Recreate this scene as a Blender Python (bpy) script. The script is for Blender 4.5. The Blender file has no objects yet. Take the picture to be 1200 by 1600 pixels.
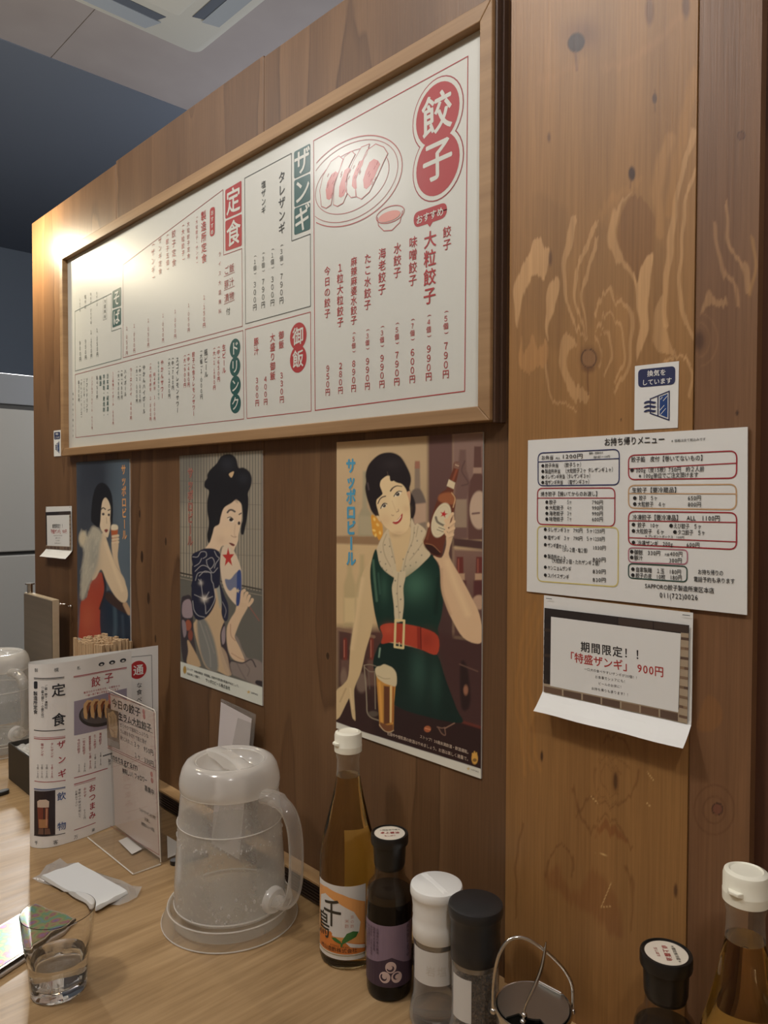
import bpy, math, random
import numpy as np
from mathutils import Vector
random.seed(7)
rng = np.random.default_rng(7)
SC = bpy.context.scene
COL = SC.collection

# ---------------------------------------------------------------- camera
FPX, YAW, PITCH, ROLL, DIST, EYE = 1191.3, math.radians(43.611), math.radians(1.4987), math.radians(0.1616), 0.6435, 0.547
_f = np.array([-math.cos(YAW)*math.cos(PITCH), math.sin(YAW)*math.cos(PITCH), -math.sin(PITCH)])
_r = np.array([math.sin(YAW), math.cos(YAW), 0.0])
_u = np.cross(_r, _f)
_c, _s = math.cos(ROLL), math.sin(ROLL)
_r, _u = _c*_r + _s*_u, -_s*_r + _c*_u
CAM = np.array([0.0, -DIST, EYE])
cam = bpy.data.cameras.new('camera')
cam.sensor_fit = 'VERTICAL'
cam.sensor_height = 36.0
cam.lens = FPX*36.0/1600.0
cam.clip_start = 0.02
camo = bpy.data.objects.new('camera', cam)
COL.objects.link(camo)
from mathutils import Matrix
camo.matrix_world = Matrix(((_r[0], _u[0], -_f[0], CAM[0]), (_r[1], _u[1], -_f[1], CAM[1]), (_r[2], _u[2], -_f[2], CAM[2]), (0, 0, 0, 1)))
SC.camera = camo

# ---------------------------------------------------------------- world, lamps, exposure
SC.view_settings.view_transform = 'Standard'
SC.view_settings.look = 'None'
SC.view_settings.gamma = 1.0
SC.view_settings.use_curve_mapping = False
SC.view_settings.exposure = 0.15
w = bpy.data.worlds.new('room_air')
SC.world = w
w.use_nodes = True
w.node_tree.nodes['Background'].inputs[0].default_value = (0.9, 0.95, 1.0, 1)
w.node_tree.nodes['Background'].inputs[1].default_value = 0.03
try:
    SC.cycles.sample_clamp_indirect = 4.0
    SC.cycles.max_bounces = 14
    SC.cycles.transparent_max_bounces = 24
    SC.cycles.transmission_bounces = 14
except Exception:
    pass

def lamp(name, kind, loc, power, color=(1, .9, .76), size=.05, aim=None, spot=None, blend=.5):
    l = bpy.data.lights.new(name, kind)
    l.energy = power
    l.color = color
    if kind == 'AREA':
        l.shape = 'DISK'; l.size = size
    else:
        l.shadow_soft_size = size
    if spot:
        l.spot_size = math.radians(spot); l.spot_blend = blend
    o = bpy.data.objects.new(name, l)
    o.location = loc
    if aim is not None:
        d = Vector(aim) - Vector(loc)
        o.rotation_euler = d.to_track_quat('-Z', 'Y').to_euler()
    COL.objects.link(o)
    return o

WARM = (1, .975, .93)
lamp('ceiling_lamp_light', 'POINT', (-0.92, -0.92, 1.70), 26, WARM, .07)
lamp('ceiling_lamp_light', 'POINT', (0.45, -0.90, 1.66), 20, WARM, .07)
lamp('ceiling_lamp_light', 'POINT', (-2.0, -1.10, 1.66), 13, WARM, .07)
lamp('kitchen_lamp_light', 'SPOT', (-4.05, 0.76, 1.80), 80, WARM, .05, aim=(-1.2, -.3, 0), spot=46)
lamp('unseen_fill_light', 'POINT', (-2.0, 1.3, 1.05), 20, (.93, .95, 1), .08)  # added unseen light that brightens the ceiling, refrigerator and back wall
lamp('wall_lamp_light', 'POINT', (-1.825, -0.106, 1.112), 7, (1, .86, .60), .018)

# ---------------------------------------------------------------- geometry helpers
def ray(px, py):
    return _f + (px-600.0)/FPX*_r + (800.0-py)/FPX*_u

class Plane:
    """a flat sheet: origin p0, horizontal direction du, up direction dv, outward normal n"""
    def __init__(s, p0, du, dv=(0, 0, 1)):
        s.p0 = np.array(p0, float); s.du = np.array(du, float); s.du /= np.linalg.norm(s.du)
        s.dv = np.array(dv, float); s.dv /= np.linalg.norm(s.dv)
        s.n = np.cross(s.du, s.dv)
    def at(s, px, py):
        v = ray(px, py)
        t = np.dot(s.p0-CAM, s.n)/np.dot(v, s.n)
        q = CAM + v*t - s.p0
        return np.array([q@s.du, q@s.dv])
    def map(s, uv, off):
        return s.p0 + uv[0]*s.du + uv[1]*s.dv + off*s.n

def wallpt(px, py, y=0.0):
    v = ray(px, py)
    return CAM + v*((y+DIST)/v[1])
def tabpt(px, py, z=0.0):
    v = ray(px, py)
    return CAM + v*((z-EYE)/v[2])

class MB:
    def __init__(s):
        s.V = []; s.F = []; s.M = []; s.m = 0
    def add(s, vs, fs):
        b = len(s.V)
        s.V.extend([tuple(float(c) for c in v) for v in vs])
        for f in fs:
            s.F.append(tuple(b+i for i in f)); s.M.append(s.m)
        return s
    def box(s, x0, x1, y0, y1, z0, z1):
        x0, x1 = sorted((x0, x1)); y0, y1 = sorted((y0, y1)); z0, z1 = sorted((z0, z1))
        return s.add([(x0,y0,z0),(x1,y0,z0),(x1,y1,z0),(x0,y1,z0),(x0,y0,z1),(x1,y0,z1),(x1,y1,z1),(x0,y1,z1)],
                     [(0,3,2,1),(4,5,6,7),(0,1,5,4),(1,2,6,5),(2,3,7,6),(3,0,4,7)])
    def hexa(s, p):   # eight corners: bottom ring then top ring
        return s.add(p, [(0,3,2,1),(4,5,6,7),(0,1,5,4),(1,2,6,5),(2,3,7,6),(3,0,4,7)])
    def lathe(s, prof, n=48, cx=0, cy=0, cap0=True, cap1=True, a0=0, a1=2*math.pi):
        full = abs(a1-a0-2*math.pi) < 1e-6
        k = n if full else n+1
        vs = []
        for r, z in prof:
            for i in range(k):
                a = a0+(a1-a0)*i/n
                vs.append((cx+r*math.cos(a), cy+r*math.sin(a), z))
        fs = []
        for j in range(len(prof)-1):
            for i in range(n):
                i2 = (i+1) % k
                fs.append((j*k+i, j*k+i2, (j+1)*k+i2, (j+1)*k+i))
        if cap0 and full: fs.append(tuple(range(k-1, -1, -1)))
        if cap1 and full: fs.append(tuple((len(prof)-1)*k+i for i in range(k)))
        return s.add(vs, fs)
    def tube(s, pts, r, n=10, closed=False, flat=None):
        """round (or flattened) bar along pts; r number or list"""
        P = [Vector(p) for p in pts]
        N = len(P)
        rs = r if isinstance(r, (list, tuple)) else [r]*N
        vs = []
        up = None
        for i, p in enumerate(P):
            a = P[(i-1) % N] if (i > 0 or closed) else p
            b = P[(i+1) % N] if (i < N-1 or closed) else p
            t = (b-a).normalized()
            if up is None:
                up = Vector((0, 0, 1)) if abs(t.z) < .9 else Vector((1, 0, 0))
            x = t.cross(up).normalized(); up = x.cross(t).normalized()
            for k in range(n):
                an = 2*math.pi*k/n
                q = x*math.cos(an)*rs[i] + up*math.sin(an)*rs[i]*(flat or 1)
                vs.append(p+q)
        fs = []
        for i in range(N if closed else N-1):
            j = (i+1) % N
            for k in range(n):
                k2 = (k+1) % n
                fs.append((i*n+k, i*n+k2, j*n+k2, j*n+k))
        if not closed:
            fs.append(tuple(range(n-1, -1, -1))); fs.append(tuple((N-1)*n+k for k in range(n)))
        return s.add(vs, fs)
    def ball(s, c, r, n=12, m=8, sq=(1, 1, 1)):
        vs = []; fs = []
        for j in range(m+1):
            th = math.pi*j/m
            for i in range(n):
                a = 2*math.pi*i/n
                vs.append((c[0]+r*sq[0]*math.sin(th)*math.cos(a), c[1]+r*sq[1]*math.sin(th)*math.sin(a), c[2]+r*sq[2]*math.cos(th)))
        for j in range(m):
            for i in range(n):
                i2 = (i+1) % n
                fs.append((j*n+i, (j+1)*n+i, (j+1)*n+i2, j*n+i2))
        return s.add(vs, fs)
    def disc(s, c, r, n=40):
        return s.add([(c[0]+r*math.cos(2*math.pi*i/n), c[1]+r*math.sin(2*math.pi*i/n), c[2]) for i in range(n)], [tuple(range(n))])
    def build(s, name, mats, parent=None, smooth=False, origin=None, bevel=0, solid=0, keep=False, sub=0):
        me = bpy.data.meshes.new(name)
        V = np.array(s.V, float)
        if parent is not None:
            off = np.zeros(3); q = parent
            while q is not None:
                off += np.array(q.location); q = q.parent
        elif keep:
            off = np.zeros(3)
        elif origin is not None:
            off = np.array(origin, float)
        else:
            mn, mx = V.min(0), V.max(0)
            off = np.array([(mn[0]+mx[0])/2, (mn[1]+mx[1])/2, mn[2]])
        me.from_pydata([tuple(v) for v in (V-off)], [], s.F)
        if not isinstance(mats, (list, tuple)): mats = [mats]
        for m in mats: me.materials.append(m)
        if len(mats) > 1: me.polygons.foreach_set('material_index', np.array(s.M, dtype=np.int32))
        if smooth:
            me.polygons.foreach_set('use_smooth', np.ones(len(me.polygons), dtype=bool))
            try: me.set_sharp_from_angle(angle=math.radians(42))
            except Exception: pass
        me.update()
        o = bpy.data.objects.new(name, me)
        COL.objects.link(o)
        if parent is not None: o.parent = parent
        else: o.location = off
        if solid:
            md = o.modifiers.new('thick', 'SOLIDIFY'); md.thickness = solid; md.offset = 0
        if bevel:
            md = o.modifiers.new('edge', 'BEVEL'); md.width = bevel; md.segments = 2; md.limit_method = 'ANGLE'; md.angle_limit = math.radians(40)
        if sub:
            md = o.modifiers.new('soft', 'SUBSURF'); md.levels = sub; md.render_levels = sub
        return o

def tag(o, label, cat, group=None, kind=None):
    o['label'] = label; o['category'] = cat
    if group: o['group'] = group
    if kind: o['kind'] = kind
    return o
def thing(name, label, cat, loc=(0, 0, 0), group=None):
    o = bpy.data.objects.new(name, None)
    o.empty_display_size = .03
    COL.objects.link(o); o.location = tuple(float(c) for c in loc)
    return tag(o, label, cat, group)
def struct(o):
    o['kind'] = 'structure'; return o
def dup(o, loc=None, label=None, parent=None, rotz=None):
    c = o.copy(); COL.objects.link(c)
    if parent is not None: c.parent = parent
    if loc is not None: c.location = loc
    if rotz is not None: c.rotation_euler[2] = rotz
    if label: c['label'] = label
    for ch in list(o.children): dup(ch, parent=c)
    return c

# ---------------------------------------------------------------- materials
def lin(c):
    c = c/255.0
    return c/12.92 if c <= .04045 else ((c+.055)/1.055)**2.4
def rgb(r, g, b, k=1.0):
    return (min(1, lin(r)*k), min(1, lin(g)*k), min(1, lin(b)*k), 1.0)
_mats = {}
def mat(name, col, rough=.5, metal=0, trans=0, ior=1.45, spec=None, coat=0, emit=None, alpha=1):
    if name in _mats: return _mats[name]
    m = bpy.data.materials.new(name); m.use_nodes = True
    b = m.node_tree.nodes['Principled BSDF']
    if len(col) == 3: col = tuple(col)+(1,)
    b.inputs['Base Color'].default_value = col
    b.inputs['Roughness'].default_value = rough
    b.inputs['Metallic'].default_value = metal
    b.inputs['Transmission Weight'].default_value = trans
    b.inputs['IOR'].default_value = ior
    b.inputs['Alpha'].default_value = alpha
    if spec is not None: b.inputs['Specular IOR Level'].default_value = spec
    if coat: b.inputs['Coat Weight'].default_value = coat; b.inputs['Coat Roughness'].default_value = .2
    if emit:
        b.inputs['Emission Color'].default_value = emit[0]; b.inputs['Emission Strength'].default_value = emit[1]
    _mats[name] = m
    return m

def nodes(name):
    m = bpy.data.materials.new(name); m.use_nodes = True
    nt = m.node_tree
    return m, nt, nt.nodes['Principled BSDF'], nt.nodes['Material Output']
class NT:
    """tiny node-graph writer"""
    def __init__(s, nt): s.nt = nt
    def n(s, t, **kw):
        nd = s.nt.nodes.new(t)
        for k, v in kw.items(): setattr(nd, k, v)
        return nd
    def l(s, a, b): s.nt.links.new(a, b)
    def val(s, sock, v):
        if hasattr(v, 'links') or isinstance(v, bpy.types.NodeSocket): s.l(v, sock)
        else: sock.default_value = v
    def math(s, op, a, b=0.0, c=None):
        nd = s.n('ShaderNodeMath', operation=op)
        s.val(nd.inputs[0], a); s.val(nd.inputs[1], b)
        if c is not None: s.val(nd.inputs[2], c)
        return nd.outputs[0]
    def vmath(s, op, a, b=None, c=None):
        nd = s.n('ShaderNodeVectorMath', operation=op)
        s.val(nd.inputs[0], a)
        if b is not None: s.val(nd.inputs[1], b)
        if c is not None: s.val(nd.inputs[2], c)
        return nd
    def noise(s, vec, scale, detail=2, rough=.5, dist=0):
        nd = s.n('ShaderNodeTexNoise')
        s.l(vec, nd.inputs['Vector']); nd.inputs['Scale'].default_value = scale
        nd.inputs['Detail'].default_value = detail; nd.inputs['Roughness'].default_value = rough
        nd.inputs['Distortion'].default_value = dist
        return nd.outputs['Fac']
    def ramp(s, fac, stops, interp='LINEAR'):
        nd = s.n('ShaderNodeValToRGB'); s.l(fac, nd.inputs[0])
        cr = nd.color_ramp; cr.interpolation = interp
        while len(cr.elements) < len(stops): cr.elements.new(.5)
        for e, (p, c) in zip(cr.elements, stops):
            e.position = p; e.color = c if len(c) == 4 else tuple(c)+(1,)
        return nd.outputs[0]
    def mix(s, fac, a, b, blend='MIX'):
        nd = s.n('ShaderNodeMix', data_type='RGBA', blend_type=blend)
        s.val(nd.inputs[0], fac); s.val(nd.inputs[6], a); s.val(nd.inputs[7], b)
        return nd.outputs[2]
    def maprange(s, v, a, b, c, d, smooth=True):
        nd = s.n('ShaderNodeMapRange'); nd.interpolation_type = 'SMOOTHSTEP' if smooth else 'LINEAR'
        s.l(v, nd.inputs[0])
        for i, q in zip((1, 2, 3, 4), (a, b, c, d)): nd.inputs[i].default_value = q
        return nd.outputs[0]
    def bump(s, h, strength, dist=.001):
        nd = s.n('ShaderNodeBump'); s.l(h, nd.inputs['Height'])
        nd.inputs['Strength'].default_value = strength; nd.inputs['Distance'].default_value = dist
        return nd.outputs[0]

def plywood(name, light, mid, dark, knots, bands=7.0, contrast=1.0, rough=.42, seed=0.0, holes=()):
    """rotary cut plywood: level bands of a stretched field, rings round each knot; x across, z along the grain"""
    m, nt, b, out = nodes(name); g = NT(nt)
    tc = g.n('ShaderNodeTexCoord').outputs['Object']
    p = g.vmath('MULTIPLY', tc, (1, 0, 1)).outputs[0]
    q = g.vmath('MULTIPLY_ADD', p, (6.5, 1, .8), (seed, seed*.7, seed*1.3)).outputs[0]
    field = g.noise(q, 1.0, 2.5, .45)
    qz = g.vmath('MULTIPLY_ADD', p, (26, 1, 12), (seed, 0, 0)).outputs[0]
    zig = g.noise(qz, 1.0, 2, .6)
    field = g.math('ADD', field, g.math('MULTIPLY', zig, .035))
    core = None
    for (kx, kz, sx, sz, amp, rc) in knots:
        d = g.vmath('MULTIPLY_ADD', p, (1/sx, 0, 1/sz), (-kx/sx, 0, -kz/sz)).outputs[0]
        ln = g.vmath('LENGTH', d).outputs['Value']
        field = g.math('ADD', field, g.maprange(ln, 0, 1, amp, 0))
        if rc > 0:
            rim = g.maprange(ln, rc*.72, rc*1.05, 1, 0)
            core = rim if core is None else g.math('MAXIMUM', core, rim)
    saw = g.math('FRACT', g.math('MULTIPLY', field, bands))
    col = g.ramp(saw, [(0, dark), (.07, mid), (.45, mid), (.86, light), (.97, light), (1.0, dark)])
    blotch = g.noise(g.vmath('MULTIPLY', p, (2, 1, 1.3)).outputs[0], 1.5, 3, .6)
    col = g.mix(g.math('MULTIPLY', g.maprange(blotch, .35, .7, 0, 1), .5*contrast), col, mid)
    grain = g.noise(g.vmath('MULTIPLY', p, (420, 1, 9)).outputs[0], 1, 3, .65)
    col = g.mix(.35, col, g.ramp(grain, [(.3, (.45, .45, .45)), (.6, (1, 1, 1))]), 'MULTIPLY')
    if core is not None:
        col = g.mix(g.math('MULTIPLY', core, .8), col, (dark[0]*.28, dark[1]*.25, dark[2]*.25, 1))
    g.l(col, b.inputs['Base Color'])
    b.inputs['Roughness'].default_value = rough
    b.inputs['Specular IOR Level'].default_value = .42
    g.l(g.bump(grain, .35, .0006), b.inputs['Normal'])
    return m

def plankwood(name, c0, c1, across='x', scale=1.0, rough=.4, bump=.2, spec=.4):
    m, nt, b, out = nodes(name); g = NT(nt)
    tc = g.n('ShaderNodeTexCoord').outputs['Object']
    sv = {'x': (90, 3, 3), 'y': (3, 90, 3), 'z': (3, 3, 90)}[across]
    sv = tuple(v*scale for v in sv)
    n1 = g.noise(g.vmath('MULTIPLY', tc, sv).outputs[0], 1, 3, .6)
    sv2 = {'x': (14, 1.4, 1.4), 'y': (1.4, 14, 1.4), 'z': (1.4, 1.4, 14)}[across]
    n2 = g.noise(g.vmath('MULTIPLY', tc, tuple(v*scale for v in sv2)).outputs[0], 1, 3, .6, .6)
    f = g.math('ADD', g.math('MULTIPLY', n1, .55), g.math('MULTIPLY', n2, .45))
    g.l(g.ramp(f, [(.3, c0), (.66, c1)]), b.inputs['Base Color'])
    b.inputs['Roughness'].default_value = rough
    b.inputs['Specular IOR Level'].default_value = spec
    g.l(g.bump(n1, bump, .0006), b.inputs['Normal'])
    return m

def clearish(name, tint=(1, 1, 1), frost=.2, frostcol=(.8, .8, .8), rough=.06, ior=1.45, speck=0, edge=.5, bumpy=0, shine=.8):
    """clear moulded plastic: lets light straight through, some milky scatter, fresnel gloss"""
    m, nt, b, out = nodes(name); g = NT(nt); nt.nodes.remove(b)
    tr = g.n('ShaderNodeBsdfTransparent'); tr.inputs[0].default_value = tuple(tint)+(1,)
    df = g.n('ShaderNodeBsdfDiffuse'); df.inputs[0].default_value = tuple(frostcol)+(1,)
    tl = g.n('ShaderNodeBsdfTranslucent'); tl.inputs[0].default_value = tuple(frostcol)+(1,)
    a = g.n('ShaderNodeAddShader')
    mm = g.n('ShaderNodeMixShader'); mm.inputs[0].default_value = .5
    g.l(df.outputs[0], mm.inputs[1]); g.l(tl.outputs[0], mm.inputs[2])
    m1 = g.n('ShaderNodeMixShader')
    lw = g.n('ShaderNodeLayerWeight'); lw.inputs[0].default_value = .35
    tc = g.n('ShaderNodeTexCoord').outputs['Object']
    fac = g.math('ADD', g.math('MULTIPLY', lw.outputs['Facing'], edge), frost)
    if speck:
        ns = g.noise(tc, 160, 3, .7)
        fac = g.math('ADD', fac, g.math('MULTIPLY', g.maprange(ns, .5, .75, 0, 1), speck))
    fac = g.math('MINIMUM', fac, .95)
    g.l(fac, m1.inputs[0]); g.l(tr.outputs[0], m1.inputs[1]); g.l(mm.outputs[0], m1.inputs[2])
    gl = g.n('ShaderNodeBsdfGlossy'); gl.inputs['Roughness'].default_value = rough
    lw2 = g.n('ShaderNodeLayerWeight'); lw2.inputs[0].default_value = .5
    if bumpy:
        nb = g.bump(g.noise(tc, 240, 2, .6), bumpy, .001)
        g.l(nb, gl.inputs['Normal']); g.l(nb, lw2.inputs['Normal'])
    refl = g.math('MULTIPLY_ADD', g.math('POWER', lw2.outputs['Facing'], 4.0), shine, .045)
    m2 = g.n('ShaderNodeMixShader')
    g.l(refl, m2.inputs[0]); g.l(m1.outputs[0], m2.inputs[1]); g.l(gl.outputs[0], m2.inputs[2])
    nt.nodes.remove(a)
    g.l(m2.outputs[0], out.inputs[0])
    return m

INK_ROUGH = .38
def ink(r, g_, b, rough=None):
    k = 'ink %d %d %d %s' % (r, g_, b, rough)
    return mat(k, rgb(r, g_, b), INK_ROUGH if rough is None else rough, coat=.3 if rough is None else 0)

# ---------------------------------------------------------------- lettering and print
_glyphs = {}
def glyph(ch, bold=0.0):
    key = (ch, bold)
    if key in _glyphs: return _glyphs[key]
    cu = bpy.data.curves.new('g', 'FONT'); cu.body = ch; cu.resolution_u = 3
    cu.fill_mode = 'FRONT'
    o = bpy.data.objects.new('g', cu); COL.objects.link(o)
    bpy.context.view_layer.update()
    dg = bpy.context.evaluated_depsgraph_get()
    oe = o.evaluated_get(dg)
    me = oe.to_mesh()
    n = len(me.vertices)
    v = np.zeros(n*3); 
    if n: me.vertices.foreach_get('co', v)
    v = v.reshape(-1, 3)[:, :2].copy()
    f = [tuple(p.vertices) for p in me.polygons]
    oe.to_mesh_clear()
    bpy.data.objects.remove(o); bpy.data.curves.remove(cu)
    if ord(ch) < 256 and n:
        lo, hi = v[:, 0].min(), v[:, 0].max()
        adv = max(hi-lo+.12, .62 if ch.isdigit() else .3); cx = (lo+hi)/2
    else:
        adv = 1.0; cx = .5
    if n: v = v-np.array([cx, .36])
    if n and bold > 0:
        q = bold*.55; vs = []; fs = []
        for k, (dx, dy) in enumerate(((-q, 0), (q, 0), (0, q), (0, -q))):
            vs.append(np.hstack([v+np.array([dx, dy]), np.full((n, 1), k*4e-6)])); fs += [tuple(i+k*n for i in t) for t in f]
        v = np.vstack(vs); f = fs
    _glyphs[key] = (v, f, adv)
    return _glyphs[key]
_TURN = set('ー（）()「」【】〜・…') - set('・')

def cliphalf(P, u, sg):
    o = []
    for i in range(len(P)):
        a, b = P[i], P[(i+1) % len(P)]
        da, db = (a[0]-u)*sg, (b[0]-u)*sg
        if da >= 0: o.append(a)
        if (da > 0 and db < 0) or (da < 0 and db > 0): o.append(a+(b-a)*(da/(da-db)))
    return o
def lay(c, A, B, v):
    c = np.array(c)[:2]
    return [np.append(c+A*q[0]+B*q[1], q[2]) if len(q) > 2 else c+A*q[0]+B*q[1] for q in v]
class Print:
    """marks printed on a sheet; every mark is a face lying on the sheet's own surface"""
    def __init__(s, mapf, conv=None, base=2e-4, strip=None):
        s.strip = strip; s.n = 0
        s.map = mapf; s.conv = conv; s.base = base
        s.V = []; s.F = []; s.M = []; s.mats = []
        s.k = (1.0, 0.0, 0.0)
    def zoom(s, k, ox, oy): s.k = (k, ox, oy); return s
    def uv(s, p):
        if s.conv is None: return np.array(p, float)
        return np.array(s.conv(p[0]/s.k[0]+s.k[1], p[1]/s.k[0]+s.k[2]), float)
    def mi(s, m):
        if m not in s.mats: s.mats.append(m)
        return s.mats.index(m)
    def raw(s, uvs, faces, m, layer):
        if s.strip:
            U, FF = [], []
            for f in faces:
                pl = [np.array(uvs[j], float) for j in f]
                lo, hi = min(q[0] for q in pl), max(q[0] for q in pl)
                k0, k1 = math.floor(lo/s.strip), math.floor(hi/s.strip)
                if k1 == k0: parts = [pl]
                else:
                    parts = []
                    if len(pl) > 4 or True:
                        for k in range(k0, k1+1):
                            c = cliphalf(cliphalf(pl, k*s.strip, 1), (k+1)*s.strip, -1)
                            if len(c) > 2: parts.append(c)
                for c in parts:
                    FF.append(tuple(range(len(U), len(U)+len(c)))); U += c
            uvs, faces = U, FF
        b = len(s.V); i = s.mi(m); off = s.base+layer*1.2e-4
        s.n += 1; off += (s.n % 190)*6e-7
        for q in uvs: s.V.append(s.map(q, off+(q[2] if len(q) > 2 else 0)))
        for f in faces: s.F.append(tuple(b+j for j in f)); s.M.append(i)
    def poly(s, pts, m, layer=0):
        s.raw([s.uv(p) for p in pts], [tuple(range(len(pts)))], m, layer)
    def strokeuv(s, P, w, m, layer=1, closed=False):
        P = [np.array(p, float) for p in P]; N = len(P); L = []; R = []
        ws = w if isinstance(w, (list, tuple)) else [w]*N
        for i in range(N):
            a = P[i-1] if (i > 0 or closed) else P[i]
            b = P[(i+1) % N] if (i < N-1 or closed) else P[i]
            d1 = P[i]-a; d2 = b-P[i]
            n1 = np.linalg.norm(d1); n2 = np.linalg.norm(d2)
            d = (d1/n1 if n1 > 1e-9 else 0)+(d2/n2 if n2 > 1e-9 else 0)
            nd = np.linalg.norm(d)
            d = d/nd if nd > 1e-9 else np.array([1., 0])
            nn = np.array([-d[1], d[0]])
            sc = 1.0
            if n1 > 1e-9 and n2 > 1e-9: sc = 1/max(.5, abs(np.dot(nn, np.array([-d1[1], d1[0]])/n1)))
            L.append(P[i]+nn*ws[i]/2*sc); R.append(P[i]-nn*ws[i]/2*sc)
        fs = [(i, N+i, N+(i+1) % N, (i+1) % N) for i in range(N if closed else N-1)]
        s.raw(L+R, fs, m, layer)
    def stroke(s, pts, w, m, layer=1, closed=False):
        s.strokeuv([s.uv(p) for p in pts], w, m, layer, closed)
    def rrect(s, corners, rad, n=5):
        """rounded quad in uv from four px corners TL TR BR BL"""
        C = [s.uv(c) for c in corners]; out = []
        for i in range(4):
            p = C[i]; a = C[i-1]-p; b = C[(i+1) % 4]-p
            a = a/np.linalg.norm(a)*rad; b = b/np.linalg.norm(b)*rad
            for k in range(n+1):
                t = k/n
                out.append(p+a*(1-t)**2+b*t**2)
        return out
    def panel(s, corners, rad, m, layer=0):
        P = s.rrect(corners, rad); s.raw(P, [tuple(range(len(P)))], m, layer)
    def outline(s, corners, rad, w, m, layer=1):
        s.strokeuv(s.rrect(corners, rad) if rad else [s.uv(c) for c in corners], w, m, layer, True)
    def disc(s, c, r, m, layer=0, n=36, sq=1.0):
        c = s.uv(c); s.raw([c+np.array([r*math.cos(2*math.pi*i/n)*sq, r*math.sin(2*math.pi*i/n)]) for i in range(n)], [tuple(range(n))], m, layer)
    def ring(s, c, r, w, m, layer=1, n=40, sq=1.0):
        c = s.uv(c); s.strokeuv([c+np.array([r*math.cos(2*math.pi*i/n)*sq, r*math.sin(2*math.pi*i/n)]) for i in range(n)], w, m, layer, True)
    def put(s, ch, c, right, up, size, m, layer=2, bold=0, sx=1.0):
        v, f, _ = glyph(ch, bold)
        if not f: return
        s.raw(lay(c, right*size*sx, up*size, v), f, m, layer)
    def vtext(s, t, a, b, m, layer=2, bold=0, k=1.0, sx=1.0):
        a = s.uv(a); b = s.uv(b); d = b-a; L = np.linalg.norm(d); d = d/L
        right = np.array([-d[1], d[0]]); up = -d
        wts = [.62 if (ord(c) < 256 and c != ' ') else (.5 if c == ' ' else (.72 if c in '（）「」' else 1.0)) for c in t]
        pitch = L/sum(wts); pos = 0
        for ch, wt in zip(t, wts):
            c = a+d*(pos+wt/2)*pitch; pos += wt
            if ch == ' ' or ch == '　': continue
            sz = pitch*k*(1.0 if ord(ch) >= 256 else .82)
            if ch in '（）':
                v, f, _ = glyph('(' if ch == '（' else ')', bold)
                if f: s.raw(lay(c, d*sz*.9, -right*sz*.9, v), f, m, layer)
            elif ch in _TURN: s.put(ch, c, d, right, sz, m, layer, bold)
            else: s.put(ch, c, right, up, sz, m, layer, bold, sx)
    def htext(s, t, a, b, m, layer=2, bold=0, k=1.0, h=None):
        a = s.uv(a); b = s.uv(b); d = b-a; L = np.linalg.norm(d); d = d/L
        up = np.array([-d[1], d[0]])
        wts = [.45 if c == ' ' else glyph(c, bold)[2] for c in t]
        pitch = L/sum(wts); pos = 0
        hh = h if h else pitch*k
        for ch, wt in zip(t, wts):
            c = a+d*(pos+wt/2)*pitch; pos += wt
            if ch in ' 　': continue
            v, f, _ = glyph(ch, bold)
            if f: s.raw(lay(c, d*pitch*k, up*hh, v), f, m, layer)
    def onto(s, mb, mats):
        """append the marks to a sheet's mesh; returns the material list"""
        mats = list(mats); b = len(mb.V)
        mb.V.extend([tuple(float(c) for c in v) for v in s.V])
        for f, i in zip(s.F, s.M):
            m = s.mats[i]
            if m not in mats: mats.append(m)
            mb.F.append(tuple(b+j for j in f)); mb.M.append(mats.index(m))
        return mats

# ---------------------------------------------------------------- poster picture painter (colour per vertex of the printed sheet)
def smooth_closed(P, n=4):
    P = np.array(P, float); N = len(P); out = []
    for i in range(N):
        p0, p1, p2, p3 = P[i-1], P[i], P[(i+1) % N], P[(i+2) % N]
        for k in range(n):
            t = k/n
            out.append(.5*((2*p1)+(-p0+p2)*t+(2*p0-5*p1+4*p2-p3)*t*t+(-p0+3*p1-3*p2+p3)*t**3))
    return np.array(out)
def smooth_open(P, n=5):
    P = np.array(P, float)
    if len(P) < 3: return P
    Q = np.vstack([2*P[0]-P[1], P, 2*P[-1]-P[-2]]); out = []
    for i in range(1, len(Q)-2):
        p0, p1, p2, p3 = Q[i-1], Q[i], Q[i+1], Q[i+2]
        for k in range(n):
            t = k/n
            out.append(.5*((2*p1)+(-p0+p2)*t+(2*p0-5*p1+4*p2-p3)*t*t+(-p0+3*p1-3*p2+p3)*t**3))
    out.append(P[-1])
    return np.array(out)

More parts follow.
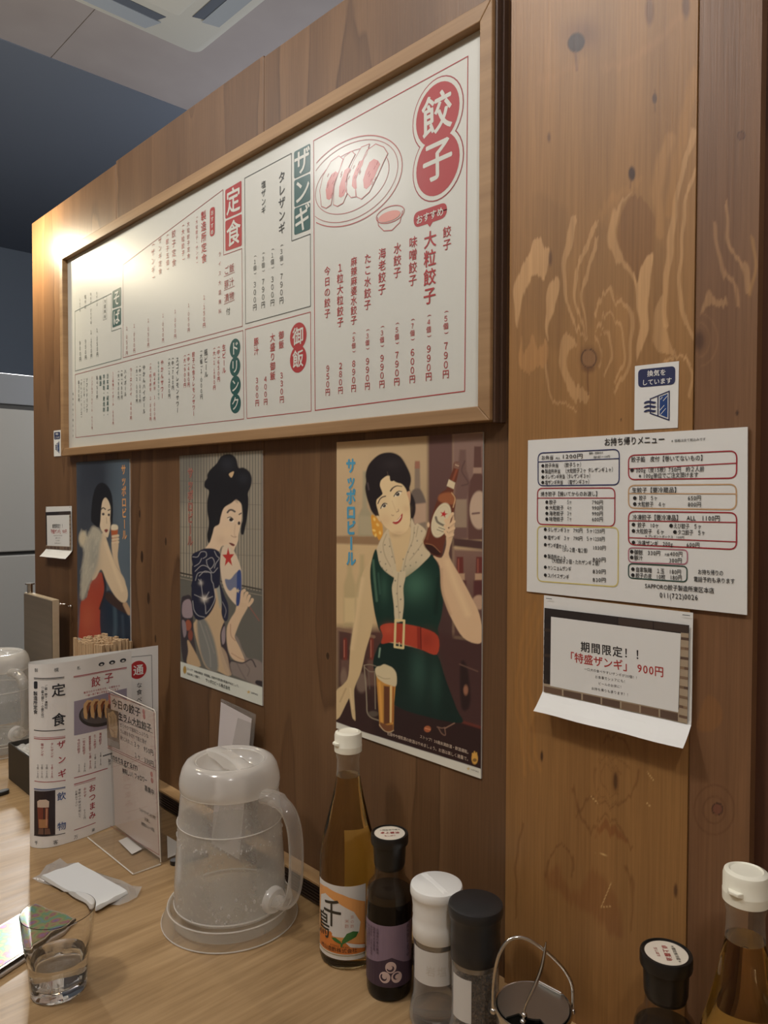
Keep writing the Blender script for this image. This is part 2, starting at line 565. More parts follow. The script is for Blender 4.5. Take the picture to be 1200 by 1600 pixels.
class Paint:
    def __init__(s, X, Y, gain):
        s.X = X; s.Y = Y; s.C = np.zeros((len(X), 3)); s.gain = gain; s.k = (1., 0., 0.)
    def zoom(s, k, ox, oy): s.k = (k, ox, oy); return s
    def calm(s): s.X, s.Y = s.A0
    def torn(s): s.X, s.Y = s.A1
    def tr(s, P):
        P = np.array(P, float); return P/s.k[0]+np.array([s.k[1], s.k[2]])
    def lc(s, c): return np.array([min(.97, lin(v)*s.gain) for v in c])
    def fill(s, c): s.C[:] = s.lc(c)
    def mixin(s, idx, a, col): s.C[idx] = s.C[idx]*(1-a[:, None])+col*a[:, None]
    def box(s, lo, hi): return np.nonzero((s.X >= lo[0]) & (s.X <= hi[0]) & (s.Y >= lo[1]) & (s.Y <= hi[1]))[0]
    def _segd(s, P, x, y, closed):
        N = len(P); best = np.full(len(x), 1e9); par = np.zeros(len(x))
        for i in range(N if closed else N-1):
            a = P[i]; b = P[(i+1) % N]; d = b-a; L2 = d@d
            t = np.clip(((x-a[0])*d[0]+(y-a[1])*d[1])/max(L2, 1e-12), 0, 1)
            q = np.hypot(x-a[0]-t*d[0], y-a[1]-t*d[1])
            up = q < best
            best[up] = q[up]; par[up] = (i+t[up])/max(1, N-1)
        return best, par
    def poly(s, pts, c, soft=.8, smooth=True, alpha=1.0, c2=None, axis=None):
        P = s.tr(pts)
        if smooth: P = smooth_closed(P)
        idx = s.box(P.min(0)-soft*2-1, P.max(0)+soft*2+1)
        if not len(idx): return
        x, y = s.X[idx], s.Y[idx]
        d, _ = s._segd(P, x, y, True)
        inside = np.zeros(len(x), bool); N = len(P)
        for i in range(N):
            a = P[i]; b = P[(i+1) % N]
            if a[1] == b[1]: continue
            hit = ((a[1] > y) != (b[1] > y)) & (x < (b[0]-a[0])*(y-a[1])/(b[1]-a[1])+a[0])
            inside ^= hit
        sd = np.where(inside, d, -d)
        al = np.clip(.5+sd/(2*soft), 0, 1)*alpha
        col = s.lc(c)
        if c2 is not None:
            A, B = s.tr([axis[0], axis[1]]); D = B-A
            t = np.clip(((x-A[0])*D[0]+(y-A[1])*D[1])/(D@D), 0, 1)[:, None]
            col = col*(1-t)+s.lc(c2)*t
        s.mixin(idx, al, col)
    def stroke(s, pts, w, c, soft=.6, alpha=1.0, smooth=True, taper=None):
        P = s.tr(pts); w = w/s.k[0]/2
        if smooth: P = smooth_open(P)
        idx = s.box(P.min(0)-w-soft*2-1, P.max(0)+w+soft*2+1)
        if not len(idx): return
        d, par = s._segd(P, s.X[idx], s.Y[idx], False)
        ww = w if taper is None else w*(taper[0]+(taper[1]-taper[0])*par)
        s.mixin(idx, np.clip(.5+(ww-d)/(2*soft), 0, 1)*alpha, s.lc(c))
    def ell(s, c, rx, ry, col, soft=.7, alpha=1.0, rot=0):
        c = s.tr([c])[0]; rx /= s.k[0]; ry /= s.k[0]; R = max(rx, ry)+soft*2+1
        idx = s.box(c-R, c+R)
        if not len(idx): return
        x = s.X[idx]-c[0]; y = s.Y[idx]-c[1]; a = math.radians(rot)
        u = x*math.cos(a)+y*math.sin(a); v = -x*math.sin(a)+y*math.cos(a)
        q = np.sqrt((u/rx)**2+(v/ry)**2)
        s.mixin(idx, np.clip(.5+(1-q)*min(rx, ry)/(2*soft), 0, 1)*alpha, s.lc(col))
    def blob(s, c, r, col, alpha=.6, ry=None):
        c = s.tr([c])[0]; r = r/s.k[0]; ry = (ry/s.k[0]) if ry else r
        q = ((s.X-c[0])/r)**2+((s.Y-c[1])/ry)**2
        idx = np.nonzero(q < 6)[0]
        if len(idx): s.mixin(idx, np.exp(-q[idx])*alpha, s.lc(col))
    def star(s, c, R, col, rot=0, rx=1.0):
        pts = []
        for i in range(10):
            r = R if i % 2 == 0 else R*.4
            a = math.radians(-90+36*i+rot)
            pts.append((c[0]+r*math.cos(a)*rx, c[1]+r*math.sin(a)))
        s.poly(pts, col, .5, smooth=False)

def inkcloth():
    m, nt, b, out = nodes('poster_print'); g = NT(nt)
    at = g.n('ShaderNodeVertexColor'); at.layer_name = 'Print'
    g.l(at.outputs[0], b.inputs['Base Color'])
    b.inputs['Roughness'].default_value = .45
    b.inputs['Specular IOR Level'].default_value = .3
    return m

def poster(name, label, x0, x1, z0, z1, nx, nz, painter, letters, gain, wave=None):
    yy = -.0022
    xs = np.linspace(x0, x1, nx+1); zs = np.linspace(z0, z1, nz+1)
    GX, GZ = np.meshgrid(xs, zs)
    X = GX.ravel(); Z = GZ.ravel(); Yw = np.full(len(X), yy)
    V = np.stack([X, Yw, Z], -1)
    q = V-CAM; d = q@_f
    px = 600+FPX*(q@_r)/d; py = 800-FPX*(q@_u)/d
    P = Paint(px, py, gain)
    painter(P)
    i = np.arange(nx*nz); r = i//nx; c = i % nx
    a = r*(nx+1)+c
    F = np.stack([a, a+1, a+nx+2, a+nx+1], -1)
    pr = Print(lambda uv, off: (uv[0], yy-off, uv[1]), lambda x, y: wallpt(x, y, yy)[[0, 2]])
    letters(pr)
    mb = MB(); nv = len(V)
    mats = pr.onto(mb, [inkm, mat('paper back', (.6, .58, .54), .7)])
    lv = np.array(mb.V).reshape(-1, 3)
    # backing sheet gives the paper its thickness
    bk = np.array([(x0, 0, z0), (x1, 0, z0), (x1, 0, z1), (x0, 0, z1), (x0, yy+4e-4, z0), (x1, yy+4e-4, z0), (x1, yy+4e-4, z1), (x0, yy+4e-4, z1)])
    AV = np.vstack([V, bk, lv]) if len(lv) else np.vstack([V, bk])
    org = np.array([(x0+x1)/2, 0, z0]); AV = AV-org
    b0 = nv
    faces = F.tolist()+[[b0+j for j in f] for f in ((0, 1, 2, 3), (4, 5, 6, 7), (0, 1, 5, 4), (1, 2, 6, 5), (2, 3, 7, 6), (3, 0, 4, 7))]
    mi = [0]*len(F)+[1]*6
    b0 = nv+8
    faces += [[b0+j for j in f] for f in mb.F]; mi += mb.M
    me = bpy.data.meshes.new(name)
    me.from_pydata([tuple(v) for v in AV], [], faces)
    for m in mats: me.materials.append(m)
    me.polygons.foreach_set('material_index', np.array(mi, np.int32))
    ca = me.color_attributes.new('Print', 'FLOAT_COLOR', 'POINT')
    buf = np.ones((len(AV), 4), np.float32); buf[:nv, :3] = P.C
    ca.data.foreach_set('color', buf.ravel())
    me.update()
    o = bpy.data.objects.new(name, me); COL.objects.link(o); o.location = org
    return tag(o, label, 'poster')
inkm = inkcloth()

def veneer_mat():
    m, nt, b, out = nodes('veneer'); g = NT(nt)
    at = g.n('ShaderNodeVertexColor'); at.layer_name = 'Print'
    tc = g.n('ShaderNodeTexCoord').outputs['Object']
    gr = g.noise(g.vmath('MULTIPLY', tc, (420, 1, 8)).outputs[0], 1, 3, .65)
    g2 = g.noise(g.vmath('MULTIPLY', tc, (60, 1, 3.5)).outputs[0], 1, 3, .6)
    c = g.mix(.38, at.outputs[0], g.ramp(gr, [(.3, (.5, .47, .44)), (.62, (1.06, 1.06, 1.06))]), 'MULTIPLY')
    c = g.mix(.45, c, g.ramp(g2, [(.3, (.72, .70, .68)), (.65, (1.08, 1.08, 1.08))]), 'MULTIPLY')
    g.l(c, b.inputs['Base Color'])
    b.inputs['Roughness'].default_value = .46; b.inputs['Specular IOR Level'].default_value = .48
    g.l(g.bump(gr, .35, .0006), b.inputs['Normal'])
    return m
def veneer(name, mats, x0, x1, yf, yb, z0, z1, gz0, gz1, nx, nz, painter, gain):
    xs = np.linspace(x0, x1, nx+1); zs = np.linspace(gz0, gz1, nz+1)
    GX, GZ = np.meshgrid(xs, zs); X = GX.ravel(); Z = GZ.ravel()
    V = np.stack([X, np.full(len(X), yf), Z], -1)
    q = V-CAM; d = q@_f
    P = Paint(600+FPX*(q@_r)/d, 800-FPX*(q@_u)/d, gain); P.W = (X, Z)
    # torn, serrated edges of the peeled veneer: every strip of fibres starts a little higher or lower
    rg = np.random.default_rng(11); j = rg.normal(0, 1, nx+1); j = np.convolve(j, [.25, .5, .25], 'same')+.8*np.convolve(rg.normal(0, 1, nx+1), np.ones(9)/4, 'same')
    P.A0 = (P.X, P.Y)
    P.Y = P.Y+np.tile(j, nz+1)*4.0; P.X = P.X+1.8*np.sin(Z*75+np.sin(X*90)*2)+1.0*np.sin(Z*190+X*60)
    P.A1 = (P.X, P.Y)
    painter(P)
    i = np.arange(nx*nz); r = i//nx; c = i % nx; a = r*(nx+1)+c
    F = np.stack([a, a+1, a+nx+2, a+nx+1], -1).tolist()
    nv = len(V)
    ex = []; fx = []
    def quad(p, n_): 
        k = nv+len(ex); ex.extend(p); fx.append(tuple(range(k, k+4)))
    if gz0 > z0: quad([(x0, yf, z0), (x1, yf, z0), (x1, yf, gz0), (x0, yf, gz0)], 0)
    if gz1 < z1: quad([(x0, yf, gz1), (x1, yf, gz1), (x1, yf, z1), (x0, yf, z1)], 0)
    quad([(x0, yb, z0), (x0, yf, z0), (x0, yf, z1), (x0, yb, z1)], 0); quad([(x1, yf, z0), (x1, yb, z0), (x1, yb, z1), (x1, yf, z1)], 0)
    quad([(x0, yf, z1), (x1, yf, z1), (x1, yb, z1), (x0, yb, z1)], 0); quad([(x1, yb, z0), (x0, yb, z0), (x0, yb, z1), (x1, yb, z1)], 0); quad([(x0, yf, z0), (x0, yb, z0), (x1, yb, z0), (x1, yf, z0)], 0)
    AV = np.vstack([V, np.array(ex)])
    me = bpy.data.meshes.new(name); me.from_pydata([tuple(v) for v in AV], [], F+fx); me.materials.append(mats)
    ca = me.color_attributes.new('Print', 'FLOAT_COLOR', 'POINT')
    buf = np.ones((len(AV), 4), np.float32); buf[:nv, :3] = P.C; buf[nv:, :3] = P.C.mean(0)
    ca.data.foreach_set('color', buf.ravel()); me.update()
    o = bpy.data.objects.new(name, me); COL.objects.link(o)
    return struct(o)
# ================================================================ THE SETTING
K = lambda px, py: tuple(wallpt(px, py)[[0, 2]])
def kn(px, py, sx, sz, amp, rc=0.0):
    x, z = K(px, py); return (x, z, sx, sz, amp, rc)
wood_l = plywood('plywood_dark', (.200, .106, .048, 1), (.142, .072, .032, 1), (.098, .048, .021, 1),
                 [kn(218, 803, .008, .016, .05, .5), kn(222, 870, .010, .020, .06, .6), kn(232, 935, .010, .020, .06, .6),
                  kn(243, 998, .008, .016, .05, .5), kn(259, 846, .008, .016, .05, .5), kn(512, 1025, .012, .018, .10, .3), kn(437, 760, .006, .014, .03, .0),
                  kn(300, 160, .02, .05, .10, 0)], bands=5, contrast=1.2, rough=.45, seed=3.1)
wood_r3 = plywood('plywood_stain', (.115, .048, .026, 1), (.088, .036, .02, 1), (.06, .024, .014, 1), [], bands=4, contrast=.6, rough=.45, seed=5.2)  # recessed corner panel has a darker reddish stain

X_END, X_STEP, X_P2, X_P3 = -1.8717, -.483, -.2890, -.2385
ZF, ZC, ZT = -.72, 1.90, 1.174
# partition of plywood panels, tops not quite level
b = MB()
cuts = [X_END, -1.42, -.93, X_STEP]
tops = [ZT-.002, ZT+.003, ZT]
for i in range(3):
    b.box(cuts[i]+(.0004 if i else 0), cuts[i+1]-.0004, 0, .03, ZF, tops[i])
struct(b.build('wall_left', wood_l, keep=True, bevel=.001))
vm = veneer_mat()
PALE = (172, 134, 90); BASE = (131, 95, 54); DRK = (60, 38, 25)
def wavy(P, k, c, lo=.0, hi=1.0, seed=0.0, f=(26, 3.2)):
    X, Z = P.W
    v = np.sin(X*f[0]*2+seed+2.2*np.sin(Z*f[1]+seed)+.8*np.sin(Z*f[1]*3.1+X*40))*.5+np.sin(X*f[0]*5.3+1.7*seed+1.2*np.sin(Z*f[1]*1.7))*.3
    a = np.clip((v+.8)/1.6, 0, 1)**2*k
    P.mixin(np.arange(len(X)), a, P.lc(c))
def paint_right(P):
    P.fill(BASE)
    wavy(P, .30, (150, 108, 62), seed=.4); wavy(P, .30, (108, 74, 40), seed=2.9, f=(17, 2.1))
    P.zoom(2.857, 780, 200)
    # pale early wood, level shapes
    P.blob((560, 700), 420, (150, 112, 66), .35, 520)
    P.poly([(150, 300), (330, 420), (290, 700), (340, 930), (210, 980), (120, 760), (130, 560)], (122, 88, 50), 6, alpha=.5); P.poly([(440, 460), (520, 480), (600, 700), (600, 820), (500, 720), (430, 820), (400, 900), (380, 720)], (124, 90, 52), 4, alpha=.6); P.poly([(660, 500), (760, 560), (720, 720), (680, 940), (640, 1040), (670, 760)], (124, 90, 52), 4, alpha=.5)
    P.poly([(75, 885), (68, 760), (85, 640), (130, 560), (148, 498), (170, 506), (188, 505), (205, 540), (226, 552), (222, 605), (188, 685), (150, 655), (130, 705), (98, 780), (84, 860)], PALE, 1.2, alpha=.95)
    P.poly([(215, 965), (212, 760), (225, 685), (255, 660), (264, 720), (247, 800), (228, 880)], PALE, 1.0, alpha=.95)
    P.stroke([(330, 400), (306, 540), (290, 680), (304, 800), (345, 892), (390, 948)], 24, PALE, .8, .62, taper=(1.2, .25))
    P.stroke([(432, 430), (372, 570), (340, 700), (350, 830), (392, 940)], 17, PALE, .7, .62, taper=(1.4, .3))
    P.stroke([(440, 500), (402, 640), (372, 730), (376, 840), (397, 935)], 12, PALE, .7, .62, taper=(1.5, .3))
    P.poly([(588, 285), (545, 355), (524, 460), (540, 560), (600, 645), (606, 705), (580, 645), (512, 585), (482, 535), (498, 440), (520, 360)], PALE, 1.4, alpha=.6)
    P.poly([(592, 300), (662, 350), (692, 440), (690, 560), (642, 640), (620, 684), (590, 622), (545, 570), (530, 480), (550, 380)], (120, 84, 46), 1.4)
    P.poly([(600, 645), (620, 692), (652, 600), (686, 556), (686, 640), (662, 760), (662, 900), (642, 1000), (616, 1040), (624, 900), (606, 760)], PALE, 1.0, alpha=.95)
    P.stroke([(866, 10), (806, 250), (780, 420), (746, 640), (734, 760), (748, 880)], 24, PALE, 1.0, .6); P.stroke([(876, 180), (828, 380), (806, 600), (812, 760), (836, 880), (866, 936)], 17, PALE, .8, .62, taper=(.7, 1.3))
    P.stroke([(765, 40), (706, 240), (706, 340), (722, 470)], 44, (152, 112, 66), 3, .6); P.stroke([(620, 240), (520, 310), (450, 400)], 34, (148, 108, 62), 3, .5)
    P.poly([(690, 835), (720, 740), (742, 850), (762, 960), (792, 1012), (740, 1004), (690, 960)], PALE, 1.1, alpha=.6)
    for a, w_ in (([(428, 840), (455, 770), (490, 728), (515, 770), (548, 776), (590, 826), (592, 960), (568, 1080), (520, 1165)], 15), ([(440, 905), (470, 850), (500, 838), (548, 896), (556, 1020), (522, 1120)], 11), ([(462, 915), (488, 928), (496, 1030), (470, 1105)], 10), ([(436, 930), (452, 1000), (440, 1080)], 6)):
        P.stroke(a, w_, PALE, .7, .6)
    P.poly([(300, 925), (346, 950), (312, 1000), (310, 1080), (350, 1150), (392, 1180), (384, 1228), (312, 1192), (272, 1090), (270, 1000)], PALE, 1.1, alpha=.6)
    P.stroke([(205, 960), (208, 1120), (255, 1220), (340, 1250)], 10, PALE, 1, .6); P.poly([(92, 920), (110, 1000), (150, 915), (172, 1000), (206, 950), (206, 1065), (100, 1070)], (156, 114, 68), 1.2, alpha=.8)
    P.stroke([(832, 1035), (862, 1100), (856, 1200)], 12, PALE, .9, .7); P.stroke([(738, 1040), (800, 1020), (850, 1052)], 12, PALE, .9, .7)
    P.calm()
    P.ell((400, 1030), 46, 58, (104, 72, 40), 4, .6); P.ell((400, 1028), 33, 41, (122, 88, 56), .8); P.stroke(ellpx(400, 1028, 33, 41, 0, n=20), 5, (62, 40, 26), .5, .9); P.stroke([(396, 1075), (394, 1120), (398, 1190)], 7, (96, 62, 34), 1, .8)
    P.ell((398, 1075), 26, 14, (92, 60, 34), 2, .6)
    P.ell((592, 204), 15, 32, DRK, 1.2); P.stroke([(588, 230), (585, 270)], 7, (96, 64, 36), 1, .6); P.ell((228, 580), 8, 34, (84, 56, 34), 1.2, .8); P.ell((222, 42), 7, 22, (88, 58, 34), 1.2, .8)
    P.ell((544, 1302), 3, 6, DRK, .5)
    P.zoom(2.286, 700, 0)
    P.blob((480, 120), 70, (92, 58, 36), .7, 60); P.ell((458, 152), 30, 36, (48, 30, 24), 1.2, rot=20); P.stroke([(455, 190), (460, 250)], 10, (88, 56, 34), 1.2, .7)
    P.ell((738, 352), 8, 18, (66, 42, 28), .8); P.stroke([(738, 320), (740, 400)], 5, (92, 62, 38), 1, .6); P.ell((720, 40), 16, 50, (86, 54, 34), 2, .7); P.ell((850, 20), 14, 46, (76, 46, 32), 2, .7)
    P.torn()
    P.stroke([(560, 250), (700, 190), (830, 60)], 26, (146, 104, 62), 4, .35); P.stroke([(330, 300), (480, 220)], 24, (146, 104, 62), 4, .25); P.stroke([(890, 250), (820, 560), (790, 760)], 36, (152, 110, 60), 3, .5)
    P.zoom(2.857, 780, 940)
    for rx_, ry_ in ((52, 64), (80, 100)): P.stroke(ellpx(505, 800, rx_, ry_, 0, 60, 330, n=20), 5, (100, 66, 34), 1, .5)
    P.calm(); P.ell((519, 802), 8, 36, (46, 28, 18), .8); P.ell((519, 802), 16, 52, (92, 60, 30), 2, .5)
    P.torn(); dk_ = (98, 64, 32)
    for a in ([(410, 1040), (440, 985), (480, 962), (520, 990), (560, 1060), (590, 1110)], [(200, 1230), (225, 1140), (280, 1092), (320, 1130), (330, 1210)], [(350, 960), (400, 880), (440, 900), (520, 910), (600, 850), (615, 760)], [(100, 980), (80, 1150), (70, 1400)], [(470, 640), (500, 600), (560, 620), (580, 680)], [(560, 1180), (600, 1300), (590, 1480)], [(330, 820), (360, 940), (410, 1040)]):
        P.stroke(a, 9, dk_, 1.2, .6)
    P.poly([(430, 1050), (470, 985), (520, 1010), (570, 1080), (540, 1060), (480, 1030)], (112, 68, 34), 2, alpha=.7); P.poly([(200, 1250), (260, 1180), (300, 1250), (360, 1300), (420, 1200), (520, 1330), (540, 1500), (400, 1400)], (110, 66, 34), 5, alpha=.45)
    for x in (90, 120, 150): P.stroke([(x+40, 20), (x-10, 300), (x, 560), (x+30, 760)], 12, (150, 106, 54), 2, .5)
    P.calm(); P.ell((190, 690), 6, 22, (60, 38, 24), .8); P.ell((788, 1290), 8, 30, (70, 44, 26), 1, .9); P.ell((866, 515), 20, 26, (34, 24, 20), 1)
    for a in ([(410, 870), (440, 900)], [(500, 1255), (455, 1364), (500, 1360)], [(430, 1120), (490, 1135)], [(660, 900), (675, 915)], [(910, 575), (945, 580)], [(660, 760), (690, 800)]): P.stroke(a, 3, (206, 176, 120), .4, .7, smooth=False)
def paint_strip(P):
    P.fill((110, 79, 54))
    wavy(P, .35, (126, 90, 58), seed=5.1, f=(40, 2.4)); wavy(P, .25, (92, 60, 38), seed=1.2, f=(60, 1.7))
    P.zoom(2.857, 780, 200)
    P.stroke([(1010, 330), (1030, 520), (1090, 620), (1112, 740)], 20, (150, 114, 78), 1.2, .8, taper=(.5, 1.3)); P.stroke([(965, 430), (985, 560), (1005, 650), (1050, 700), (1060, 790)], 18, (144, 108, 74), 1.2, .8)
    P.poly([(905, 835), (918, 770), (935, 730), (950, 756), (1000, 756), (1010, 800), (980, 785), (940, 800)], (150, 114, 78), 1.4, alpha=.8); P.stroke([(1130, 500), (1140, 640), (1120, 760)], 14, (150, 112, 68), 1.5, .7)
    P.calm(); P.ell((893, 950), 26, 46, (88, 60, 40), 3, .9); P.ell((893, 950), 16, 30, (76, 50, 34), 2, .8)
    for rx_, ry_ in ((55, 80), (90, 120)): P.stroke(ellpx(885, 945, rx_, ry_, 0, -80, 80, n=16), 6, (132, 96, 64), 1.2, .5)
    P.ell((1080, 34), 17, 19, (96, 64, 44), .8); P.stroke(ellpx(1080, 34, 17, 19, 0, n=14), 4, (62, 40, 28), .6, .8); P.ell((1062, 1272), 7, 10, (56, 36, 26), .7)
    P.zoom(2.857, 780, 940)
    for rx_, ry_ in ((50, 60), (90, 110)): P.stroke(ellpx(960, 930, rx_, ry_, 0, n=24), 6, (84, 52, 32), 1.3, .5)
    P.ell((974, 926), 24, 26, (104, 66, 50), .8); P.stroke(ellpx(974, 926, 24, 26, 0, n=16), 5, (50, 32, 26), .5, .9)
    P.poly([(880, 560), (930, 420), (990, 470), (990, 540), (940, 580)], (126, 86, 48), 2, alpha=.5)
def ellpx(cx, cy, rx, ry, rot, a0=0, a1=360, n=48):
    o = []; t = math.radians(rot)
    for k in range(n+1):
        a = math.radians(a0+(a1-a0)*k/n)
        x, y = rx*math.cos(a), ry*math.sin(a)
        o.append((cx+x*math.cos(t)-y*math.sin(t), cy+x*math.sin(t)+y*math.cos(t)))
    return o
veneer('wall_right', vm, X_STEP, X_P2-.0006, -.006, .03, ZF, ZT+.55, .02, 1.16, 210, 760, paint_right, 1.42)
veneer('wall_strip', vm, X_P2, X_P3, -.0045, .03, ZF, ZT+.55, .02, 1.10, 60, 720, paint_strip, 1.3)
b = MB(); b.box(X_P3, 1.6, .006, .03, ZF, ZT+.55)
struct(b.build('wall_corner', wood_r3, keep=True))
# the room shell further off
ceil_m, nt, pb, out = nodes('ceiling_board'); g = NT(nt)
tc = g.n('ShaderNodeTexCoord').outputs['Object']
g.l(g.ramp(g.noise(tc, 3, 3, .6), [(.3, (.34, .31, .32)), (.7, (.40, .37, .38))]), pb.inputs['Base Color']); pb.inputs['Roughness'].default_value = .8
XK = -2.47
b = MB(); b.box(-4.6, XK, -2.6, 2.6, ZC-.003, ZC+.05); struct(b.build('ceiling_shaded', mat('shaded ceiling', (.16, .19, .25), .8), keep=True))  # ceiling shade beyond this edge is put into the darker colour
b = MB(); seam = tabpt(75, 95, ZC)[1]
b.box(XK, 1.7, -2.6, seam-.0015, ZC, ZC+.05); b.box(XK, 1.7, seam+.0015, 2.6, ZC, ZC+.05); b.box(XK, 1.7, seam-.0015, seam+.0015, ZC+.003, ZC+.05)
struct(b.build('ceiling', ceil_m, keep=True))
b = MB(); b.box(-4.6, 1.7, -2.6, 2.6, ZF-.05, ZF); struct(b.build('floor', plankwood('floor_board', (.12, .08, .05), (.2, .14, .09), 'y', .4), keep=True))
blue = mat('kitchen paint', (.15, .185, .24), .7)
cream = mat('room paint', (.45, .38, .30), .8)
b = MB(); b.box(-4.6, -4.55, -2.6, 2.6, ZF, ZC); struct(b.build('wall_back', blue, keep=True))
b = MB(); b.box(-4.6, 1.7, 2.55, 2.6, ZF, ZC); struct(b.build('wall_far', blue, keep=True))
b = MB(); b.box(-4.6, 1.7, -2.6, -2.55, ZF, ZC); struct(b.build('wall_front', cream, keep=True))
b = MB(); b.box(1.65, 1.7, -2.6, 2.6, ZF, ZC); struct(b.build('wall_side', cream, keep=True))

# ledge along the foot of the wall: pale top, dark ribbed front
tan = plankwood('ledge_wood', (.40, .24, .11), (.55, .36, .18), 'y', 1.0, .45)
ribm = mat('ledge ribs', (.035, .02, .014), .45)
b = MB(); b.box(X_END, 1.5, -.0225, -.006 if False else 0.0, .0275, .0315); struct(b.build('trim_1', tan, keep=True, bevel=.0008))
b = MB()
for k in range(6):
    z = .0022+k*.0043
    b.box(X_END, 1.5, -.0215, -.001, z, z+.0026)
b.box(X_END, 1.5, -.0190, -.001, 0.0005, .0272)
struct(b.build('trim_2', ribm, keep=True))

# ---------------------------------------------------------------- table
tabm, nt, pb, out = nodes('table_wood'); g = NT(nt)
tc = g.n('ShaderNodeTexCoord').outputs['Object']
n1 = g.noise(g.vmath('MULTIPLY', tc, (130, 7, 5)).outputs[0], 1, 3, .65)
n2 = g.noise(g.vmath('MULTIPLY', tc, (16, 2.2, 1)).outputs[0], 1, 3, .6, .8)
n3 = g.noise(tc, 5, 3, .6)
f = g.math('ADD', g.math('ADD', g.math('MULTIPLY', n1, .52), g.math('MULTIPLY', n2, .34)), g.math('MULTIPLY', n3, .2))
g.l(g.ramp(f, [(.34, (.22, .132, .056)), (.52, (.355, .226, .106)), (.7, (.47, .315, .160))]), pb.inputs['Base Color'])
g.l(g.math('MULTIPLY_ADD', n2, .25, .27), pb.inputs['Roughness'])
g.l(g.bump(n1, .18, .0005), pb.inputs['Normal'])
T = thing('dining_table', 'long tan wood grain dining table along the plywood wall', 'table', (-.7, -.4, ZF))
b = MB(); b.box(-1.90, 1.0, -.80, -.0005, -.03, 0); b.build('tabletop', tabm, T, bevel=.002)
for x in (-1.8, .9):
    for y in (-.72, -.08):
        b = MB(); b.box(x-.03, x+.03, y-.03, y+.03, ZF, -.03); b.build('leg', ribm, T)

# ---------------------------------------------------------------- far left: refrigerator, folded counter flap
fr = mat('fridge steel', (.50, .50, .48), .32, .25)
frd = mat('fridge gap', (.06, .06, .06), .6)
fx, fy0, fy1 = -2.95, -.10, 1.1
R = thing('refrigerator', 'tall pale grey kitchen refrigerator standing beyond the end of the plywood wall', 'refrigerator', (fx-.3, .5, ZF))
zt = .547+(769-585)/1191*2.75
b = MB(); b.box(fx-.65, fx-.02, fy0, fy1, ZF+.05, zt); b.build('cabinet', fr, R, bevel=.004)
def zat(py): return .547+(769-py)/1191*2.66
b = MB(); b.box(fx-.02, fx+.005, fy0, fy1, zat(628), zt); b.build('top_panel', mat('fridge top', (.30, .32, .35), .35, .2), R, bevel=.003)
b = MB(); b.box(fx-.02, fx+.012, fy0, fy1, zat(868), zat(636)); b.build('door', fr, R, bevel=.004)
b = MB(); b.box(fx-.02, fx+.012, fy0, fy1, ZF+.08, zat(874)); b.build('door', fr, R, bevel=.004)
b = MB(); b.box(fx-.021, fx-.005, fy0+.01, fy1-.01, ZF+.08, zt-.01); b.build('gasket', frd, R)

flapm = plankwood('flap_face', (.13, .105, .078), (.19, .155, .115), 'z', .6, .55)
flape = plankwood('flap_edge', (.44, .35, .235), (.55, .45, .31), 'z', .8, .5)
Fp = thing('counter_flap', 'folded up grey brown counter flap hooked against the wall end', 'counter flap', (-1.73, -.04, 0))
b = MB(); b.box(-1.812, -1.643, -.0455, -.0440, .0005, .315); b.build('face', flapm, Fp, bevel=.0004)
b = MB(); b.box(-1.812, -1.642, -.0438, -.0300, .0005, .317); b.build('core', flape, Fp, bevel=.0008)
steel = mat('chrome', (.62, .60, .57), .16, 1.0)
b = MB(); kx = wallpt(46, 925, -.038)[0]
b.lathe([(.006, .3172), (.006, .335), (.010, .336), (.010, .339)], 16, kx, -.037); b.build('knob', steel, Fp, smooth=True)
hk = wallpt(95, 944, -.03); he = wallpt(113, 947, 0)
b = MB(); b.tube([(hk[0], -.031, hk[2]), (hk[0]+.006, -.024, hk[2]), (he[0]-.004, -.008, he[2]), (he[0], -.003, he[2])], .0012, 8); b.ball((hk[0]+.0, -.0305, hk[2]), .003); b.ball((he[0], -.003, he[2]), .0035)
b.build('hook', steel, Fp, smooth=True)

# ---------------------------------------------------------------- ceiling air conditioner
acm = mat('air conditioner plastic', (.62, .62, .58), .45)
acd = mat('air conditioner slot', (.10, .12, .16), .6)
ax0, ay1, S = -2.100, .572, .95
A = thing('air_conditioner', 'white four way cassette air conditioner recessed into the ceiling', 'air conditioner', (ax0+S/2, ay1-S/2, ZC-.035))
def rr(x0, x1, y0, y1, r, z, n=8):
    o = []
    for cx, cy, a in ((x1-r, y1-r, 0), (x0+r, y1-r, 90), (x0+r, y0+r, 180), (x1-r, y0+r, 270)):
        for k in range(n+1):
            t = math.radians(a+90*k/n); o.append((cx+r*math.cos(t), cy+r*math.sin(t), z))
    return o
def loft(b, rings):
    n = len(rings[0]); vs = [p for r_ in rings for p in r_]
    fs = [(j*n+i, j*n+(i+1) % n, (j+1)*n+(i+1) % n, (j+1)*n+i) for j in range(len(rings)-1) for i in range(n)]
    return b.add(vs, fs+[tuple(range(n-1, -1, -1)), tuple((len(rings)-1)*n+i for i in range(n))])
x0, x1, y0, y1 = ax0, ax0+S, ay1-S, ay1
b = MB(); loft(b, [rr(x0, x1, y0, y1, .035, ZC-.0005), rr(x0, x1, y0, y1, .035, ZC-.018), rr(x0+.014, x1-.014, y0+.014, y1-.014, .03, ZC-.033)])
b.build('panel', acm, A, smooth=True)
b = MB(); loft(b, [rr(x0+.15, x1-.15, y0+.15, y1-.15, .01, ZC-.033), rr(x0+.15, x1-.15, y0+.15, y1-.15, .01, ZC-.0375), rr(x0+.154, x1-.154, y0+.154, y1-.154, .01, ZC-.0392)])
gr = b.build('intake_grille', acm, A, smooth=True)
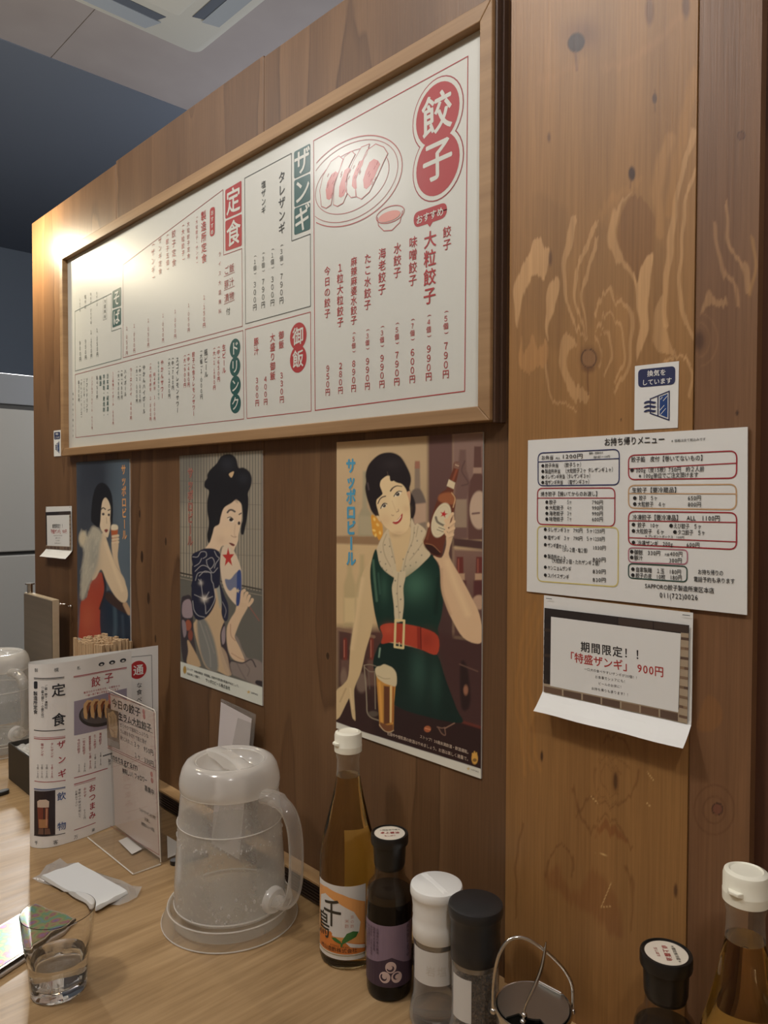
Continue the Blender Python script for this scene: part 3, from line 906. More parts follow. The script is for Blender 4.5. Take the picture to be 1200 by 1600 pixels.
for k in range(16):
    b = MB()
    yy = y1-.215-k*.034
    b.box(x0+.21, x1-.21, yy-.008, yy+.008, ZC-.0402, ZC-.0388); b.build('slot', acd, gr)
for side in range(4):
    for nm in ('outlet', 'louver'):
        b = MB()
        L0, L1 = .17, S-.17
        if nm == 'outlet': w0, w1, za, zb = .045, .118, ZC-.0345, ZC-.0322
        else: w0, w1, za, zb = .050, .088, ZC-.047, ZC-.036
        tilt = 0 if nm == 'outlet' else .010
        def P(u, v, z):
            return {0: (x0+v, y0+u, z), 1: (x0+u, y1-v, z), 2: (x1-v, y0+u, z), 3: (x0+u, y0+v, z)}[side]
        ch = .028
        lo = [P(L0+ch, w0, za), P(L1-ch, w0, za), P(L1, w1, za+tilt), P(L0, w1, za+tilt)]
        hi = [P(L0+ch, w0, za+.0022), P(L1-ch, w0, za+.0022), P(L1, w1, za+tilt+.0022), P(L0, w1, za+tilt+.0022)]
        b.hexa(lo+hi)
        b.build(nm, acd if nm == 'outlet' else mat('louver', (.30, .34, .40), .4), A)
# ================================================================ FRAMED MENU BOARD
INK_ROUGH = .46
paper = mat('menu paper', rgb(206, 206, 197), .46, spec=.6, coat=.35)
red = ink(168, 52, 54); dred = ink(150, 44, 48); green = ink(38, 84, 80); blk = ink(52, 56, 56); pale = ink(208, 208, 198)
framem = plankwood('frame_wood', (.235, .13, .058), (.42, .26, .128), 'z', .7, .5, .35)
framed = mat('shaded frame side', (.075, .04, .025), .5)  # side turned from the light, its shade put into the colour
YP, YF = -.008, -.019
BX0, BX1, BZ0, BZ1 = -1.6395, -.5140, .6375, 1.0345
MBd = thing('menu_board', 'long white wall menu in a brown wooden frame above the posters', 'menu board', ((BX0+BX1)/2, 0, BZ0-.018))
ox0, ox1, oz0, oz1 = BX0-.017, -.4975, .6215, 1.0530
b = MB()
def mitre(b, A, B, C, D, y0, y1):   # quad ring piece in x,z with depth y0..y1
    b.hexa([(A[0], y0, A[1]), (B[0], y0, B[1]), (C[0], y0, C[1]), (D[0], y0, D[1]), (A[0], y1, A[1]), (B[0], y1, B[1]), (C[0], y1, C[1]), (D[0], y1, D[1])])
ix0, ix1, iz0, iz1 = BX0, BX1, BZ0, BZ1
pieces = [((ox0, oz0), (ox1, oz0), (ix1, iz0), (ix0, iz0)), ((ox1, oz0), (ox1, oz1), (ix1, iz1), (ix1, iz0)),
          ((ox1, oz1), (ox0, oz1), (ix0, iz1), (ix1, iz1)), ((ox0, oz1), (ox0, oz0), (ix0, iz0), (ix0, iz1))]
for A_, B_, C_, D_ in pieces:
    b = MB(); mitre(b, A_, B_, C_, D_, YF, -.001); b.build('frame_rail', framem, MBd, bevel=.0012)
b = MB()
for (xa, xb, ya) in ((ox1, ox1+.0035, -.0145), (ox1+.0035, ox1+.007, -.008)):
    b.box(xa, xb, ya, -.0005, oz0-.002, oz1+.004)
b.build('shaded_moulding', framed, MBd, bevel=.0006)  # stepped right side of the frame, coloured dark for its shade
b = MB(); b.box(ix0-.003, ix1+.003, YP, -.002, iz0-.003, iz1+.003)
p = Print(lambda uv, off: (uv[0], YP-off, uv[1]), lambda x, y: wallpt(x, y, YP)[[0, 2]])
# right box: gyoza
p.zoom(4, 480, 60)
LW = .0011
p.stroke([(40, 640), (1005, 112), (985, 2205), (50, 2325)], LW, red, closed=True)
def W(px, py): return wallpt(px, py, YP)[[0, 2]]
def med(c1, c2, r, m, lay):
    for c in (c1, c2): p.disc(c, r, m, lay, sq=.96)
    a, c = p.uv(c1), p.uv(c2); h = r*.50
    p.raw([a+np.array([h, 0]), a-np.array([h, 0]), c-np.array([h, 0]), c+np.array([h, 0])], [(0, 1, 2, 3)], m, lay)
med((814, 474), (815, 788), .0402, dred, 0); med((814, 474), (815, 788), .0388, pale, 1); med((814, 474), (815, 788), .0340, red, 2)
p.vtext('餃子', (810, 328), (816, 905), pale, 3, .03, .92)
p.panel([(664, 1092), (876, 1020), (872, 1118), (668, 1188)], .009, red, 0)
p.poly([(745, 1150), (790, 1138), (767, 1180)], red, 0)
p.htext('おすすめ', (682, 1140), (855, 1078), pale, 2, .03, 1.0)
p.vtext('餃子', (875, 1170), (875, 1328), red, 2, .012, .92)
p.vtext('大粒餃子', (770, 1200), (765, 1668), red, 2, .025, .95)
p.vtext('味噌餃子', (664, 1235), (660, 1552), red, 2, .012, .95)
p.vtext('水餃子', (566, 1275), (563, 1502), red, 2, .012, .95)
p.vtext('海老餃子', (470, 1308), (468, 1606), red, 2, .012, .95)
p.vtext('たこ水餃子', (380, 1340), (378, 1702), red, 2, .012, .92)
p.vtext('麻辣麻婆水餃子', (293, 1365), (292, 1792), red, 2, .012, 1.0)
p.vtext('１粒大粒餃子', (206, 1400), (208, 1808), red, 2, .012, .95)
p.vtext('今日の餃子', (126, 1422), (127, 1752), red, 2, .012, .92)
p.zoom(4, 480, 360)
for t, pr_, x, a, c, d, e in (('（５個）', '７９０円', 868, 492, 658, 693, 928), ('（４個）', '９９０円', 761, 517, 678, 712, 943), ('（７個）', '６００円', 659, 543, 698, 735, 958),
                        ('（５個）', '７９０円', 562, 567, 720, 752, 973), ('（３個）', '９９０円', 469, 587, 738, 772, 988), ('（３個）', '９９０円', 378, 608, 754, 792, 1000), ('（５個）', '８９０円', 292, 628, 772, 808, 1012),
                        (None, '２８０円', 210, 0, 0, 822, 1025), (None, '９５０円', 130, 0, 0, 838, 1036)):
    if t: p.vtext(t, (x, a), (x-1, c), red, 2, .01, .92)
    p.vtext(pr_, (x, d), (x-1, e), red, 2, .012, 1.0)
# plate of dumplings drawn in red line
p.zoom(4, 480, 60)
C0 = np.array([300, 890.])
def clipx(pts, x0=44): return [q for q in pts if q[0] > x0]
lr = ink(178, 92, 88)
def split_runs(pts, x0=44):
    run = []; out_ = []
    for q in pts:
        if q[0] > x0: run.append(q)
        else:
            if len(run) > 1: out_.append(run)
            run = []
    if len(run) > 1: out_.append(run)
    return out_
for rx, ry, wd in ((350, 238, .0012), (322, 212, .0007), (262, 165, .0008)):
    for r_ in split_runs(ellpx(282, 892, rx, ry, -38, n=90)): p.stroke(r_, wd, lr)
for pts in ([(90, 1050), (80, 950), (100, 860), (150, 770), (200, 735), (225, 755), (205, 820), (170, 900), (160, 980), (150, 1040), (120, 1062)],
            [(165, 1040), (170, 930), (195, 850), (235, 740), (280, 705), (300, 725), (262, 800), (245, 880), (250, 970), (225, 1030), (190, 1050)],
            [(245, 960), (255, 860), (290, 770), (340, 680), (390, 660), (375, 720), (330, 800), (300, 880), (305, 990), (275, 995)],
            [(310, 990), (300, 900), (330, 800), (375, 700), (430, 660), (480, 680), (505, 720), (480, 770), (440, 860), (390, 960), (340, 1005)]):
    p.poly(pts, pale, 1); p.stroke(pts+[pts[0]], .0010, lr, 2)
    q = np.array(pts); c = q.mean(0)+np.array([8, 45]); sh = [(c+(v-c)*np.array([.52, .55])) for v in q]
    p.poly(sh, ink(196, 116, 108), 2)
    for k in range(7):
        t0 = c+np.array([random.uniform(-35, 30), random.uniform(-95, 70)]); p.stroke([t0, t0+np.array([10, -22])], .0010, ink(160, 62, 60), 3)
p.stroke(ellpx(520, 1100, 92, 48, -22), .0010, lr); p.poly(ellpx(515, 1112, 72, 30, -20), ink(214, 150, 138), 1)
p.stroke([(440, 1118), (446, 1170), (480, 1203), (530, 1200), (580, 1150), (598, 1075)], .0010, lr)
# zangi box
p.zoom(5, 280, 220)
gl = ink(70, 96, 92)
p.stroke([(878, 98), (512, 293), (520, 1430), (1028, 1292), (1026, 728), (880, 783)], LW*.8, blk, closed=True)
for q, ch, c in (([(898, 88), (1025, 20), (1025, 238), (899, 298)], 'ザ', (962, 160)), ([(899, 312), (1025, 254), (1025, 465), (900, 521)], 'ン', (962, 388)), ([(900, 530), (1025, 481), (1025, 690), (900, 738)], 'ギ', (963, 610))):
    p.panel(q, .003, green, 0)
    cc = p.uv(c); p.put(ch, cc, np.array([1., 0]), np.array([0, 1.]), .036, pale, 2, .03)
p.vtext('タレザンギ', (803, 235), (803, 735), blk, 2, .015, .92)
p.vtext('塩ザンギ', (660, 310), (660, 575), blk, 2, .008, .95)
for x, a, c, n_, d, e, pr_ in ((800, 800, 985, '（３個）', 1030, 1278, '７９０円'), (729, 832, 1010, '（１個）', 1052, 1295, '３００円'), (657, 862, 1035, '（３個）', 1072, 1312, '７９０円'), (592, 886, 1055, '（１個）', 1095, 1332, '３００円')):
    p.vtext(n_, (x, a), (x, c), blk, 2, 0, .9); p.vtext(pr_, (x, d), (x, e), blk, 2, .004, .95)
# teishoku box
for q, ch, c in (([(360, 386), (488, 310), (488, 555), (361, 612)], '定', (424, 468)), ([(361, 628), (490, 571), (490, 820), (362, 864)], '食', (426, 722))):
    p.panel(q, .003, red, 0)
    cc = p.uv(c); p.put(ch, cc, np.array([1., 0]), np.array([0, 1.]), .040, pale, 2, .03)
bl5 = ((192.5-280)*5, (559-220)*5); tl5 = ((192.0-280)*5, (414-220)*5)
p.stroke([(343, 382), tl5, bl5, (495, 1448), (490, 842), (348, 893)], LW*.8, dred, closed=True)
p.panel([(240, 528), (280, 512), (278, 738), (240, 752)], .006, red, 0)
p.vtext('おすすめ', (260, 538), (259, 738), pale, 2, .03, .85)
p.vtext('製造所定食', (190, 545), (196, 960), red, 2, .02, .95)
p.vtext('１,１５０円', (196, 1200), (196, 1465), red, 2, .004, .92)
for i, (x, y0_, t) in enumerate(((138, 585, '（大粒餃子・ザンギ）'), (72, 625, '大粒餃子定食'), (30, 645, '（大粒餃子）'), (-42, 690, '餃子定食'), (-92, 720, '（餃子五個）'), (-150, 750, 'ザンギ定食'), (-205, 790, '（ザンギ）'))):
    p.vtext(t, (x, y0_), (x+2, y0_+(380 if len(t) > 7 else 300)), red if i % 2 == 0 else dred, 2, 0, .85)
for x, e in ((75, 1500), (-30, 1548), (-125, 1580), (-240, 1618), (-350, 1660), (-408, 1680)):
    p.vtext('１,０５０円', (x, e-235), (x, e), dred, 2, 0, .9)
for k, t in enumerate(('ご飯', '豚汁', '漬物')):
    y = 1000+k*108
    p.htext(t, (352, y+22), (432, y-14), dred, 2, 0, .95); p.stroke([(350, y+62), (434, y+26)], .0006, dred)
p.vtext('付', (384, 1295), (384, 1370), blk, 2, 0, .8)
p.vtext('ライス大盛無料', (318, 850), (320, 1370), dred, 2, 0, .55)
# soba box
p.zoom(6, 100, 480)
for q, ch, c in (([(455, -148), (535, -190), (535, -14), (455, 12)], 'そ', (495, -85)), ([(455, 30), (535, 1), (535, 160), (456, 193)], 'ば', (495, 95))):
    p.panel(q, .003, green, 0)
    cc = p.uv(c); p.put(ch, cc, np.array([1., 0]), np.array([0, 1.]), .030, pale, 2, .03)
p.stroke([(445, -130), (103, 40), (106, 598), (537, 483), (537, 195), (446, 225)], LW*.8, gl, closed=True)
p.vtext('１,０５０円', (310, 192), (315, 468), blk, 2, 0, .95); p.vtext('１,１５０円', (255, 210), (258, 483), blk, 2, 0, .95)
p.vtext('９５０円', (203, 297), (205, 498), blk, 2, 0, .95); p.vtext('９００円', (150, 312), (155, 513), blk, 2, 0, .95)
p.vtext('まぜそば', (308, -150), (312, -8), blk, 2, 0, .85); p.vtext('辛まぜ・ぴりそば', (252, -140), (255, 160), blk, 2, 0, .85)
p.vtext('塩そば', (200, -120), (202, 20), blk, 2, 0, .85); p.vtext('しょうゆ', (150, -90), (152, 50), blk, 2, 0, .85)
p.vtext('大盛無料', (385, -80), (385, 112), blk, 2, 0, .85)
p.stroke([(368, -90), (402, -106), (402, 108), (368, 122)], .0005, blk, closed=True)
# drinks box
p.zoom(4.8, 250, 460)
dl = lambda x6, y6: ((x6/6+100-250)*4.8, (y6/6+480-460)*4.8)
p.stroke([(624, 270), dl(105, 632), dl(110, 1222), (630, 934)], LW*.8, dred, closed=True)
for c in ((563, 405), (563, 542), (566, 683), (567, 820)): p.disc(c, .0146, green, 0)
for c, ch in zip(((563, 405), (563, 542), (566, 683), (567, 820)), 'ドリンク'):
    p.put(ch, p.uv(c), np.array([1., 0]), np.array([0, 1.]), .0215, pale, 2, .03)
for t, x, a, c, m_ in (('生ビール', 480, 372, 598, red), ('（中）６５０円', 439, 382, 658, red), ('（大）１,１８０円', 407, 392, 720, red), ('瓶ビール', 345, 408, 628, blk), ('（大瓶）１,０００円', 310, 412, 788, blk),
                      ('餃子に合うレモンサワー', 252, 428, 916, red), ('（中）４８０円', 214, 438, 698, red), ('（大）９００円', 186, 448, 702, red), ('スゴイレモンサワー', 131, 468, 892, blk), ('（中）７００円', 96, 468, 720, blk), ('（大）１,２００円', 69, 473, 782, blk)):
    p.vtext(t, (x, a), (x+2, c), m_, 2, .012, .95)
p.zoom(6, 100, 480)
for t, x, a, c, m_ in (('やかんサワー', 921, 490, 862, red), ('なかなか減らないやつ', 888, 503, 872, ink(90, 120, 112)), ('約４杯分　１,０００円', 850, 608, 1066, red), ('（大）約８杯分　２,０００円', 812, 518, 1070, red), ('やかんハイボール', 751, 538, 1006, blk),
                      ('（中）１,０００円', 713, 540, 902, blk), ('（大）２,０００円', 683, 545, 902, blk), ('ウーロンハイ　４８０円', 629, 565, 1062, red), ('ハイボール', 576, 578, 842, blk), ('（中）４８０円', 542, 583, 868, blk), ('（大）９００円', 512, 588, 872, blk),
                      ('１２年物ハイボール　６８０円', 461, 602, 1108, red), ('日本酒・紹興酒・', 410, 622, 1032, green), ('芋焼酎・麦焼酎・', 375, 628, 1037, green), ('梅酒', 342, 635, 745, green), ('各４５０円', 311, 640, 866, blk), ('ノンアルコールビール　４５０円', 264, 645, 1150, dred),
                      ('ソフトドリンク', 216, 658, 992, blk), ('（ウーロン茶・コーラ）', 190, 665, 982, blk), ('（オレンジ・リンゴ）', 163, 670, 1042, blk), ('各３００円', 140, 683, 892, blk), ('価格は全て税込です', 86, 788, 1232, blk)):
    p.vtext(t, (x, a), (x+1, c), m_, 2, .012, .92 if t[0] != '価' else .5)
# rice box
p.zoom(4.8, 250, 460)
p.stroke([(640, 263), (1130, 132), (1135, 875), (653, 930)], LW*.8, red, closed=True)
for c, ch in (((1037, 314), '御'), ((1037, 485), '飯')):
    p.disc(c, .0185, red, 0); p.put(ch, p.uv(c), np.array([1., 0]), np.array([0, 1.]), .0250, pale, 2, .03)
for t, x, a, c in (('御飯', 910, 272, 412), ('３３０円', 913, 578, 818), ('大盛り御飯', 845, 288, 648), ('４００円', 792, 608, 834), ('豚汁', 723, 322, 458), ('３００円', 728, 618, 842)):
    p.vtext(t, (x, a), (x+2, c), red, 2, .012, .95)
mats = p.onto(b, [paper])
b.build('menu_sheet', mats, MBd)
# tiny screws on the lower rail
# ================================================================ TAKEAWAY SHEET, FLYERS, STICKERS
YR = -.0075
white = mat('white paper', rgb(226, 226, 222), .45)
film = mat('laminate', rgb(214, 214, 210), .25)
bk = ink(34, 32, 34); navy = ink(38, 44, 92); ored = ink(176, 92, 84); crim = ink(158, 40, 52); gold = ink(212, 196, 120); brn = ink(196, 158, 118); violet = ink(176, 116, 130); dgr = ink(44, 74, 66)
b = MB()
c4 = [wallpt(*q, YR) for q in ((825, 688), (1168, 667), (1167, 961), (823, 924))]
f4 = [q+np.array([0, .0012, 0]) for q in c4]
b.hexa([c4[3], c4[2], f4[2], f4[3], c4[0], c4[1], f4[1], f4[0]])
p = Print(lambda uv, off: (uv[0], YR-off, uv[1]), lambda x, y: wallpt(x, y, YR)[[0, 2]])
p.zoom(3.3333, 820, 660)
p.htext('お持ち帰りメニュー', (414, 104), (732, 88), bk, 2, .03, 1.0, .0078)
p.htext('※価格は全て税込みです', (764, 97), (944, 87), bk, 2, .01, 1.0)
def bx(q, rad, m_, w_=.0011): p.outline(q, rad, w_, m_, 1)
bx([(70, 160), (493, 140), (492, 325), (70, 330)], .006, navy); p.stroke([(70, 206), (492, 188)], .0009, navy)
bx([(67, 343), (470, 341), (469, 542), (66, 530)], .006, crim); p.stroke([(66, 394), (470, 394)], .0009, crim)
bx([(66, 540), (488, 547), (486, 856), (66, 826)], .006, gold)
bx([(541, 172), (1105, 148), (1103, 290), (541, 298)], .006, crim); p.stroke([(541, 242), (1104, 212)], .0009, crim)
bx([(541, 328), (1103, 322), (1102, 454), (541, 446)], .006, brn); p.stroke([(541, 370), (1103, 372)], .0009, brn)
bx([(541, 464), (1104, 470), (1103, 662), (541, 636)], .006, crim); p.stroke([(541, 512), (1103, 521)], .0009, crim); p.stroke([(541, 600), (1103, 622)], .0009, crim)
bx([(541, 652), (848, 664), (847, 739), (541, 728)], .004, violet)
bx([(541, 735), (846, 750), (845, 831), (541, 810)], .004, dgr)
def ln(t, a, c, s_=.0049, bd=.022, dot=False):
    p.htext(t, a, c, bk, 2, bd, 1.0, s_)
def dots(*cs):
    for c in cs: p.disc(c, .0017, bk, 2, 16)
ln('お弁当', (87, 185), (150, 183)); ln('ALL', (160, 186), (186, 185), .0030); ln('1200円', (192, 178), (304, 175), .0052)
ln('漬物・惣菜付き', (334, 162), (410, 158), .0024); ln('（麺大盛り＋150円）', (352, 182), (452, 176), .0024)
dots((95, 226), (95, 255), (95, 285), (95, 313))
ln('餃子弁当　（餃子５ヶ）', (106, 226), (306, 219)); ln('製造所弁当　（大粒餃子２ヶ タレザンギ１ヶ）', (106, 256), (472, 245)); ln('タレザンギ弁当（タレザンギ３ヶ）', (106, 284), (352, 278)); ln('塩ザンギ弁当　（塩ザンギ３ヶ）', (106, 313), (348, 309))
ln('焼き餃子【焼いてからのお渡し】', (84, 373), (392, 372), .0050)
for k, (t, n_, pr_) in enumerate((('餃子', '５ヶ', '790円'), ('大粒餃子', '４ヶ', '990円'), ('海老餃子', '３ヶ', '990円'), ('味噌餃子', '７ヶ', '600円'))):
    y = 415+k*29.5
    dots((116, y)); ln(t, (128, y), (128+19*len(t), y+.6)); ln(n_, (220, y), (246, y)); ln(pr_, (350, y+1), (409, y+2))
for y, t, e, pr_, x2 in ((557, 'タレザンギ３ヶ　790円　５ヶ1250円', 418, None, 0), (598, '塩ザンギ　３ヶ　790円　５ヶ1250円', 418, None, 0), (637, 'ザンギ盛セット', 222, '1030円', 15), (696, '製造所セット', 217, '800円', 18), (754, 'ヤンニョムザンギ', 243, '830円', 22), (795, 'スパイスザンギ', 232, '830円', 24)):
    dots((108, y)); ln(t, (120, y+2), (e, y+10))
    if pr_: ln(pr_, (353, y+x2), (424, y+x2+2))
ln('（タレ２個・塩２個）', (188, 661), (338, 669)); ln('（大粒餃子２個・たれザンギ１個）', (132, 719), (402, 735))
ln('餃子餡　皮付【巻いてないもの】', (555, 194), (944, 184), .0052); dots((560, 249)); ln('300g（皮15枚）750円　約２人前', (578, 250), (936, 242)); ln('※100g単位でご注文頂けます', (594, 279), (906, 273))
ln('生餃子【要冷蔵品】', (558, 353), (808, 352), .0052); dots((574, 394), (574, 425)); ln('餃子　５ヶ', (596, 394), (693, 394)); ln('650円', (849, 394), (920, 394)); ln('大粒餃子　４ヶ', (588, 426), (736, 427)); ln('800円', (849, 427), (920, 428))
ln('冷凍餃子【要冷凍品】　ALL　1100円', (562, 494), (1018, 500), .0054)
dots((567, 532), (763, 538), (567, 565), (783, 571), (567, 625)); ln('餃子　10ヶ', (588, 534), (700, 537)); ln('えび餃子　５ヶ', (776, 539), (922, 542)); ln('大粒餃子　６ヶ', (580, 566), (728, 570)); ln('タコ餃子　５ヶ', (796, 572), (942, 575))
ln('※プレゼントボックス　100円', (628, 592), (832, 599), .0026); ln('冷凍ザンギ　200g', (588, 627), (772, 634)); ln('600円', (842, 637), (912, 639))
dots((558, 673), (558, 703)); ln('御飯　330円', (570, 675), (708, 682)); ln('大盛', (728, 688), (754, 689), .0026); ln('400円', (756, 684), (824, 687)); ln('豚汁', (570, 705), (616, 706)); ln('300円', (751, 718), (820, 720))
dots((564, 764), (564, 795)); ln('自家製麺　１玉　180円', (578, 766), (816, 780)); ln('餃子の皮　10枚　180円', (578, 797), (820, 810))
ln('お持ち帰りの', (902, 778), (1036, 786)); ln('電話予約も承ります', (880, 816), (1096, 828)); ln('SAPPORO餃子製造所東区本店', (626, 850), (988, 877), .0052); ln('011(722)0026', (702, 898), (904, 912), .0062)
mats = p.onto(b, [white])
o = b.build('takeaway_menu', mats)
tag(o, 'white laminated takeaway price list with coloured boxes, pinned on the right plywood panel', 'sign')

# flyer with brick border, lower edge curling out
def make_flyer():
    y0 = -.0085
    tl, tr = wallpt(850, 932, y0), wallpt(1083, 955, y0)
    x0, x1, z1 = tl[0], tr[0], (tl[2]+tr[2])/2
    zb = wallpt(848, 1080, y0)[2]
    prof = [(y0, z1), (y0-.0004, z1-.03), (y0, z1-.06), (y0-.0005, zb+.004), (y0-.0009, zb), (y0-.006, zb-.006), (y0-.0115, zb-.012), (y0-.0165, zb-.0165)]
    b = MB(); n = len(prof)
    vs = []; NX = 12
    for i in range(NX+1):
        x = x0+(x1-x0)*i/NX
        for (yy, zz) in prof: vs.append((x, yy+.0004*math.sin(i*1.1)*(.5 if zz > zb-.001 else 2.5), zz))
    b.add(vs, [(i*n+j, i*n+j+1, (i+1)*n+j+1, (i+1)*n+j) for i in range(NX) for j in range(n-1)])
    yb = y0-.0014
    p = Print(lambda uv, off: (uv[0], yb-off, uv[1]), lambda x, y: wallpt(x, y, yb)[[0, 2]])
    p.zoom(4.444, 830, 920)
    mort = ink(168, 150, 126); dk = ink(40, 34, 34)
    p.poly([(93, 132), (1098, 253), (1085, 936), (86, 715)], dk, 0)
    # bricks: right and lower sides printed warm brown, left and upper dark
    def band(q, rows, cols, cs):
        TL, TR, BR, BL = [np.array(v, float) for v in q]
        for r_ in range(rows):
            for c_ in range(cols+1):
                u0 = (c_-(.5 if r_ % 2 else 0))/cols; u1 = u0+1/cols
                u0, u1 = max(0, u0)+.006, min(1, u1)-.006
                if u1-u0 < .02: continue
                v0, v1 = r_/rows+.04, (r_+1)/rows-.04
                def bl(u, v): return (TL*(1-u)+TR*u)*(1-v)+(BL*(1-u)+BR*u)*v
                c = random.choice(cs)
                p.poly([bl(u0, v0), bl(u1, v0), bl(u1, v1), bl(u0, v1)], ink(*c), 2)
    dark = [(44, 38, 38), (54, 46, 44), (36, 32, 33), (62, 50, 44)]; warm = [(124, 100, 80), (108, 84, 68), (140, 114, 90), (94, 74, 62), (130, 106, 86)]
    p.poly([(86, 655), (1086, 850), (1085, 936), (86, 715)], mort, 1); p.poly([(1040, 300), (1095, 306), (1085, 936), (1025, 920)], mort, 1)
    band([(93, 134), (600, 195), (600, 252), (92, 195)], 1, 2, dark); band([(604, 196), (1097, 254), (1096, 312), (604, 252)], 1, 2, [(78, 60, 52), (66, 54, 48)])
    band([(92, 195), (138, 200), (134, 672), (86, 668)], 8, 1, dark)
    band([(1042, 310), (1096, 316), (1086, 930), (1026, 915)], 9, 1, warm)
    band([(86, 672), (1026, 862), (1026, 922), (86, 714)], 1, 7, warm)
    p.poly([(140, 193), (1041, 310), (1023, 857), (134, 673)], white, 3)
    p.htext('期間限定！！', (342, 400), (800, 466), ink(28, 24, 26), 4, .03, .92)
    p.htext('「特盛ザンギ」', (238, 466), (712, 545), ink(172, 58, 54), 4, .03, 1.0); p.htext('900円', (735, 548), (924, 580), ink(172, 58, 54), 4, .03, 1.0, .0098)
    g_ = ink(88, 84, 84)
    for t, a, c in (('一口大の食べやすいザンギが20個！！', (370, 555), (752, 620)), ('お食事でシェアにも！', (445, 610), (668, 645)), ('ビールのお供に！', (468, 656), (642, 684)), ('お持ち帰りも承ります！！', (420, 690), (690, 738))):
        p.htext(t, a, c, g_, 4, .004, .95)
    for a, c in (((105, 66), (146, 70)), ((1052, 180), (1105, 186))): p.stroke([a, c], .0006, ink(60, 60, 60), 3)
    mats = p.onto(b, [white])
    return b.build('promotion_flyer', mats, origin=((x0+x1)/2, 0, zb))
fl = make_flyer()
tag(fl, 'white flyer with a printed dark brick border below the takeaway list', 'sign')
fl2 = fl.copy(); COL.objects.link(fl2)
a_, c_ = wallpt(73, 790), wallpt(114, 792)
zb0 = fl.location[2]
fl2.location = (a_[0]+.076, .0072, a_[2]-(wallpt(850, 932, -.0085)[2]-zb0)-.002)
fl2.rotation_euler = (0, math.radians(-1.5), 0)
fl2['label'] = 'small distant brick bordered flyer on the wall left of the red dress poster'

def make_sticker():
    y0 = -.0066
    b = MB(); c4 = [wallpt(*q, y0) for q in ((992, 572), (1060.8, 564.2), (1058.8, 668.3), (991, 672))]
    b.hexa([c4[3], c4[2], c4[2]+np.array([0, .0005, 0]), c4[3]+np.array([0, .0005, 0]), c4[0], c4[1], c4[1]+np.array([0, .0005, 0]), c4[0]+np.array([0, .0005, 0])])
    p = Print(lambda uv, off: (uv[0], y0-off, uv[1]), lambda x, y: wallpt(x, y, y0)[[0, 2]])
    p.zoom(10.909, 970, 550)
    nv = ink(36, 44, 84); bl = ink(26, 62, 122)
    p.panel([(296, 300), (932, 238), (928, 552), (298, 608)], .004, nv, 0)
    p.htext('換気を', (452, 372), (778, 344), white, 2, .03, .98); p.htext('しています', (362, 526), (878, 484), white, 2, .03, .98)
    p.stroke([(505, 800), (828, 668), (824, 1160), (505, 1045)], .0010, nv, 1, True)
    p.stroke([(636, 745), (636, 1092)], .0010, nv)
    p.poly([(666, 765), (800, 712), (796, 1118), (664, 1064)], bl, 1)
    for q in (((680, 810), (715, 765)), ((725, 835), (800, 745)), ((665, 1000), (745, 908)), ((680, 1068), (770, 962))): p.stroke(q, .0005, white, 2)
    for y in (868, 940, 1015):
        pts = [(395+t*210/8, y+12*math.sin(t/8*2*math.pi+2.4)-t*2.5) for t in range(9)]
        p.strokeuv([p.uv(q) for q in pts], [.0004]+[.0019]*7+[.0004], nv, 2)
    mats = p.onto(b, [white])
    return b.build('ventilation_sticker', mats)
st = make_sticker(); tag(st, 'white sticker with a blue open window symbol above the takeaway list', 'sticker')
st2 = st.copy(); COL.objects.link(st2)
q = wallpt(90.5, 713); st2.location = (q[0], -.0012, q[2]); st2['label'] = 'tiny white and blue sticker left of the framed menu, far end of wall'
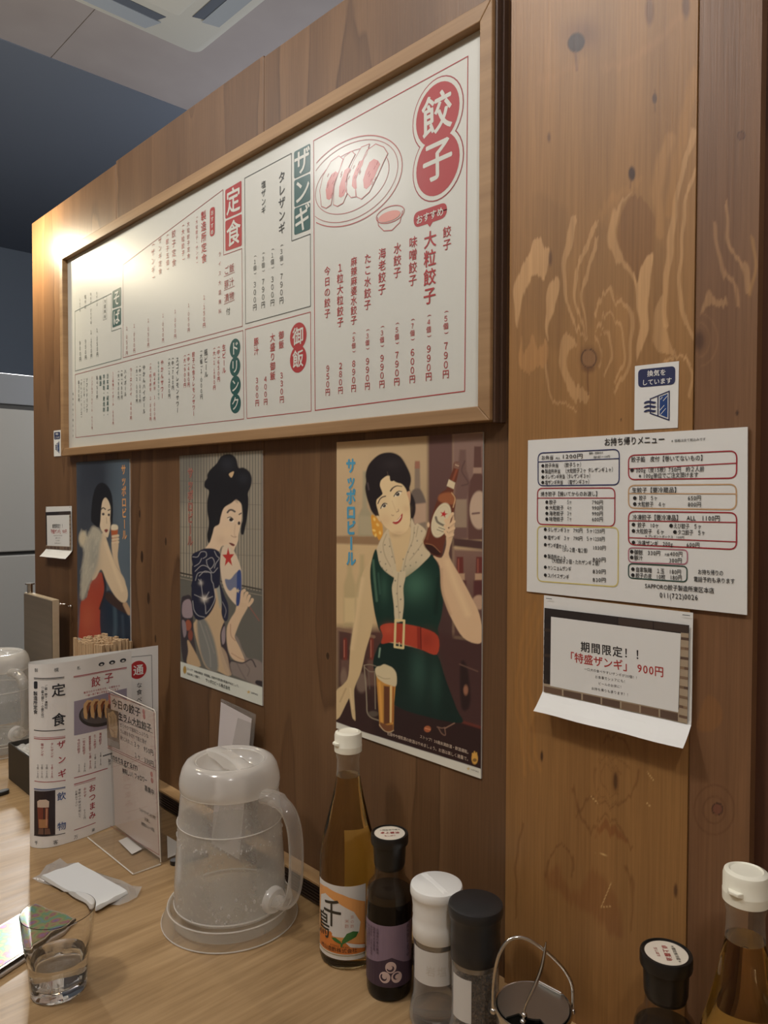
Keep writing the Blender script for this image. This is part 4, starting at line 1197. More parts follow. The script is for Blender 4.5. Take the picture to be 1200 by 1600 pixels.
# ================================================================ THREE VINTAGE STYLE BEER POSTERS
GAIN = 1.12
SK = (222, 194, 148); SKS = (190, 152, 112)
def paint_bar(P):
    P.fill((200, 172, 132))
    P.zoom(4.444, 510, 680)
    P.poly([(60, 0), (720, 0), (720, 735), (60, 735)], (206, 178, 138), 1, False, c2=(176, 152, 118), axis=((80, 0), (700, 700)))
    P.poly([(60, 760), (720, 760), (720, 1340), (60, 1340)], (204, 176, 132), 1, False)
    P.poly([(60, 700), (400, 700), (400, 765), (60, 752)], (150, 120, 88), 2, False)
    P.poly([(60, 1335), (420, 1340), (420, 2450), (60, 2450)], (88, 60, 54), 8, False, c2=(58, 38, 36), axis=((80, 1340), (80, 1900)))
    P.poly([(704, -20), (882, -20), (882, 2450), (704, 2450)], (104, 76, 70), 3, False, c2=(66, 46, 44), axis=((700, 0), (700, 1700)))
    P.poly([(880, -20), (1120, -20), (1120, 720), (880, 720)], (142, 114, 102), 2, False, c2=(118, 90, 80), axis=((880, 0), (1080, 700)))
    P.poly([(880, 710), (1120, 735), (1120, 800), (880, 770)], (80, 56, 52), 2, False)
    P.poly([(880, 790), (1120, 800), (1120, 1420), (880, 1400)], (128, 98, 86), 3, False, c2=(84, 58, 54), axis=((880, 800), (880, 1400)))
    P.poly([(780, 1380), (1120, 1420), (1120, 2450), (780, 2450)], (72, 48, 46), 6, False)
    # shelf bottles
    P.poly([(255, 250), (278, 250), (284, 500), (318, 560), (318, 700), (222, 700), (222, 560), (250, 500)], (160, 152, 124), 2, False, alpha=.8)
    P.poly([(228, 560), (314, 560), (314, 690), (228, 690)], (178, 164, 132), 2, False, alpha=.7)
    P.poly([(614, 190), (648, 190), (652, 370), (694, 470), (694, 660), (590, 660), (590, 420), (612, 370)], (140, 122, 104), 1.2, False)
    P.poly([(616, 180), (648, 180), (648, 232), (614, 232)], (160, 110, 88), 1, False)
    P.poly([(592, 390), (650, 375), (690, 470), (640, 490), (600, 470)], (112, 98, 88), 1.5)
    P.poly([(600, 480), (692, 470), (692, 600), (610, 620)], (184, 154, 128), 1.5, False)
    P.poly([(1026, 78), (1075, 78), (1078, 270), (1120, 340), (1120, 725), (985, 725), (985, 340), (1022, 270)], (98, 68, 60), 1, False)
    P.poly([(1020, 225), (1078, 225), (1078, 265), (1018, 265)], (166, 136, 116), 1, False)
    P.ell((1060, 520), 66, 132, (190, 164, 140), 1); P.stroke([(1015, 545), (1060, 540)], 14, (120, 92, 84))
    P.poly([(925, 100), (968, 100), (972, 240), (1000, 330), (975, 440), (975, 715), (890, 715), (890, 440), (905, 300)], (112, 84, 76), 1.5, False, alpha=.85)
    P.poly([(892, 445), (974, 445), (974, 640), (892, 640)], (154, 132, 110), 1.2, False)
    P.stroke([(960, 180), (940, 250), (985, 330), (940, 350)], 10, (90, 66, 60), alpha=.7)
    for x in (905, 1040):
        P.poly([(x, 845), (x+45, 845), (x+48, 1010), (x-4, 1010)], (106, 52, 46), 1, False); P.poly([(x-8, 960), (x+55, 960), (x+55, 1005), (x-8, 1005)], (180, 146, 116), 1, False)
        P.stroke([(x+12, 860), (x+12, 950)], 8, (150, 86, 70))
        P.poly([(x-18, 1010), (x+66, 1010), (x+70, 1150), (x-20, 1150)], (88, 50, 48), 1.5, False)
    P.ell((1060, 1160), 48, 50, (180, 146, 120), 1.5)
    for x in (150, 235):
        P.poly([(x, 830), (x+26, 830), (x+30, 960), (x+52, 1040), (x+52, 1330), (x-30, 1330), (x-30, 1040), (x-6, 960)], (178, 160, 118), 2.5, False, alpha=.7)
        P.poly([(x-24, 1130), (x+48, 1130), (x+48, 1300), (x-24, 1300)], (214, 190, 142), 2, False, alpha=.8)
    P.stroke([(80, 1345), (330, 1400)], 22, (132, 104, 84))
    for x, c in ((130, (116, 50, 42)), (315, (120, 56, 44))):
        P.stroke([(x, 1420), (x, 1560)], 26, c, 1.5); P.stroke([(x-6, 1425), (x-6, 1540)], 6, (170, 110, 90))
        P.poly([(x-30, 1560), (x+30, 1560), (x+34, 1740), (x-34, 1740)], (104, 78, 68), 2, False)
    P.ell((245, 1720), 38, 70, (132, 112, 98), 1.5, .7); P.ell((120, 1680), 22, 60, (140, 118, 100), 1.5, .6)
    P.poly([(930, 1590), (975, 1600), (1000, 1800), (985, 1900), (935, 1880)], (46, 32, 32), 2)
    P.stroke([(925, 1590), (1050, 1640)], 10, (120, 92, 78), alpha=.6); P.ell((968, 1770), 16, 34, (150, 104, 80), 1.2)
    # counter
    P.poly([(60, 1840), (480, 1868), (1120, 2040), (1120, 2460), (60, 2460)], (50, 33, 33), 1.2, False)
    P.poly([(60, 1780), (330, 1800), (330, 2120), (60, 2120)], (58, 38, 36), 5, False)
    P.stroke([(470, 1868), (800, 1945), (1120, 2045)], 20, (106, 52, 44), 1.5, .9, smooth=False)
    # hair behind
    P.zoom(8, 560, 700)
    P.poly([(95, 420), (90, 330), (118, 230), (170, 155), (250, 88), (330, 60), (420, 58), (500, 88), (552, 140), (604, 230), (645, 320), (658, 390), (652, 450), (640, 520),
            (690, 620), (715, 720), (705, 830), (660, 905), (620, 880), (560, 700), (300, 600), (280, 800), (240, 860), (170, 800), (130, 700), (100, 600), (84, 500)], (40, 33, 34), 1.0)
    P.stroke([(115, 440), (130, 520)], 14, (110, 98, 100), 1.2, .6)
    P.blob((420, 200), 120, (62, 54, 54), .5, 70)
    # neck
    P.poly([(388, 1030), (640, 980), (642, 1150), (604, 1300), (560, 1500), (520, 1590), (470, 1560), (452, 1330), (405, 1150)], (214, 186, 140), .8)
    P.blob((470, 1090), 70, (176, 140, 104), .45, 30)
    # earring
    P.poly([(158, 850), (190, 838), (262, 905), (300, 960), (304, 1080), (262, 1152), (230, 1110), (182, 1080), (165, 960)], (216, 152, 58), .8)
    for q in ((200, 890), (240, 960), (195, 1030), (270, 1060), (215, 1090)): P.ell(q, 22, 14, (240, 200, 110), .8, rot=random.uniform(0, 180))
    P.poly([(225, 850), (262, 855), (285, 900), (262, 915)], SK, .8)
    # face
    P.poly([(232, 640), (224, 700), (246, 790), (272, 880), (312, 960), (372, 1020), (442, 1066), (512, 1080), (572, 1062), (625, 1000), (650, 900), (646, 760), (636, 650), (612, 565), (586, 500),
            (540, 450), (480, 432), (432, 402), (402, 362), (368, 345), (318, 372), (280, 412), (270, 470), (292, 535), (300, 575), (260, 612)], (226, 199, 153), .7)
    P.blob((330, 900), 80, (206, 166, 126), .35); P.blob((600, 760), 50, (206, 164, 124), .35); P.blob((430, 640), 50, (236, 212, 166), .5, 110); P.blob((500, 1060), 90, (196, 158, 118), .4, 26)
    P.poly([(604, 562), (640, 538), (652, 575), (646, 690), (632, 640)], (206, 160, 124), .7)
    P.stroke([(372, 350), (362, 300)], 8, (120, 100, 84), .6, .5)
    P.poly([(395, 340), (440, 405), (400, 410)], (40, 33, 34), .5); P.poly([(258, 560), (300, 570), (228, 642), (214, 610)], (40, 33, 34), .8)
    br = (66, 52, 50)
    P.stroke([(402, 536), (430, 500), (480, 474), (545, 480)], 17, br, .5, 1, taper=(1.1, .5)); P.stroke([(244, 694), (268, 642), (300, 614), (338, 603)], 16, br, .5, taper=(.8, .9))
    P.poly([(446, 605), (470, 566), (505, 544), (538, 548), (520, 590), (480, 606)], (238, 224, 196), .5); P.ell((490, 577), 24, 24, (56, 46, 46), .5); P.stroke([(444, 604), (470, 563), (502, 541), (540, 545)], 11, (44, 36, 38), .4)
    P.ell((484, 570), 5, 5, (230, 220, 200), .4)
    P.poly([(282, 752), (302, 710), (328, 694), (352, 702), (340, 735), (305, 750)], (238, 224, 196), .5); P.ell((322, 720), 21, 22, (56, 46, 46), .5); P.stroke([(279, 755), (300, 710), (326, 690), (356, 700)], 11, (44, 36, 38), .4)
    P.ell((317, 714), 5, 5, (230, 220, 200), .4)
    P.stroke([(420, 660), (450, 740), (468, 790)], 10, (204, 168, 126), .9, .45); P.stroke([(415, 834), (428, 846), (442, 840)], 8, (150, 104, 84), .5, .8); P.stroke([(478, 800), (502, 788), (498, 766)], 9, (150, 104, 84), .5, .8)
    P.poly([(424, 930), (468, 912), (500, 880), (520, 856), (550, 818), (548, 872), (522, 922), (470, 954)], (170, 58, 54), .5); P.poly([(446, 918), (490, 898), (532, 848), (526, 876), (492, 914), (462, 922)], (240, 226, 196), .4)
    # scarf
    P.poly([(372, 1010), (340, 1040), (295, 1110), (240, 1230), (215, 1350), (250, 1500), (330, 1572), (430, 1604), (474, 1570), (462, 1420), (432, 1260), (404, 1150), (384, 1070)], (206, 188, 154), .8)
    P.poly([(660, 880), (705, 960), (745, 945), (845, 1040), (800, 1180), (900, 1325), (830, 1430), (740, 1525), (640, 1570), (560, 1620), (530, 1600), (556, 1430), (618, 1260), (652, 1100)], (208, 190, 156), .8)
    for a in ([(350, 1080), (310, 1200), (330, 1340), (400, 1480)], [(385, 1130), (420, 1290), (460, 1440)], [(700, 990), (680, 1150), (600, 1350), (560, 1560)], [(745, 980), (720, 1110)], [(800, 1190), (700, 1330), (640, 1400)]):
        P.stroke(a, 9, (158, 138, 110), 1, .7)
    for q in ((280, 1300), (270, 1420), (340, 1450), (350, 1530), (330, 1210), (420, 1360), (300, 1500), (390, 1230), (700, 1060), (660, 1220), (620, 1300), (560, 1390), (590, 1480), (650, 1470), (720, 1430), (790, 1340), (750, 1270), (690, 1320), (735, 1160), (790, 1040), (530, 1540), (430, 1545)):
        P.ell(q, 9, 10, (146, 132, 112), .5, .9)
    # left arm, then dress
    P.zoom(4.444, 510, 680)
    P.poly([(345, 800), (300, 880), (250, 960), (225, 1100), (205, 1244), (185, 1340), (165, 1490), (152, 1670), (118, 1730), (62, 1790), (62, 1960), (84, 1965), (104, 1935), (145, 1850), (160, 1835), (178, 1950), (193, 1976), (202, 1966), (192, 1800), (200, 1740),
            (240, 1640), (272, 1500), (312, 1360), (326, 1244), (330, 1100), (320, 950), (345, 860)], (206, 180, 136), .8)
    P.stroke([(250, 1000), (225, 1150), (180, 1480)], 26, (226, 200, 156), 3, .5); P.stroke([(135, 1760), (95, 1850)], 10, (160, 128, 92), 1, .5); P.stroke([(165, 1760), (182, 1900)], 8, (226, 200, 156), 1, .6)
    G = (26, 52, 44)
    P.poly([(345, 790), (372, 900), (440, 970), (520, 1000), (620, 935), (700, 860), (735, 830), (770, 890), (796, 980), (812, 1120), (800, 1250), (775, 1340), (772, 1400), (640, 1400), (470, 1360), (380, 1370), (345, 1280), (322, 1150), (304, 980), (312, 880)], G, .8)
    P.poly([(382, 1440), (470, 1445), (640, 1480), (765, 1520), (830, 1700), (905, 1900), (935, 2000), (640, 1940), (480, 1880), (380, 1800), (325, 1600), (345, 1500)], (22, 42, 38), .9)
    P.blob((620, 1040), 95, (72, 112, 92), .75, 110); P.blob((400, 1060), 30, (64, 100, 82), .5, 100); P.stroke([(325, 870), (335, 1000), (350, 1150)], 14, (90, 124, 100), 1.5, .7); P.stroke([(360, 960), (372, 1100)], 10, (70, 106, 88), 1.5, .5)
    P.blob((640, 1640), 60, (56, 88, 76), .6, 170); P.blob((760, 1720), 40, (50, 80, 68), .5, 160); P.stroke([(372, 1480), (365, 1540)], 10, (150, 176, 150), 1, .8); P.stroke([(780, 1000), (760, 1230)], 26, (14, 32, 28), 3, .6)
    # scarf tails
    P.poly([(455, 935), (500, 950), (545, 945), (548, 990), (534, 1060), (538, 1160), (530, 1250), (520, 1290), (478, 1290), (468, 1180), (455, 1060), (470, 990)], (206, 190, 156), .8)
    for q in ((478, 1010), (512, 1050), (490, 1100), (516, 1140), (488, 1190), (510, 1230)): P.ell(q, 6, 6, (146, 132, 112), .5)
    P.stroke([(500, 960), (492, 1080), (505, 1270)], 6, (160, 142, 116), .8, .7)
    # belt
    P.poly([(376, 1325), (470, 1305), (640, 1330), (772, 1392), (766, 1522), (640, 1482), (470, 1438), (384, 1448), (392, 1390)], (172, 66, 46), .7)
    P.blob((700, 1420), 60, (130, 46, 36), .5); P.blob((430, 1350), 40, (196, 92, 66), .5)
    P.poly([(628, 1328), (655, 1332), (660, 1486), (632, 1480)], (140, 48, 36), .6, False); P.stroke([(655, 1335), (658, 1484)], 6, (86, 30, 26), .5)
    P.stroke([(480, 1283), (540, 1287), (533, 1478), (474, 1470), (480, 1283)], 15, (218, 198, 142), .5, smooth=False)
    P.stroke([(506, 1440), (506, 1465)], 6, (226, 206, 160), .4)
    # right forearm and bottle
    P.poly([(860, 520), (885, 560), (890, 640), (872, 730), (855, 790), (856, 850), (930, 980), (1010, 1130), (1062, 1244), (1086, 1400), (1052, 1448), (950, 1405), (870, 1275), (820, 1155), (796, 1060), (786, 910), (742, 838), (800, 850), (832, 760), (828, 660)], (212, 178, 140), .8)
    P.stroke([(840, 880), (900, 1050), (980, 1240)], 40, (230, 202, 158), 4, .5); P.stroke([(800, 930), (806, 1080), (860, 1240)], 14, (170, 130, 100), 2, .5)
    P.poly([(888, 188), (924, 192), (918, 250), (900, 330), (880, 400), (897, 425), (895, 490), (868, 600), (820, 740), (795, 842), (740, 830), (676, 755), (690, 700), (726, 580), (762, 470), (795, 400), (835, 372), (855, 300), (878, 240)], (104, 56, 40), .7)
    P.stroke([(905, 240), (880, 310)], 14, (150, 84, 58), 1, .8); P.poly([(790, 410), (870, 400), (892, 470), (850, 480), (780, 455)], (164, 100, 64), 1.6, alpha=.8); P.stroke([(870, 400), (893, 440), (880, 500)], 6, (226, 190, 140), .7, .8)
    P.stroke([(720, 640), (700, 720)], 12, (140, 84, 60), 1.5, .7); P.ell((740, 795), 66, 26, (56, 32, 28), 1, rot=32); P.stroke([(690, 752), (740, 765), (790, 812)], 5, (170, 118, 84), .6, .8)
    P.poly([(890, 186), (926, 190), (920, 236), (884, 228)], (130, 96, 80), .6, False); P.stroke([(895, 205), (918, 214)], 5, (210, 180, 150), .5)
    P.poly([(850, 306), (895, 330), (885, 375), (835, 352)], (214, 196, 160), .6, False)
    P.ell((797, 590), 62, 124, (216, 202, 168), .6, rot=17); P.ell((797, 590), 50, 108, (190, 172, 136), .4, .35, rot=17); P.ell((797, 590), 46, 102, (214, 200, 166), .5, rot=17)
    P.stroke([(760, 570), (770, 600), (800, 620), (830, 632)], 15, (74, 66, 60), .5, .8); P.stroke([(780, 640), (822, 655)], 5, (120, 108, 90), .4); P.stroke([(768, 655), (812, 672)], 5, (120, 108, 90), .4)
    P.star((815, 548), 27, (186, 44, 48), rot=14)
    for a in ([(876, 545), (852, 580), (846, 615), (832, 588)], [(886, 600), (850, 628), (826, 592)], [(884, 645), (848, 662), (824, 630)], [(876, 690), (846, 700), (824, 668)]):
        P.stroke(a, 21, (222, 190, 150), .6); P.stroke([(a[0][0], a[0][1]+13), (a[-2][0]+4, a[-2][1]+13)], 4, (166, 124, 96), .5, .6)
    P.ell((708, 622), 9, 18, (222, 190, 150), .6)
    # glasses
    P.stroke([(262, 1598), (275, 1760), (280, 1860), (284, 1925), (310, 1960), (362, 1980)], 8, (150, 138, 116), .5, .9); P.stroke([(262, 1598), (300, 1592), (345, 1604)], 6, (150, 138, 116), .5, .8); P.stroke([(265, 1610), (300, 1640), (345, 1642)], 5, (150, 138, 116), .5, .8)
    P.stroke([(336, 1650), (340, 1900)], 7, (150, 138, 116), .6, .8); P.stroke([(292, 1640), (300, 1760)], 8, (110, 108, 96), 1, .5); P.ell((325, 1935), 36, 20, (110, 100, 86), 1, .6)
    P.poly([(344, 1640), (486, 1672), (478, 1770), (470, 1860), (466, 2050), (440, 2064), (400, 2050), (368, 2022), (366, 1960), (354, 1780)], (196, 140, 66), .7, False)
    P.poly([(398, 1740), (440, 1745), (440, 2000), (398, 2010)], (100, 60, 38), 1.2, False); P.stroke([(448, 1745), (446, 1990)], 12, (226, 196, 136), .6); P.stroke([(466, 1745), (460, 1990)], 8, (150, 84, 40), .6); P.stroke([(368, 1720), (384, 1990)], 14, (226, 168, 84), 1.5, .7)
    P.poly([(370, 1990), (420, 2012), (464, 2008), (464, 2050), (420, 2062), (372, 2030)], (120, 76, 48), 1, False); P.stroke([(368, 2010), (400, 2050), (440, 2062), (466, 2050)], 6, (190, 168, 136), .5)
    P.poly([(338, 1630), (350, 1608), (375, 1602), (400, 1590), (430, 1600), (462, 1618), (486, 1660), (484, 1740), (440, 1735), (400, 1720), (360, 1690), (344, 1660)], (208, 192, 154), .8); P.stroke([(356, 1670), (400, 1690), (440, 1690)], 6, (150, 126, 96), .7, .6)
    P.ell((702, 2040), 24, 22, (170, 96, 62), .7); P.stroke([(684, 2034), (720, 2044)], 5, (210, 150, 110), .5)
    P.stroke([(770, 2026), (800, 2034), (822, 2030)], 7, (130, 100, 84), .6); P.stroke([(776, 2028), (800, 2070), (826, 2082), (822, 2036)], 6, (130, 100, 84), .6); P.stroke([(822, 2036), (888, 2000)], 8, (140, 108, 90), .6)
    # warning mark
    P.ell((1030, 2245), 22, 40, (206, 158, 76), .7); P.stroke([(1015, 2210), (1015, 2240)], 9, (206, 158, 76)); P.stroke([(1028, 2198), (1028, 2240)], 9, (206, 158, 76)); P.stroke([(1042, 2206), (1042, 2240)], 9, (206, 158, 76))
    P.ell((1030, 2256), 14, 12, (60, 40, 36), .5, .7)
    # white margin
    P.poly([(60, 1988), (250, 2058), (1120, 2332), (1120, 2480), (60, 2480)], (214, 212, 198), .6, False)
    P.star((986, 2316), 14, (200, 170, 100))
def letters_bar(p):
    p.zoom(4.444, 510, 680)
    p.vtext('サッポロビール', (171, 160), (173, 912), ink(206, 190, 150), 1, .13, 1.02, .95)
    p.vtext('サッポロビール', (171, 160), (173, 912), ink(84, 158, 190), 2, .085, 1.02, .95)
    c = ink(200, 180, 160)
    p.htext('ストップ！20歳未満飲酒・飲酒運転。', (650, 2090), (1002, 2206), c, 2, .02, 1.0)
    p.htext('妊娠中や授乳期の飲酒はやめましょう。お酒は楽しく適量で。', (424, 2070), (1000, 2254), c, 2, .02, 1.0)
    p.htext('SAPPORO', (1004, 2318), (1060, 2338), ink(120, 110, 96), 2, 0, 1)

def paint_fan(P):
    P.fill((96, 94, 86))
    P.zoom(3.9, 270, 700)
    P.poly([(30, 0), (580, 0), (580, 880), (30, 770)], (122, 116, 104), .6, False)
    for k in range(31):
        x = 40+k*17.5
        P.stroke([(x, 0), (x, 775+(x-50)*.2)], 7, (164, 154, 134), .5, .85, smooth=False)
    for y in (200, 330, 480, 640): P.stroke([(40, y), (570, y+18)], 4, (92, 88, 80), .5, .5, smooth=False)
    P.poly([(30, 0), (200, 0), (150, 250), (30, 330)], (96, 94, 88), 14, alpha=.6)
    P.stroke([(40, 760), (570, 870)], 10, (70, 66, 60), .5, smooth=False); P.stroke([(40, 790), (570, 905)], 5, (140, 132, 116), .5, smooth=False)
    P.poly([(30, 800), (580, 915), (580, 1600), (30, 1600)], (98, 96, 88), 1, False)
    # obi and back at the left
    P.zoom(7.11, 280, 880)
    P.poly([(20, 430), (70, 360), (130, 370), (150, 520), (160, 800), (190, 1000), (150, 1150), (60, 1120), (20, 900)], (60, 54, 58), .8)
    P.poly([(40, 440), (110, 400), (145, 480), (140, 600), (40, 590)], (150, 134, 138), .8); P.ell((100, 690), 36, 60, (150, 84, 62), .8); P.ell((125, 800), 26, 60, (130, 72, 58), .8)
    P.poly([(30, 640), (70, 660), (80, 780), (50, 820)], (138, 124, 128), .8); P.poly([(90, 860), (130, 900), (240, 1140), (90, 1120), (100, 980)], (186, 158, 122), 1)
    # sleeve
    P.poly([(360, 190), (450, 190), (480, 420), (500, 640), (460, 780), (470, 960), (560, 1240), (430, 1200), (300, 1160), (220, 960), (160, 700), (200, 600)], (190, 164, 130), .9)
    P.poly([(200, 620), (300, 640), (400, 900), (430, 1190), (310, 1160), (230, 960)], (122, 122, 116), 2); P.poly([(390, 190), (450, 200), (480, 400), (455, 500), (420, 330)], (140, 150, 144), 2, alpha=.8)
    P.stroke([(230, 650), (330, 950), (350, 1150)], 8, (164, 158, 146), 1, .7); P.stroke([(290, 700), (390, 1000)], 6, (158, 150, 138), 1, .6)
    P.poly([(440, 180), (500, 350), (545, 470), (540, 620), (500, 640), (470, 560), (470, 420)], (44, 46, 64), .8); P.stroke([(480, 430), (520, 520), (505, 600)], 8, (150, 146, 146), .6, .7)
    P.poly([(455, 800), (500, 660), (520, 820), (540, 980), (590, 1150), (580, 1220), (540, 1150), (490, 1010)], (60, 50, 56), .8); P.poly([(470, 780), (505, 700), (510, 860), (480, 900)], (148, 134, 136), .8)
    P.poly([(470, 930), (530, 1010), (560, 1160), (580, 1240), (520, 1230), (450, 1000)], (180, 156, 130), 1, alpha=.8)
    # right arm
    P.poly([(640, 470), (700, 360), (760, 470), (740, 530), (690, 620), (640, 740), (620, 830), (680, 930), (740, 1050), (720, 1100), (620, 1080), (560, 1010), (530, 880), (530, 720), (570, 620), (620, 540)], (206, 178, 146), .9)
    P.stroke([(570, 680), (575, 800), (620, 860)], 8, (150, 96, 76), .8, .7)
    P.poly([(620, 820), (660, 840), (740, 1040), (860, 1070), (930, 1140), (935, 1380), (800, 1330), (640, 1260), (590, 1230), (570, 1100), (700, 1110), (720, 1050)], (132, 120, 112), .9)
    P.stroke([(580, 1080), (700, 1110), (800, 1070), (850, 1150)], 14, (64, 56, 58), .7); P.stroke([(640, 1110), (690, 1210), (740, 1290)], 10, (96, 86, 84), 1, .7); P.stroke([(740, 1120), (780, 1180), (760, 1250)], 10, (90, 80, 78), 1, .6)
    P.poly([(860, 1300), (935, 1320), (935, 1380), (850, 1340)], (54, 48, 50), .8); P.stroke([(580, 1000), (680, 1060), (740, 1080)], 8, (150, 92, 74), .7, .6)
    # hair, face
    P.zoom(8, 280, 700)
    P.poly([(520, 730), (700, 640), (770, 680), (782, 800), (778, 900), (760, 1000), (740, 1090), (735, 1160), (700, 1240), (670, 1290), (600, 1260), (540, 1220), (480, 1300), (360, 1280), (330, 1250), (380, 1180), (420, 1040), (440, 980)], (216, 190, 160), .7)
    P.blob((520, 1150), 60, (196, 166, 136), .4); P.blob((600, 1050), 70, (224, 196, 160), .4)
    HB = (34, 33, 36)
    P.poly([(318, 490), (320, 420), (350, 380), (352, 330), (390, 270), (470, 190), (520, 110), (590, 78), (660, 84), (715, 140), (740, 245), (800, 245), (870, 290), (905, 370), (898, 470), (862, 560), (866, 640), (862, 760), (840, 920), (812, 1050), (795, 1085),
            (770, 1060), (778, 960), (792, 900), (788, 760), (770, 690), (710, 650), (650, 690), (560, 750), (520, 860), (500, 950), (440, 990), (420, 1060), (385, 1170), (362, 1180), (350, 1080), (372, 940), (352, 800), (352, 660), (372, 540)], HB, .8)
    P.blob((600, 200), 80, (58, 60, 66), .5); P.blob((800, 380), 60, (54, 56, 62), .5); P.stroke([(640, 330), (690, 300)], 5, (60, 60, 66), .5); P.poly([(620, 330), (655, 300), (685, 300), (655, 370)], (200, 170, 130), .5)
    P.poly([(690, 660), (720, 640), (735, 690)], (150, 130, 112), 1.2, alpha=.6)
    P.stroke([(604, 805), (628, 778), (660, 775), (695, 795)], 22, (88, 78, 74), .6); P.stroke([(750, 830), (775, 815)], 16, (88, 78, 74), .6)
    P.poly([(608, 876), (640, 868), (670, 890), (684, 922), (650, 925), (622, 905)], (226, 212, 190), .5); P.ell((648, 896), 24, 22, (48, 42, 44), .5); P.stroke([(604, 872), (642, 864), (676, 892)], 10, (44, 38, 40), .5)
    P.ell((748, 940), 16, 22, (56, 48, 50), .6)
    P.stroke([(700, 960), (690, 1060), (700, 1120)], 8, (184, 152, 124), .9, .6); P.stroke([(650, 1095), (680, 1112), (715, 1110)], 9, (150, 114, 92), .7, .7)
    P.poly([(622, 1186), (660, 1190), (694, 1210), (680, 1226), (650, 1216)], (110, 56, 52), .6)
    # navy kimono shoulder
    P.poly([(155, 1350), (260, 1280), (330, 1256), (440, 1262), (505, 1310), (520, 1400), (515, 1560), (505, 1700), (440, 1760), (160, 1760), (190, 1560)], (38, 40, 58), .8)
    P.zoom(7.11, 280, 880)
    P.poly([(165, 0), (450, 0), (450, 70), (380, 170), (395, 330), (405, 420), (360, 530), (290, 610), (200, 630), (150, 540), (135, 330), (150, 190)], (38, 40, 58), .9)
    wl = (168, 166, 164)
    P.zoom(8, 280, 700)
    for a in ([(170, 1360), (230, 1360), (270, 1300), (330, 1300), (340, 1350), (300, 1380)], [(190, 1480), (250, 1440), (280, 1380)], [(340, 1400), (410, 1370), (440, 1440), (390, 1510), (350, 1460), (340, 1400)], [(440, 1290), (470, 1350), (500, 1380), (460, 1440), (440, 1500)], [(200, 1540), (280, 1470), (360, 1490), (420, 1560), (480, 1500)], [(250, 1600), (320, 1540), (400, 1560)]):
        P.stroke(a, 9, wl, .55, .85)
    P.zoom(7.11, 280, 880)
    for a in ([(180, 190), (210, 110), (290, 100), (350, 110), (360, 190), (380, 230)], [(240, 180), (250, 280), (265, 380), (285, 460)], [(170, 350), (260, 390), (300, 400), (370, 370)], [(285, 395), (330, 320)], [(240, 210), (215, 180)], [(150, 420), (165, 520), (210, 580), (280, 600)], [(380, 240), (400, 380), (350, 500), (300, 560)], [(290, 470), (295, 560)]):
        P.stroke(a, 8, wl, .6, .8)
    P.blob((280, 395), 34, (220, 210, 196), .8); P.blob((240, 220), 24, (200, 194, 184), .6)
    # fan
    P.zoom(3.9, 270, 700)
    P.poly([(298, 622), (312, 596), (332, 588), (352, 600), (385, 650), (410, 715), (420, 770), (416, 860), (404, 950), (385, 956), (340, 905), (308, 840), (292, 760), (288, 690)], (210, 190, 164), .8)
    P.poly([(416, 750), (385, 760), (350, 800), (318, 800), (330, 850), (350, 870), (375, 850), (392, 870), (388, 950), (404, 954), (418, 860)], (110, 116, 138), .9)
    P.poly([(392, 760), (414, 750), (416, 860), (404, 952), (386, 952), (390, 860)], (58, 74, 122), .7); P.star((395, 870), 16, (196, 180, 150), 10)
    P.star((338, 668), 62, (180, 56, 50), -2, .62)
    P.stroke([(418, 880), (460, 955), (526, 1052)], 6, (140, 92, 80), .5)
    for a in ([(420, 930), (424, 880), (436, 868)], [(436, 940), (444, 895), (452, 884)], [(450, 950), (462, 912), (466, 902)], [(462, 958), (480, 936), (484, 924)]):
        P.stroke(a, 19, (208, 180, 148), .6)
    P.stroke([(420, 955), (440, 960)], 26, (204, 176, 144), .8)
    # white foot
    P.poly([(30, 1296), (580, 1468), (580, 1620), (30, 1620)], (206, 208, 196), .6, False)
    P.ell((73, 1352), 10, 24, (170, 134, 60), .6); P.star((462, 1487), 12, (196, 160, 80))
def letters_fan(p):
    p.zoom(3.9, 270, 700)
    p.vtext('サッポロビール', (108, 118), (107, 600), ink(206, 122, 104), 1, .09, .98)
    p.vtext('サッポロビール', (108, 118), (107, 600), ink(112, 92, 84), 2, -.005, .98)
    c = ink(70, 72, 70)
    p.htext('ストップ！20歳未満飲酒・飲酒運転。妊娠中や授乳期の飲酒はやめましょう。', (86, 1344), (410, 1454), c, 1, .015, 1.0)
    p.htext('お酒は楽しく適量で。', (86, 1372), (172, 1402), c, 1, .015, 1.0); p.htext('サッポロビール株式会社', (200, 1412), (350, 1466), c, 1, .02, 1.0)
    p.htext('SAPPORO', (478, 1490), (520, 1504), c, 1, .01, 1)

